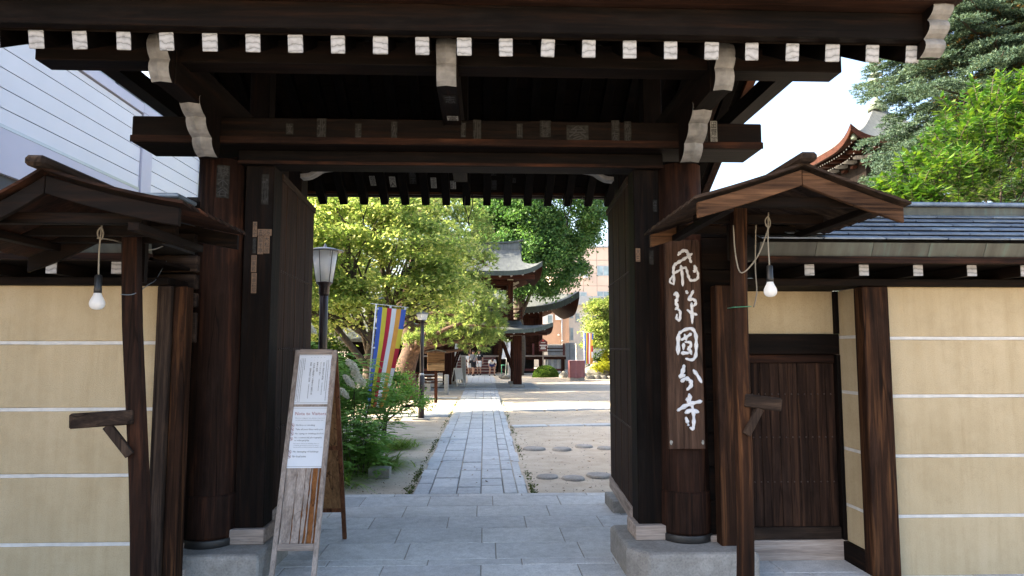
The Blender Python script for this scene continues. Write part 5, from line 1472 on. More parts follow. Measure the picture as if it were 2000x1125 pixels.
# wooden notice board
p = at(851,782,22.6); nb = thing('notice_board', (p.x,22.6,-0.03), 'small roofed wooden notice board on a post left of the path', 'notice board')
def zY(py, Y): return at(0,py,Y).z
MB().box(p.x-0.05,p.x+0.05,22.58,22.66,-0.03,zY(700,22.6)).build('post', M['temple_z'], nb)
MB().box(p.x-0.28,p.x+0.28,22.53,22.57,zY(709,22.6),zY(689,22.6)).build('upper_board', wood('board_brown','x',(0.045,0.026,0.014),(0.10,0.058,0.03),(0.16,0.095,0.05)), nb, bevel=0.006)
MB().box(p.x-0.275,p.x+0.275,22.53,22.57,zY(725,22.6),zY(710,22.6)).build('lower_board', wood('board_tan','x',(0.12,0.08,0.045),(0.22,0.15,0.09),(0.3,0.21,0.13)), nb, bevel=0.006)
zt2 = zY(684,22.6)
MB().prism([(-0.32,zt2-0.07),(0,zt2),(0.32,zt2-0.07),(0.32,zt2-0.045),(0,zt2+0.028),(-0.32,zt2-0.045)], lambda u,v,a: (p.x+u,a,v), 22.42, 22.68).build('roof', M['patina'], nb)

# white A-frame sign
p = at(893,749,31.5); af = thing('white_easel_sign', (p.x,31.5,0.03), 'white folding easel sign standing under the bell tower', 'sign')
k = 31.5/1345
def aw(px, py, dy=0): q_ = at(px,py,31.5+dy); return q_
A0,A1,A2,A3 = at(887,719,31.7),at(902,719,31.7),at(905,741,31.45),at(891,741,31.45)
MB().add([A0,A1,A2,A3]+[v_+V(0,0.03,0) for v_ in (A0,A1,A2,A3)], [(0,1,2,3),(7,6,5,4),(0,4,5,1),(1,5,6,2),(2,6,7,3),(3,7,4,0)]).build('panel', M['white_plastic'], af)
for a_,b_ in ((A3,at(893.5,750,31.3)),(A2,at(907,750,31.3)),(A0,at(881,749,32.3)),(A1,at(896,749,32.3))):
    b2 = Vector((b_.x,b_.y,0.035)); MB().tube([a_,b2],0.018,6).build('leg', M['white_plastic'], af)
MB().tube([(at(893,749,31.3).x,31.33,0.06),(at(907,749,31.3).x,31.33,0.06)],0.016,6).build('foot_bar', M['white_plastic'], af)

# white prayer banners
def banner(px0, px1, py0, py1, Y, label, txt, slant):
    a = at(px0,py0,Y); b = at(px1,py1,Y); w = b.x-a.x
    t = thing('prayer_banner', (b.x+0.05,Y,0), label, 'banner', 'white prayer banners before the hall')
    MB().tube([(a.x+w/2-slant*1.2,Y+0.05,0.0),(a.x+w/2+0.05,Y+0.05,a.z+0.1)],0.015,6).build('pole', M['white_plastic'], t)
    MB().grid(lambda u,v: (a.x+u*w-slant*v+0.03*sin(4*v)*0.5, Y-0.03*sin(u*5+v*4), a.z+(b.z-a.z)*v), 4, 12).build('cloth', M['flag_white'], t, fix=False)
    mb = MB(); fit_text(mb, '\n'.join(txt), Vector((a.x+w*0.56-slant*0.5,Y-0.045,(a.z+b.z)/2)), Vector((1,0,0)), Vector((slant*0.5,0,1)).normalized(), w*0.42, (a.z-b.z)*0.9)
    mb.build('lettering', M['ink'], t, fix=False)
banner(890,903,667,704,38.0,'white banner with black lettering slanting beside the hall steps','南無本尊薬師', 0.18)
banner(879,885,667,701,38.6,'narrow white banner half hidden behind the bell tower column','如来奉納', 0.02)
banner(983,998,666,701,42.5,'white and blue banner right of the bending person','奉納', 0.10)
# green stand by the banner
p = at(985,722,43.0); gs = thing('green_stand', (p.x,43,0), 'green tubular stand beneath the white banner', 'stand')
for dx in (-0.17,0.1): MB().tube([(p.x+dx,43,0),(p.x+dx,43,0.75)],0.025,8).build('leg', M['green_paint'], gs)
MB().tube([(p.x-0.17,43,0.72),(p.x+0.1,43,0.72)],0.02,8).build('top_bar', M['green_paint'], gs)

# red hexagonal notice
p = at(1061,720,46.0); rn = thing('red_notice', (p.x,46,0), 'dark red house-shaped notice with white lettering on a post', 'sign')
MB().box(p.x-0.04,p.x+0.04,46.02,46.1,-0.03,zY(680,46)).build('post', M['pale_z'], rn)
z0_, z1_, z2_ = zY(686,46), zY(667,46), zY(660.5,46)
MB().prism([(-0.27,z0_),(0.27,z0_),(0.29,z1_),(0,z2_),(-0.29,z1_)], lambda u,v,a: (p.x+u,a,v), 45.98, 46.02).build('board', M['board_red'], rn)
MB().lathe([(0.07,0),(0.07,0.01)], n=14)
MB().add([(p.x+0.07*cos(a_),45.975,z1_+0.09+0.07*sin(a_)) for a_ in [i*2*pi/12 for i in range(12)]], [tuple(range(12))]).build('emblem', M['bright_red'], rn)
for j,(w,h,z) in enumerate(((0.30,0.04,z1_-0.06),(0.46,0.07,z1_-0.24),(0.30,0.06,z1_-0.36),(0.36,0.06,z1_-0.46))):
    mb = MB(); n = 7
    for i in range(n): mb.quad((p.x-w/2+w*i/n,45.974,z-h/2),(p.x-w/2+w*(i+0.8)/n,45.974,z-h/2),(p.x-w/2+w*(i+0.8)/n,45.974,z+h/2),(p.x-w/2+w*i/n,45.974,z+h/2))
    mb.build('print_row', M['white_plastic'], rn, fix=False)

# maroon covered box
p = at(1126,742,38.2); bx = thing('covered_box', (p.x,38.2,-0.03), 'square box under a maroon sheet on a stone block', 'covered box')
MB().box(p.x-0.40,p.x+0.40,37.85,38.55,-0.05,0.16).jit(0.01).build('stone_block', M['basestone'], bx, bevel=0.02)
def sheet(u, v):
    a_ = 2*pi*u; c_, s_ = cos(a_), sin(a_); m = max(abs(c_),abs(s_)); r = 0.43*(1+0.035*v*sin(a_*9)+0.02*v*sin(a_*17+1))
    return (p.x+r*c_/m*0.98, 38.2+r*s_/m*0.9, 1.08-0.94*v+0.02*sin(a_*5)*v)
MB().grid(sheet, 72, 6).build('sheet_side', M['maroon'], bx, fix=False)
MB().grid(lambda u,v: (p.x+(u-0.5)*0.84, 38.2+(v-0.5)*0.77, 1.085+0.02*sin(u*9)*sin(v*7)), 8, 8).build('sheet_top', plain('sheen_sheet',(0.30,0.24,0.28),0.3,0.2), bx, fix=False)  # top of the same sheet in a paler colour that paints its sheen

# stone fence posts and rails left, under the pine
sf = thing('stone_fence', (-3.2,27.0,-0.03), 'low stone post fence with dark rails under the pine', 'fence')
for px in (798,821,838,872):
    q_ = at(px,746,27.0); MB().box(q_.x-0.085,q_.x+0.085,26.92,27.09,-0.05,0.72).build('fence_post', M['concrete'], sf, bevel=0.02)
for px in (700,735,768):
    q_ = at(px,746,27.0); MB().box(q_.x-0.085,q_.x+0.085,26.92,27.09,-0.05,0.72).build('fence_post', M['concrete'], sf, bevel=0.02)
a_, b_ = at(690,740,27).x, at(874,740,27).x
for z in (0.22,0.45): MB().tube([(a_,27.0,z),(b_,27.0,z)],0.022,6).build('rail', M['iron'], sf)
MB().box(a_,b_,26.85,27.15,-0.05,0.09).build('kerb', M['concrete'], sf, bevel=0.01)
# stone posts beyond the tower
for px,py,hh,Y,lab in ((887,745,1.1,35.8,'worn stone post behind the white easel sign'),(905,742,1.35,36.4,'taller stone post beside the path past the bell tower'),(996,726,1.35,42.0,'stone post beside the green stand right of the path')):
    q_ = at(px,py,Y); o = MB().box(q_.x-0.13,q_.x+0.13,Y-0.13,Y+0.13,-0.05,hh).build('stone_post', M['concrete'], bevel=0.03, origin=(q_.x,Y,-0.03)); tag(o, lab, 'stone post')
def rock(c, r, seed, sq=0.7, mat='rock'):
    bm = bmesh.new(); bmesh.ops.create_icosphere(bm, subdivisions=3, radius=1.0); rr = random.Random(seed)
    ph_ = [(Vector((rr.uniform(-1,1),rr.uniform(-1,1),rr.uniform(-1,1))).normalized(), rr.uniform(0.55,0.9)) for _ in range(11)]
    for v in bm.verts:
        d = v.co.normalized(); k_ = 1.0
        for n_, cut in ph_:
            dd = d.dot(n_)
            if dd > cut: k_ = min(k_, cut/dd)
        v.co = d*k_*(1+rr.uniform(-.02,.02))
    me = bpy.data.meshes.new('rock'); 
    for v in bm.verts: v.co = Vector((v.co.x*r[0], v.co.y*r[1], v.co.z*r[2]))
    bm.to_mesh(me); bm.free(); me.materials.append(M[mat])
    o = bpy.data.objects.new('rock', me); COL.objects.link(o); o.location = c; o['_w'] = tuple(c); return o
for px,py,Y,r,lab,sd_ in ((981,731,40.5,(0.30,0.2,0.2),'mossy small rock right of the bending person',1),(990,733,40.2,(0.28,0.2,0.16),'small rounded rock beside the bell tower column',2),
        (1176,716,41.5,(1.15,0.6,0.62),'large dark boulder in the bed under the maple',3),(1163,712,42.5,(0.5,0.4,0.7),'upright pale rock left of the large boulder',4),(1198,713,42.0,(0.6,0.4,0.5),'boulder at the right end of the planted bed',5),
        (1100,733,42.0,(0.32,0.25,0.28),'grey rock beside the round clipped shrub',6)):
    q_ = at(px,py,Y); tag(rock((q_.x,Y,0.0+r[2]*0.45), r, sd_), lab, 'rock', 'rocks in the courtyard')
be = thing('bed_edging', (7.3,41,0), 'rough stone edging of the planted bed under the maple', 'edging')
x = 5.85
i = 0
while x < 9.5:
    w = random.uniform(0.3,0.55); b = blob_stone((x+w/2,40.2,-0.02), w*0.52, 0.2, random.uniform(0.16,0.26), 10, 80+i)
    b.build('edging_stone', M['rock'], be); x += w; i += 1
# cast iron bench seen end-on
p = at(850,765,25.8); bn_ = thing('iron_bench', (p.x-0.5,26,0), 'black cast iron park bench beside the notice board', 'bench')
for x in (p.x, p.x-1.25):
    MB().tube(catmull([(x,25.75,0.0),(x,25.8,0.22),(x,25.72,0.40),(x,25.9,0.44),(x,26.15,0.42),(x,26.2,0.2),(x,26.35,0.0)],5),0.022,6).build('leg', M['iron'], bn_)
    MB().tube(catmull([(x,25.72,0.42),(x,25.76,0.58),(x,25.95,0.62),(x,26.2,0.62),(x,26.28,0.8),(x,26.2,0.45)],5),0.02,6).build('arm_rest', M['iron'], bn_)
    MB().tube(catmull([(x,25.85,0.3),(x,25.98,0.22),(x,26.08,0.32),(x,25.97,0.38)],5),0.014,6).build('scroll', M['iron'], bn_)
for k_ in range(5): MB().box(p.x-1.25,p.x,25.74+k_*0.1,25.81+k_*0.1,0.44,0.465).build('seat_slat', M['temple_x'], bn_)
for k_ in range(3): MB().box(p.x-1.25,p.x,26.2+k_*0.03,26.22+k_*0.03,0.52+k_*0.12,0.6+k_*0.12).build('back_slat', M['temple_x'], bn_)
# dark shed behind the notice board, left of the tower
sd2 = thing('timber_shed', (-3.4,29.0,0), 'dark timber offering shed behind the iron bench', 'shed')
MB().box(-5.6,-2.7,28.6,30.4,0,2.0).build('wall', M['wood_z'], sd2)
MB().prism([(28.2,2.0),(29.5,2.6),(30.8,2.0),(30.8,2.12),(29.5,2.75),(28.2,2.12)], lambda u,v,a: (a,u,v), -5.9, -2.4).build('roof', M['temple_roof'], sd2)
for k_ in range(4): MB().box(-5.4+k_*0.7,-4.9+k_*0.7,28.54,28.6,0.3,0.7).build('rack_panel', M['pale_x'], sd2)
# ------------------------------------------------------------------ vegetation
def unit(a): return a/np.maximum(np.linalg.norm(a, axis=1, keepdims=True), 1e-9)
def leaf_quads(P, D, N, L, W, fold=0.0):
    """rhombic leaves: base P, along D, lying across N"""
    D = unit(D); Sd = unit(np.cross(D, N)); Nn = np.cross(Sd, D)
    L = L[:,None]; W = W[:,None]
    a = P; t = P + D*L
    m = P + D*L*0.42
    s1 = m + Sd*W*0.5 - Nn*W*fold; s2 = m - Sd*W*0.5 - Nn*W*fold
    n = len(P)
    Vv = np.stack([a,s1,t,s2], 1).reshape(-1,3)
    F = np.arange(4*n).reshape(n,4)
    return Vv, F
def blob_points(c, r, n, shell=0.35):
    d = unit(rng.normal(size=(n,3)))
    k = rng.random(n)**(1/3)
    k = shell + (1-shell)*k
    return np.array(c) + d*k[:,None]*np.array(r)
def limb(mb, p0, p1, r0, r1, bend=0.12, n=7, k=6):
    p0 = Vector(p0); p1 = Vector(p1); L = (p1-p0).length; pts = []
    o1 = Vector((random.uniform(-1,1),random.uniform(-1,1),random.uniform(-0.6,0.8)))*bend*L
    o2 = Vector((random.uniform(-1,1),random.uniform(-1,1),random.uniform(-0.4,0.6)))*bend*L*0.5
    for i in range(k+1):
        t = i/k; pts.append(p0.lerp(p1,t) + o1*sin(pi*t) + o2*sin(2*pi*t))
    mb.tube(pts, [r0+(r1-r0)*i/k for i in range(k+1)], n); return pts
def tree(name, label, cat, base, trunk_top, r0, blobs, leaf_mat, bark, nleaf, ll, lw, clump=(0.55,0.55,0.28), up=0.8, group=None, clump_n=None, limbs=True, shell=0.45, lean=(0,0), droop=0.2):
    """blobs: (centre, radii, share). Leaves hang in flattened sprays whose centres fill the blobs."""
    t = thing(name, base, label, cat, group)
    tr = MB(); base = Vector(base); top = Vector(trunk_top)
    tp_ = limb(tr, base-V(0,0,0.1), top, r0*1.15, r0*0.55, 0.05, 10, 8)
    tot = sum(b[2] for b in blobs); allP = []; cl_all = []
    ncl = clump_n or max(40, nleaf//160)
    for c, r, sh_ in blobs:
        nc = max(3, int(ncl*sh_/tot)); C = blob_points(c, r, nc, shell); cl_all.append(C)
        if limbs:
            s = tp_[random.randint(4,8)]
            mid = Vector(c) - Vector((0,0,r[2]*0.3))
            lp = limb(tr, s, mid, r0*0.42, r0*0.2, 0.10, 8)
            for j in range(min(9, nc)):
                q = Vector(C[j]); st = lp[random.randint(2,len(lp)-1)]
                sp = limb(tr, st, st.lerp(q,0.92), r0*0.15, 0.012, 0.14, 5, 5)
    tr.build('trunk', M[bark], t)
    C = np.concatenate(cl_all); per = max(4, nleaf//len(C))
    sc = rng.uniform(0.6,1.35,size=(len(C),1,1))
    off = rng.normal(size=(len(C),per,3))*np.array(clump)*0.55*sc
    rad = np.linalg.norm(off[...,:2],axis=2)
    off[...,2] -= droop*rad**2/np.array(clump)[0]
    P = (C[:,None,:]+off).reshape(-1,3); n = len(P)
    D = rng.normal(size=(n,3)); D[:,2] = D[:,2]*0.5 - 0.35
    N = rng.normal(size=(n,3))*(1-up*0.7) + np.array([0,0,up])
    Vv, F = leaf_quads(P, D, N, ll*rng.uniform(0.6,1.3,n), lw*rng.uniform(0.6,1.3,n), 0.12)
    np_mesh('crown', M[leaf_mat], Vv, F, t)
    return t

# --- maple in front (left of path), sunlit
tree('maple_tree', 'maple with layered yellow green sprays above the striped flag', 'tree', (-2.9,19.0,-0.03), (-3.05,19.0,2.3), 0.24,
     [((-5.2,18.6,3.9),(1.5,1.3,0.9),3),((-3.6,18.4,5.3),(1.6,1.4,1.0),3),((-1.9,18.6,4.5),(1.3,1.2,0.7),2.2),((-2.6,18.2,3.2),(1.5,1.0,0.5),1.6),((-4.6,18.0,2.8),(1.4,0.9,0.6),1.6),((-1.2,18.6,3.4),(0.9,0.9,0.5),1.0),((-3.2,19.5,6.2),(1.7,1.4,0.9),2),((-5.4,19.5,5.6),(1.5,1.4,1.0),2)],
     'maple', 'bark', 46000, 0.125, 0.075, (0.66,0.66,0.11), 0.85, clump_n=230, droop=0.25)
tree('maple_tree', 'tall light green maple behind the lamp with conical shade', 'tree', (-8.4,27.0,-0.03), (-8.2,27.0,3.0), 0.28,
     [((-8.8,27,5.2),(2.6,1.8,1.8),3),((-7.0,27,7.4),(2.6,1.8,1.9),3),((-9.2,27,8.4),(2.6,1.8,1.8),2),((-6.0,26.6,4.5),(1.8,1.4,1.1),1.5),((-7.4,26.4,3.0),(2.2,1.2,0.8),1.2)],
     'maple2', 'bark', 46000, 0.15, 0.09, (0.7,0.7,0.16), 0.7, clump_n=260)
tree('broadleaf_tree', 'dense green tree filling the gap behind the left trees', 'tree', (-9.5,33,-0.03), (-9.5,33,3.5), 0.35,
     [((-9.5,33,6.0),(3.4,2.4,3.0),3),((-6.0,33.5,8.0),(3.2,2.4,3.0),3),((-6.6,32.5,4.0),(3.0,2.0,1.8),2),((-3.6,34.5,10.0),(2.6,2.4,2.6),1.5),((-9.0,32,2.4),(3.0,1.5,1.6),1.5)],
     'maple2', 'bark', 42000, 0.17, 0.11, (0.7,0.7,0.4), 0.4, clump_n=260)

# --- ginkgo
tree('ginkgo_tree', 'big dark green ginkgo rising behind the bell tower', 'tree', (2.15,46.0,-0.03), (2.3,46.0,6.5), 0.38,
     [((3.9,45.5,11.3),(4.3,3.6,3.6),5),((3.0,45,7.5),(3.7,3.2,2.2),3),((2.2,45,9.0),(3.0,3,3.0),2),((3.6,46,15.0),(3.6,3.2,3.4),2.5),((0.6,45.5,12.5),(2.4,2.4,2.8),1.5)],
     'ginkgo', 'bark', 125000, 0.19, 0.15, (0.6,0.6,0.45), 0.35, clump_n=640, shell=0.55, droop=0.1)
# --- maple on the right
tree('maple_tree', 'round maple with sunlit top beside the distant striped flag', 'tree', (7.6,41.1,-0.03), (7.5,41.1,1.9), 0.17,
     [((7.5,41.2,3.9),(1.5,0.8,1.0),3),((7.0,41.1,2.9),(1.3,0.7,0.7),2),((8.3,41.1,2.9),(1.4,0.7,0.9),2),((7.5,41.0,2.1),(1.5,0.6,0.4),1.5),((8.7,41.3,4.6),(1.4,0.8,0.9),1.5)],
     'maple', 'bark', 30000, 0.14, 0.09, (0.45,0.45,0.16), 0.7, clump_n=200)
tree('golden_shrub', 'golden leaved shrub at the right end of the planted bed', 'shrub', (7.6,40.9,0.0), (7.6,40.9,0.5), 0.05,
     [((7.6,40.9,1.15),(0.55,0.45,0.65),1),((8.3,40.9,1.0),(0.5,0.45,0.6),1),((6.9,40.8,0.72),(0.5,0.3,0.16),0.5)], 'yellowbush', 'bark', 6000, 0.11, 0.07, (0.22,0.22,0.2), 0.4, clump_n=60)
# clipped round shrub
q_ = at(1066,735,43.0)
t = thing('clipped_shrub', (q_.x,43,-0.03), 'low round clipped green shrub in front of the hall veranda', 'shrub')
n = 9000; d = unit(rng.normal(size=(n,3))); d[:,2] = np.abs(d[:,2])
P = np.array((q_.x,43.0,-0.03)) + d*np.array((0.80,0.6,0.70))*(0.9+0.12*rng.random((n,1)))
Vv,F = leaf_quads(P, d+rng.normal(size=(n,3))*0.6, rng.normal(size=(n,3))+d, 0.06*rng.uniform(.7,1.3,n), 0.035*rng.uniform(.7,1.3,n))
np_mesh('foliage', M['bush'], Vv, F, t)
MB().lathe([(0.72,0.0),(0.74,0.25),(0.55,0.5),(0.1,0.62)], (q_.x,43,-0.03), 20, sq=0.75).build('inner_twigs', M['hedge'], t)

# --- pine with needle tufts
def needles(P, D, per, L, W, spread):
    n = len(P)*per
    Pp = np.repeat(P, per, 0); Dd = np.repeat(unit(D), per, 0) + rng.normal(size=(n,3))*spread
    Dd = unit(Dd); Sd = unit(np.cross(Dd, rng.normal(size=(n,3))))
    l = (L*rng.uniform(0.7,1.2,n))[:,None]
    Vv = np.stack([Pp+Sd*W*0.5, Pp-Sd*W*0.5, Pp+Dd*l], 1).reshape(-1,3)
    return Vv, np.arange(3*n).reshape(n,3)
pt = thing('pine_tree', (-2.6,24.2,-0.03), 'old pine with drooping needle pads hanging before the bell tower', 'tree')
tr = MB()
trunk = catmull([(-2.6,24.2,-0.1),(-2.75,24.1,0.9),(-2.55,24.2,1.9),(-2.9,24.4,3.2),(-2.5,24.3,4.6),(-2.7,24.3,6.4)], 5)
tr.tube(trunk, [0.42-0.30*i/(len(trunk)-1) for i in range(len(trunk))], 12)
pads = [(700,410,1.0),(760,425,1.0),(815,415,1.1),(870,410,1.1),(915,425,0.9),(840,450,1.0),(890,455,1.0),(930,465,0.75),(860,490,0.9),(910,500,0.85),(945,505,0.45),(880,530,0.9),(925,540,0.6),(850,560,0.8),(900,570,0.9),(940,575,0.75),(965,590,0.45),(870,605,0.85),(915,610,0.9),(950,615,0.7),(968,630,0.4),
        (850,640,0.55),(905,652,0.7),(945,648,0.7),(966,650,0.35),(925,668,0.4),(835,655,0.45),(800,660,0.4),(885,640,0.6),(820,380,1.2),(880,370,1.2),(770,385,1.1),(950,668,0.25)]
Pn = []; Dn = []
for px,py,r in pads:
    Y = 24.0 + random.uniform(-0.9,0.9); c_ = at(px,py,Y); rr = r*0.95
    st = min(trunk, key=lambda q: abs(q.z-(c_.z-0.3)))
    if random.random() < 0.75: limb(tr, st, c_-V(0,0,0.15), 0.10, 0.025, 0.12, 6, 6)
    m = int(150*r*r)+30
    q = rng.normal(size=(m,3))*np.array((rr*0.5,rr*0.5,rr*0.24)); q[:,2] -= 0.25*(q[:,0]**2+q[:,1]**2)/max(rr,0.3)
    Pn.append(np.array(c_)+q); dd = q/rr*0.8 + np.array([0,0,0.55]) + rng.normal(size=(m,3))*0.25; Dn.append(dd)
    for j in range(4): limb(tr, c_-V(0,0,0.12), Vector(np.array(c_)+q[j]), 0.02, 0.006, 0.15, 4, 4)
limb(tr, trunk[8], at(900,632,23.2), 0.13, 0.05, 0.06, 8, 10)
limb(tr, trunk[8], at(833,648,23.2), 0.11, 0.05, 0.06, 8, 10)
tr.build('trunk', M['pinebark'], pt)
Pn = np.concatenate(Pn); Dn = np.concatenate(Dn)
Vv,F = needles(Pn, Dn, 14, 0.19, 0.030, 0.5)
np_mesh('crown', M['pine'], Vv, F, pt)

# --- blue spruce right, behind the wall
sp = thing('blue_spruce', (10.6,13.5,-0.03), 'tall blue green spruce with drooping boughs behind the right wall', 'tree')
tr = MB(); tr.tube([(10.6,13.5,-0.1),(10.65,13.5,4),(10.6,13.5,9),(10.6,13.5,13)], [0.28,0.22,0.12,0.03], 10)
tipsP, tipsD, inP, inD = [], [], [], []
r_ = random.Random(5)
for lv in range(23):
    z = 2.4 + lv*0.40; Rr = 3.9*(1-(z-2.2)/11.5)**0.8
    nb2 = 10
    for b in range(nb2):
        a = 2*pi*b/nb2 + lv*0.9 + r_.uniform(-.25,.25)
        if -0.9 < a % (2*pi) - pi/2 < 0.9 and r_.random() < 0.5: continue
        L = Rr*r_.uniform(0.72,1.12); d = Vector((cos(a),sin(a),0)); s = Vector((10.6,13.5,z))
        pts = [s + d*(L*t) + V(0,0,0.10*L*t - 0.30*L*t*t + 0.14*L*t**3 + 0.04*sin(9*t+b)) for t in [i/8 for i in range(9)]]
        tr.tube(pts, [0.04-0.032*i/8 for i in range(9)], 5)
        side = d.cross(V(0,0,1))
        for k in range(2, 17):
            t = k/16; i0 = min(7,int(t*8)); fr = t*8-i0; c_ = pts[i0].lerp(pts[i0+1], fr)
            for sgn in (-1,1):
                Ls = (0.18+0.75*(1-t)**0.7*t**0.3*1.5)*min(1,L/2.2)*r_.uniform(0.7,1.2)
                dirv = (d*0.75+side*sgn*0.8+V(0,0,r_.uniform(-0.35,0.1))).normalized()
                m = max(2,int(Ls/0.085))
                for j in range(m):
                    f = (j+0.6)/m; pp = c_ + dirv*(Ls*f) - V(0,0,0.12*f*f)
                    ps = dirv.cross(V(0,0,1)).normalized()
                    for s2 in (-1,0,1):
                        dd = (dirv + ps*s2*0.85 + V(0,0,r_.uniform(-0.15,0.3))).normalized()
                        if t < 0.45 and f < 0.75 and r_.random() < 0.55:
                            inP.append(pp); inD.append(dd)
                        else:
                            tipsP.append(pp); tipsD.append(dd)
            if k > 13: tipsP.append(c_); tipsD.append(d+V(0,0,0.1))
tr.build('trunk', M['bark'], sp)
TP = np.array(tipsP); TD = unit(np.array(tipsD)); IP = np.array(inP); ID = unit(np.array(inD))
def twig_needles(P, D, per, tl, nl_, W):
    """short shoots bristling with needles"""
    n = len(P)*per; Pp = np.repeat(P,per,0); Dd = np.repeat(D,per,0); f = np.tile(np.linspace(0.05,1,per),len(P))[:,None]
    nd = unit(Dd*0.75 + rng.normal(size=(n,3))*0.55 + np.array([0,0,0.15])); Sd = unit(np.cross(nd, rng.normal(size=(n,3))))
    b = Pp + Dd*tl*f; l = nl_*rng.uniform(0.7,1.2,(n,1))
    Vv = np.stack([b+Sd*W*0.5,b-Sd*W*0.5,b+nd*l],1).reshape(-1,3)
    return Vv, np.arange(3*n).reshape(n,3)
Vv,F = twig_needles(TP, TD, 12, 0.13, 0.06, 0.021); np_mesh('crown', M['spruce'], Vv, F, sp)
if len(IP):
    Vv,F = twig_needles(IP, ID, 8, 0.11, 0.05, 0.014); np_mesh('inner_needles', M['spruce_in'], Vv, F, sp)

# --- glossy broadleaf behind the right wall
bl = thing('broadleaf_bush', (6.6,9.4,-0.03), 'bright green broad leaved bush overhanging behind the right wall', 'bush')
tr = MB(); limb(tr, (6.6,9.4,-0.1), (6.6,9.4,3.0), 0.09, 0.06, 0.05, 8)
blobs = [((6.9,9.2,4.3),(0.75,0.7,0.55)),((6.2,9.0,3.85),(0.6,0.6,0.4)),((7.2,9.3,4.8),(0.6,0.6,0.5)),((5.75,9.0,3.5),(0.45,0.5,0.28)),((7.7,9.3,4.0),(0.9,0.7,0.8)),((7.9,9.3,5.1),(0.7,0.7,0.5))]
Pl, Dl, Nl = [], [], []
for c_, r in blobs:
    C = blob_points(c_, r, 120, 0.5)
    limb(tr, (6.6,9.4,2.4), c_, 0.025, 0.01, 0.1, 6)
    for cc in C:
        out = Vector(cc)-Vector((7.0,9.6,3.2)); out.normalize()
        dv = (out*0.8 + Vector((r_.uniform(-.5,.5),r_.uniform(-.5,.5),r_.uniform(-0.1,0.7)))).normalized(); Ls = r_.uniform(0.25,0.5); s = Vector(cc)
        pts = [s + dv*(Ls*t) - V(0,0,0.25*Ls*t*t) for t in (0,0.25,0.5,0.75,1)]
        tr.tube(pts, [0.006,0.005,0.004,0.003,0.002], 4)
        m = 16
        for j in range(m):
            t = (j+0.5)/m; p_ = s + dv*(Ls*t) - V(0,0,0.25*Ls*t*t); sd3 = dv.cross(V(0,0,1)).normalized()*(1 if j%2 else -1)
            Pl.append(p_); Dl.append(dv*0.6+sd3*0.9+V(0,0,r_.uniform(-0.75,0.1)+0.45*(t>0.85))); Nl.append(V(r_.uniform(-.4,.4),r_.uniform(-.4,.4),1))
tr.build('trunk', M['bark'], bl)
Pl = np.array(Pl); n = len(Pl)
Vv,F = leaf_quads(Pl, np.array(Dl), np.array(Nl), 0.118*rng.uniform(0.7,1.25,n), 0.055*rng.uniform(0.8,1.2,n), 0.18)
np_mesh('crown', M['broad'], Vv, F, bl)

# --- ferny shrub with white plumes behind the information board
def pinnate(P0, D0, L, W, npair, Pl, Dl, Ll, droop_=0.35):
    D0 = D0.normalized(); sd3 = D0.cross(V(0,0,1)); sd3.normalize()
    for i in range(npair):
        t = 0.12+0.88*(i+0.5)/npair; p_ = P0 + D0*(L*t) - V(0,0,droop_*L*t*t)
        tang = (D0 - V(0,0,2*droop_*t)).normalized()
        for s in (-1,1):
            Pl.append(p_); Dl.append((sd3*s + tang*0.45 - V(0,0,0.12)).normalized()); Ll.append(W*(sin(pi*min(1,t*0.85+0.12))**0.7)*random.uniform(0.85,1.1))
    Pl.append(P0 + D0*L - V(0,0,droop_*L)); Dl.append((D0-V(0,0,0.5)).normalized()); Ll.append(W*0.6)
def ferny(label, base, n, hgt, rx, ry, leafL=0.26, plumes=()):
    t = thing('plumed_shrub', base, label, 'shrub', 'ferny shrubs left of the path')
    st = MB(); Pl, Dl, Ll = [], [], []
    for i in range(n):
        a = random.uniform(0,2*pi); q = sqrt(random.random()); tip = Vector(base) + V(rx*q*cos(a), ry*q*sin(a), hgt*random.uniform(0.35,1.0)*(1-0.35*q*q))
        b0 = Vector(base) + V(rx*q*cos(a)*0.45, ry*q*sin(a)*0.45, 0)
        if i % 6 == 0: limb(st, b0, tip, 0.010, 0.004, 0.05, 5, 5)
        for k in range(5):
            aa = random.uniform(0,2*pi) if k else random.uniform(pi,2*pi); pinnate(tip-V(0,0,random.uniform(0,0.2)), V(cos(aa),sin(aa),random.uniform(0.1,0.6)), leafL*random.uniform(0.7,1.2), 0.075, 9, Pl, Dl, Ll)
    st.build('stems', M['bark'], t)
    Pl = np.array(Pl); Dl = np.array(Dl); m = len(Pl)
    Vv,F = leaf_quads(Pl, Dl, np.array([0,0,1.0])+rng.normal(size=(m,3))*0.25, np.array(Ll), np.full(m,0.027), 0.1)
    np_mesh('foliage', M['fern'], Vv, F, t)
    for c_, rr in plumes:
        pm = 700; u = rng.random(pm); a = rng.random(pm)*2*pi; rad = rr*(0.2+1.0*np.sin(pi*np.clip(u*0.8+0.1,0,1)))*rng.random(pm)**0.5
        P = np.stack([c_[0]+(u-0.5)*rr*1.6+0*rad, c_[1]+rad*np.sin(a)*0.7, c_[2]-(u-0.5)*rr*1.3+rad*np.cos(a)*0.55],1)
        Vv,F = leaf_quads(P, rng.normal(size=(pm,3)), rng.normal(size=(pm,3)), np.full(pm,0.022), np.full(pm,0.018)); np_mesh('blossom_plume', M['plume'], Vv, F, t)
    return t
def px3(px,py,Y): q = at(px,py,Y); return (q.x,q.y,q.z)
ferny('ferny shrub with white blossom plumes behind the information board', (-2.05,10.9,-0.03), 150, 1.75, 0.75, 0.7, 0.27, [(px3(689,716,10.3),0.12),(px3(700,738,10.3),0.13),(px3(682,745,10.2),0.10),(px3(672,768,10.1),0.08)])
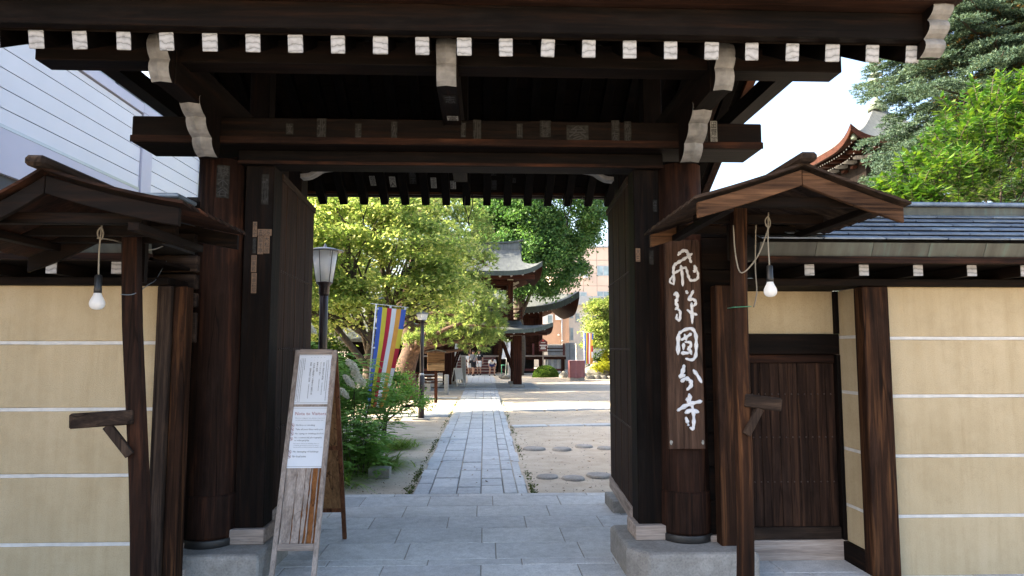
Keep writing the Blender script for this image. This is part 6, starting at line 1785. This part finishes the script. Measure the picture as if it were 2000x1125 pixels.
ferny('lower ferny shrub spilling towards the gate step beside the rear board leg', (-1.75,9.6,-0.03), 90, 0.95, 0.42, 0.5, 0.24)
ferny('taller ferny shrub behind the lamp with conical shade', (-3.1,12.2,-0.03), 130, 2.0, 0.9, 0.7, 0.28, [(px3(606,640,11.6),0.12)])
# small twiggy shrub right of the flag
tree('twiggy_shrub', 'small twiggy shrub below the hem of the large striped flag', 'shrub', (-1.95,13.4,-0.03), (-1.85,13.4,0.5), 0.05,
     [((-1.75,13.3,0.95),(0.45,0.4,0.3),2),((-2.2,13.3,0.8),(0.5,0.4,0.3),2),((-1.45,13.3,0.72),(0.35,0.3,0.18),1),((-1.6,13.3,1.35),(0.2,0.2,0.25),0.5)], 'fern', 'bark', 5200, 0.062, 0.036, (0.2,0.2,0.1), 0.7, clump_n=70)
# striped grass clumps
def grass_clump(label, base, n, L, spread):
    t = thing('striped_grass', base, label, 'grass clump', 'striped grass clumps in the sand')
    k = 6; a = rng.random(n)*2*pi; ln = L*rng.uniform(0.6,1.15,n); el = rng.uniform(0.5,1.25,n); b0 = np.stack([base[0]+rng.normal(size=n)*spread, base[1]+rng.normal(size=n)*spread*0.8, np.full(n,base[2])],1)
    Vv = np.zeros((n,k+1,2,3)); 
    for i in range(k+1):
        f = i/k; hor = ln*(np.cos(el)*f + 0.55*f*f*np.sin(el)); ver = ln*(np.sin(el)*f - 0.62*f*f)
        c_ = b0 + np.stack([np.cos(a)*hor, np.sin(a)*hor, np.maximum(ver,0.005)],1)
        sdv = np.stack([-np.sin(a),np.cos(a),np.zeros(n)],1)*(0.010*(1-f**2)+0.0012)
        Vv[:,i,0] = c_-sdv; Vv[:,i,1] = c_+sdv
    idx = np.arange(n*(k+1)*2).reshape(n,k+1,2)
    F = np.stack([idx[:,:-1,0],idx[:,:-1,1],idx[:,1:,1],idx[:,1:,0]],-1).reshape(-1,4)
    np_mesh('blades', M['blade'], Vv.reshape(-1,3), F, t)
grass_clump('pale striped grass clump spilling over the sand beside the kerb block', (-1.62,10.35,-0.03), 520, 0.50, 0.16)
grass_clump('pale striped grass clump at the foot of the plumed shrub', (-1.95,10.0,-0.03), 420, 0.48, 0.18)
grass_clump('pale striped grass clump below the twiggy shrub', (-1.62,12.4,-0.03), 360, 0.42, 0.16)
grass_clump('long arching grass clump at the rear leg of the information board', (-1.95,9.0,-0.03), 160, 0.62, 0.12)
# background ferny hedge left
def mass(name, label, c, r, n, mat, ll, lw):
    t = thing(name, (c[0],c[1],-0.03), label, 'hedge')
    P = blob_points(c, r, n, 0.55); P = P[P[:,2] > 0]; m = len(P)
    Vv,F = leaf_quads(P, rng.normal(size=(m,3)), rng.normal(size=(m,3))+np.array([0,-0.4,0.6]), ll*rng.uniform(.6,1.3,m), lw*rng.uniform(.6,1.3,m), 0.1)
    np_mesh('foliage', M[mat], Vv, F, t)
    MB().lathe([(r[0]*0.8,0),(r[0]*0.8,r[2]*0.7),(r[0]*0.4,r[2]*1.2),(0.05,c[2]+r[2]*0.7)], (c[0],c[1],-0.03), 14, sq=r[1]/r[0]).build('inner_twigs', M['hedge'], t)
mass('garden_hedge', 'dense dark garden hedge below the maple behind the plumed shrub', (-4.6,16.2,0.6), (1.7,0.8,1.1), 9000, 'hedge', 0.10, 0.06)
mass('garden_hedge', 'dark hedge in the shade behind the stone fence', (-7.5,28.2,0.7), (2.6,0.8,1.7), 9000, 'hedge', 0.13, 0.08)
mass('garden_hedge', 'dark planting behind the boulders under the right maple', (9.3,45.8,0.6), (2.6,0.7,1.2), 6000, 'hedge', 0.14, 0.09)
# trees added out of view on the west to shade the courtyard
for k_,(x,y,h,lab) in enumerate(((-13.0,33.5,10.0,'added shade tree west of the bell tower'),(-12.5,40.0,10.5,'added shade tree west of the hall porch'),(-12.5,47.0,11.0,'added shade tree beside the west end of the hall'))):
    tree('broadleaf_tree', lab, 'tree', (x,y,-0.03), (x,y,4), 0.4, [((x,y,h*0.40),(3.3,3.3,h*0.22),3),((x+0.4,y,h*0.68),(3.4,3.5,h*0.25),4),((x-0.5,y,h*0.88),(2.4,2.6,h*0.12),1.5)], 'hedge', 'bark', 12000, 0.42, 0.30, (0.8,0.8,0.6), 0.3, clump_n=150, shell=0.2, group='added shade trees west of the courtyard')
# moss and weeds along the path edges, gravel specks
n = 3000; side = rng.random(n) < 0.6; y = 8.4 + (rng.random(n)**1.7)*15
cl = 0.5+0.5*np.sin(y*2.1+np.where(side,0,1.7))+0.4*np.sin(y*5.3)
x = np.where(side, -0.885-np.abs(rng.normal(size=n))*0.035, 0.57+np.abs(rng.normal(size=n))*0.035)
keep = rng.random(n) < np.clip(cl,0.1,1); P = np.stack([x,y,np.full(n,-0.03)],1)[keep]; m = len(P)
Vv,F = leaf_quads(P, rng.normal(size=(m,3))*np.array([1,1,0.3])+np.array([0,0,0.5]), rng.normal(size=(m,3)), 0.035*rng.uniform(.5,1.4,m), 0.018*rng.uniform(.6,1.3,m))
o = np_mesh('path_moss', M['moss'], Vv, F); tag(o, 'moss and small weeds along both edges of the stone path', 'moss', kind='stuff')
n = 2600; P = np.stack([rng.uniform(-2.4,5.5,n), 8.5+rng.random(n)**1.6*18, np.full(n,-0.028)],1); P = P[(P[:,0]<-0.95)|(P[:,0]>0.62)]; n = len(P)
s = 0.008*rng.uniform(0.4,1.8,n)[:,None,None]
oct_ = np.array([(1,0,0),(0,1,0),(-1,0,0),(0,-1,0),(0,0,0.7)])[None]*s*rng.uniform(0.7,1.3,(n,5,1))
Vv = (P[:,None,:]+oct_).reshape(-1,3); b_ = (np.arange(n)*5)[:,None]
F = np.concatenate([b_+np.array([[i,(i+1)%4,4]]) for i in range(4)],0)
o = np_mesh('gravel', M['rock'], Vv, F); tag(o, 'scattered pebbles on the sandy courtyard', 'gravel', kind='stuff')

n = 420; P = np.stack([rng.uniform(-3.0,4.5,n), 8.5+rng.random(n)**1.5*16, np.full(n,-0.022)],1); P[(P[:,0]>-0.9)&(P[:,0]<0.55),2] = 0.006
Vv,F = leaf_quads(P, rng.normal(size=(n,3))*np.array([1,1,0.12]), np.array([0,0,1.0])+rng.normal(size=(n,3))*0.3, 0.05*rng.uniform(.5,1.3,n), 0.026*rng.uniform(.6,1.3,n))
o = np_mesh('fallen_leaves', plain('dry_fallen_leaf', (0.16,0.10,0.045), 0.9, 0.5, 3), Vv, F); tag(o, 'dry fallen leaves scattered over sand and path', 'leaves', kind='stuff')
# ------------------------------------------------------------------ people
def skin_body(name, verts, edges, radii, mat, parent, root=0, sub=2):
    me = bpy.data.meshes.new(name); off = wl(parent)
    me.from_pydata([tuple(Vector(v)-off) for v in verts], edges, [])
    o = bpy.data.objects.new(name, me); COL.objects.link(o)
    md = o.modifiers.new('skin','SKIN'); 
    for i, sv in enumerate(me.skin_vertices[0].data if me.skin_vertices else []): pass
    if not me.skin_vertices:
        bm = bmesh.new(); bm.from_mesh(me); bm.verts.layers.skin.verify(); bm.to_mesh(me); bm.free()
    for i, sv in enumerate(me.skin_vertices[0].data):
        r = radii[i]; sv.radius = (r, r) if not hasattr(r,'__len__') else r
        sv.use_root = (i == root)
    md.use_smooth_shade = True
    sb_ = o.modifiers.new('sub','SUBSURF'); sb_.levels = sub; sb_.render_levels = sub
    dg = bpy.context.evaluated_depsgraph_get(); m2 = bpy.data.meshes.new_from_object(o.evaluated_get(dg))
    o.modifiers.clear(); o.data = m2; m2.materials.clear(); m2.materials.append(mat)
    m2.polygons.foreach_set('use_smooth', [True]*len(m2.polygons))
    o.parent = parent; o['_w'] = tuple(off); return o
def person(label, base, yaw, H, J, shirt, shorts, hair='hair', extra=None, cap=None, long_shorts=True):
    """J: joint positions in a 1.75 m figure facing -y (x to the viewer's right when yaw=0)"""
    t = thing('person', base, label, 'person', 'visitors in the courtyard')
    k = H/1.75; cy_, sy_ = cos(yaw), sin(yaw)
    def T(p): return Vector((base[0]+k*(p[0]*cy_-p[1]*sy_), base[1]+k*(p[0]*sy_+p[1]*cy_), base[2]+k*p[2]))
    names = ['pelvis','spine','chest','neck','head0','head1','shL','elL','wrL','shR','elR','wrR','hipL','knL','anL','toL','hipR','knR','anR','toR']
    vs = [T(J[n_]) for n_ in names]; ix = {n_:i for i,n_ in enumerate(names)}
    ed_ = [('pelvis','spine'),('spine','chest'),('chest','neck'),('neck','head0'),('head0','head1'),('chest','shL'),('shL','elL'),('elL','wrL'),('chest','shR'),('shR','elR'),('elR','wrR'),('pelvis','hipL'),('hipL','knL'),('knL','anL'),('anL','toL'),('pelvis','hipR'),('hipR','knR'),('knR','anR'),('anR','toR')]
    R_ = dict(pelvis=(0.13,0.10),spine=(0.12,0.095),chest=(0.145,0.105),neck=0.052,head0=0.085,head1=0.088,shL=0.055,shR=0.055,elL=0.040,elR=0.040,wrL=0.027,wrR=0.027,hipL=0.085,hipR=0.085,knL=0.056,knR=0.056,anL=0.037,anR=0.037,toL=0.036,toR=0.036)
    sc_ = lambda r: tuple(x*k for x in r) if hasattr(r,'__len__') else r*k
    skin_body('body', vs, [(ix[a],ix[b]) for a,b in ed_], [sc_(R_[n_]) for n_ in names], M['skin'], t)
    # hands: palm and five fingers
    for s in 'LR':
        w = T(J['wr'+s]); e = T(J['el'+s]); d = (w-e).normalized(); sd3 = d.cross(V(0,1,0.2)).normalized()
        hm = MB(); hm.tube([w, w+d*0.045*k, w+d*0.085*k], [0.026*k,0.036*k,0.034*k], 8, flat=(sd3.cross(d).normalized(),0.5))
        for q,(o_,l_) in enumerate(((-0.028,0.065),(-0.010,0.078),(0.009,0.074),(0.027,0.058))):
            p0 = w+d*0.075*k+sd3*o_*k; hm.tube([p0, p0+d*l_*0.55*k, p0+d*l_*k-V(0,0.012*k,0)], [0.010*k,0.009*k,0.006*k], 6)
        hm.tube([w+d*0.03*k+sd3*0.025*k, w+d*0.055*k+sd3*0.05*k, w+d*0.085*k+sd3*0.055*k], [0.012*k,0.010*k,0.007*k], 6)
        hm.build('hand', M['skin'], t)
    # shirt with short sleeves
    ma = lambda a, b, f: tuple(J[a][i]+(J[b][i]-J[a][i])*f for i in range(3))
    sv = [T(J['pelvis']),T(J['spine']),T(J['chest']),T(ma('chest','neck',0.7)),T(J['shL']),T(ma('shL','elL',0.75)),T(J['shR']),T(ma('shR','elR',0.75))]
    skin_body('shirt', sv, [(0,1),(1,2),(2,3),(2,4),(4,5),(2,6),(6,7)], [sc_((0.165,0.13)),sc_((0.155,0.125)),sc_((0.17,0.13)),0.075*k,0.078*k,0.068*k,0.078*k,0.068*k], M[shirt], t)
    f = 0.95 if long_shorts else 0.55
    sv = [T(ma('pelvis','spine',0.15)),T(J['hipL']),T(ma('hipL','knL',f)),T(J['hipR']),T(ma('hipR','knR',f))]
    skin_body('shorts', sv, [(0,1),(1,2),(0,3),(3,4)], [sc_((0.155,0.125)),0.108*k,0.088*k,0.108*k,0.088*k], M[shorts], t)
    for s in 'LR':
        a, b = T(J['an'+s]), T(J['to'+s]); d = (b-a); d.z = 0; d.normalize(); z0 = min(b.z,a.z)
        MB().tube([a-d*0.05*k-V(0,0,0.03*k), a+d*0.02*k-V(0,0,0.025*k), b-V(0,0,0.006*k), b+d*0.05*k-V(0,0,0.012*k)], [0.042*k,0.05*k,0.046*k,0.03*k], 8).build('shoe', M['cloth_black'], t)
    # hair, face
    h0, h1 = T(J['head0']), T(J['head1']); up = (h1-h0).normalized(); fw = Vector((sy_,-cy_,0)); fw = (fw - up*fw.dot(up)).normalized()
    if J.get('look'): fw = Vector(J['look']).normalized(); fw = (fw-up*fw.dot(up)).normalized()
    rt = fw.cross(up)
    hc = h0 + up*0.055*k
    hm = MB()
    def hp(u, v):
        a = 2*pi*u; b = v*pi*0.60
        q = rt*cos(a)*sin(b)*0.088 + (-fw)*sin(a)*sin(b)*0.106 + up*cos(b)*0.112
        if sin(a) < -0.25 and v > 0.62: q *= 0.86
        return hc + q*k - fw*0.012*k
    hm.grid(hp, 16, 8).build('hair', M[hair], t, fix=False)
    fm = MB()
    fm.tube([hc+fw*0.085*k+up*0.012*k, hc+fw*0.115*k-up*0.03*k, hc+fw*0.09*k-up*0.035*k], [0.008*k,0.014*k,0.01*k], 6)
    for s in (-1,1): fm.tube([hc+rt*s*0.088*k+up*0.02*k, hc+rt*s*0.098*k-up*0.01*k, hc+rt*s*0.085*k-up*0.04*k], [0.008*k,0.014*k,0.006*k], 6)
    fm.build('nose_and_ears', M['skin'], t)
    for s in (-1,1): MB().tube([hc+fw*0.083*k+rt*(s*0.032-0.012)*k+up*0.005*k, hc+fw*0.086*k+rt*(s*0.032+0.012)*k+up*0.005*k], 0.006*k, 6).build('eye', M['hair'], t)
    MB().tube([hc+fw*0.082*k-rt*0.022*k-up*0.06*k, hc+fw*0.082*k+rt*0.022*k-up*0.06*k], 0.005*k, 6).build('mouth', M['flag_red'], t)
    if extra: extra(t, T, k, hc, fw, up, rt)
    return t
stand = dict(pelvis=(0,0,0.95),spine=(0,0,1.12),chest=(0,0.01,1.33),neck=(0,0.0,1.49),head0=(0,-0.015,1.57),head1=(0,-0.01,1.66),
    shL=(-0.19,0,1.40),elL=(-0.25,0.03,1.12),wrL=(-0.24,-0.06,0.90),shR=(0.19,0,1.40),elR=(0.26,0.03,1.12),wrR=(0.27,-0.05,0.89),
    hipL=(-0.09,0,0.90),knL=(-0.10,-0.02,0.50),anL=(-0.10,0.03,0.09),toL=(-0.11,-0.12,0.04),hipR=(0.09,0,0.90),knR=(0.10,-0.04,0.50),anR=(0.11,0.02,0.09),toR=(0.13,-0.13,0.04))
walk = dict(stand); walk.update(knL=(-0.09,-0.14,0.52),anL=(-0.09,-0.14,0.10),toL=(-0.09,-0.30,0.04),knR=(0.10,0.03,0.50),anR=(0.10,0.26,0.13),toR=(0.11,0.12,0.04),elL=(-0.25,0.10,1.13),wrL=(-0.25,0.08,0.90),elR=(0.25,-0.05,1.13),wrR=(0.24,-0.18,0.95))
def bag(t, T, k, hc, fw, up, rt):
    MB().tube(catmull([T((0.16,-0.02,1.47)),T((0.06,-0.14,1.36)),T((-0.06,-0.16,1.15)),T((-0.16,-0.13,0.98))],4), 0.018, 6).build('bag_strap', M['cloth_black'], t)
    MB().tube(catmull([T((0.16,0.02,1.47)),T((0.02,0.14,1.30)),T((-0.12,0.14,1.05)),T((-0.18,0.02,0.98))],4), 0.018, 6).build('bag_strap', M['cloth_black'], t)
    c_ = T((-0.19,-0.13,0.97)); MB().box(c_.x-0.13,c_.x+0.13,c_.y-0.06,c_.y+0.06,c_.z-0.1,c_.z+0.09).build('shoulder_bag', M['cloth_black'], t, bevel=0.02)
    MB().tube([hc+up*0.07*k+fw*0.07*k, hc+up*0.065*k+fw*0.17*k], [0.07*k,0.04*k], 8, flat=(up,0.2)).build('cap_peak', M['cloth_black'], t)
p = at(924,733,44.8)
person('walking person in grey shirt, black shorts and cap with shoulder bag', (p.x,44.8,-0.02), 0.35, 1.66, walk, 'cloth_grey', 'cloth_black', extra=bag)
p = at(934,730,47.0-0.9)
def tee(t, T, k, hc, fw, up, rt):
    for x in (-0.07,0.08):
        c_ = T((x,-0.135,1.34)); MB().box(c_.x-0.035,c_.x+0.035,c_.y-0.012,c_.y+0.0,c_.z-0.04,c_.z+0.04).build('chest_print', M['cloth_white'], t)
person('person in black shirt and white shorts walking beside the grey shirt', (p.x+0.05,46.1,-0.02), -0.2, 1.70, stand, 'cloth_black', 'cloth_white', extra=tee)
p = at(914,731,45.9)
person('person in white shirt half hidden behind the grey shirt walker', (p.x+0.08,46.0,-0.02), 0.2, 1.52, walk, 'cloth_white', 'cloth_white')
bend = dict(stand); bend.update(pelvis=(0,0.18,0.80),spine=(0,0.06,0.95),chest=(0,-0.12,1.07),neck=(0,-0.24,1.11),head0=(0,-0.31,1.10),head1=(0,-0.40,1.13),shL=(-0.20,-0.14,1.06),elL=(-0.27,-0.12,0.80),wrL=(-0.20,-0.12,0.58),shR=(0.20,-0.14,1.06),elR=(0.28,-0.12,0.80),wrR=(0.20,-0.12,0.58),
    hipL=(-0.10,0.16,0.76),knL=(-0.16,-0.06,0.46),anL=(-0.16,0.05,0.09),toL=(-0.20,-0.10,0.04),hipR=(0.10,0.16,0.76),knR=(0.17,-0.04,0.46),anR=(0.17,0.06,0.09),toR=(0.20,-0.10,0.04), look=(0,-0.6,-0.8))
p = at(961,733,44.9)
person('person bending forward with hands on knees in white shirt and navy shorts', (p.x,44.9,-0.02), 0.12, 1.60, bend, 'cloth_white', 'cloth_navy', long_shorts=False)
p = at(915,684,48.0)
person('barefoot person in black standing on the hall veranda under the pine', (p.x,48.75,1.27), 0.0, 1.68, stand, 'cloth_black', 'cloth_black')
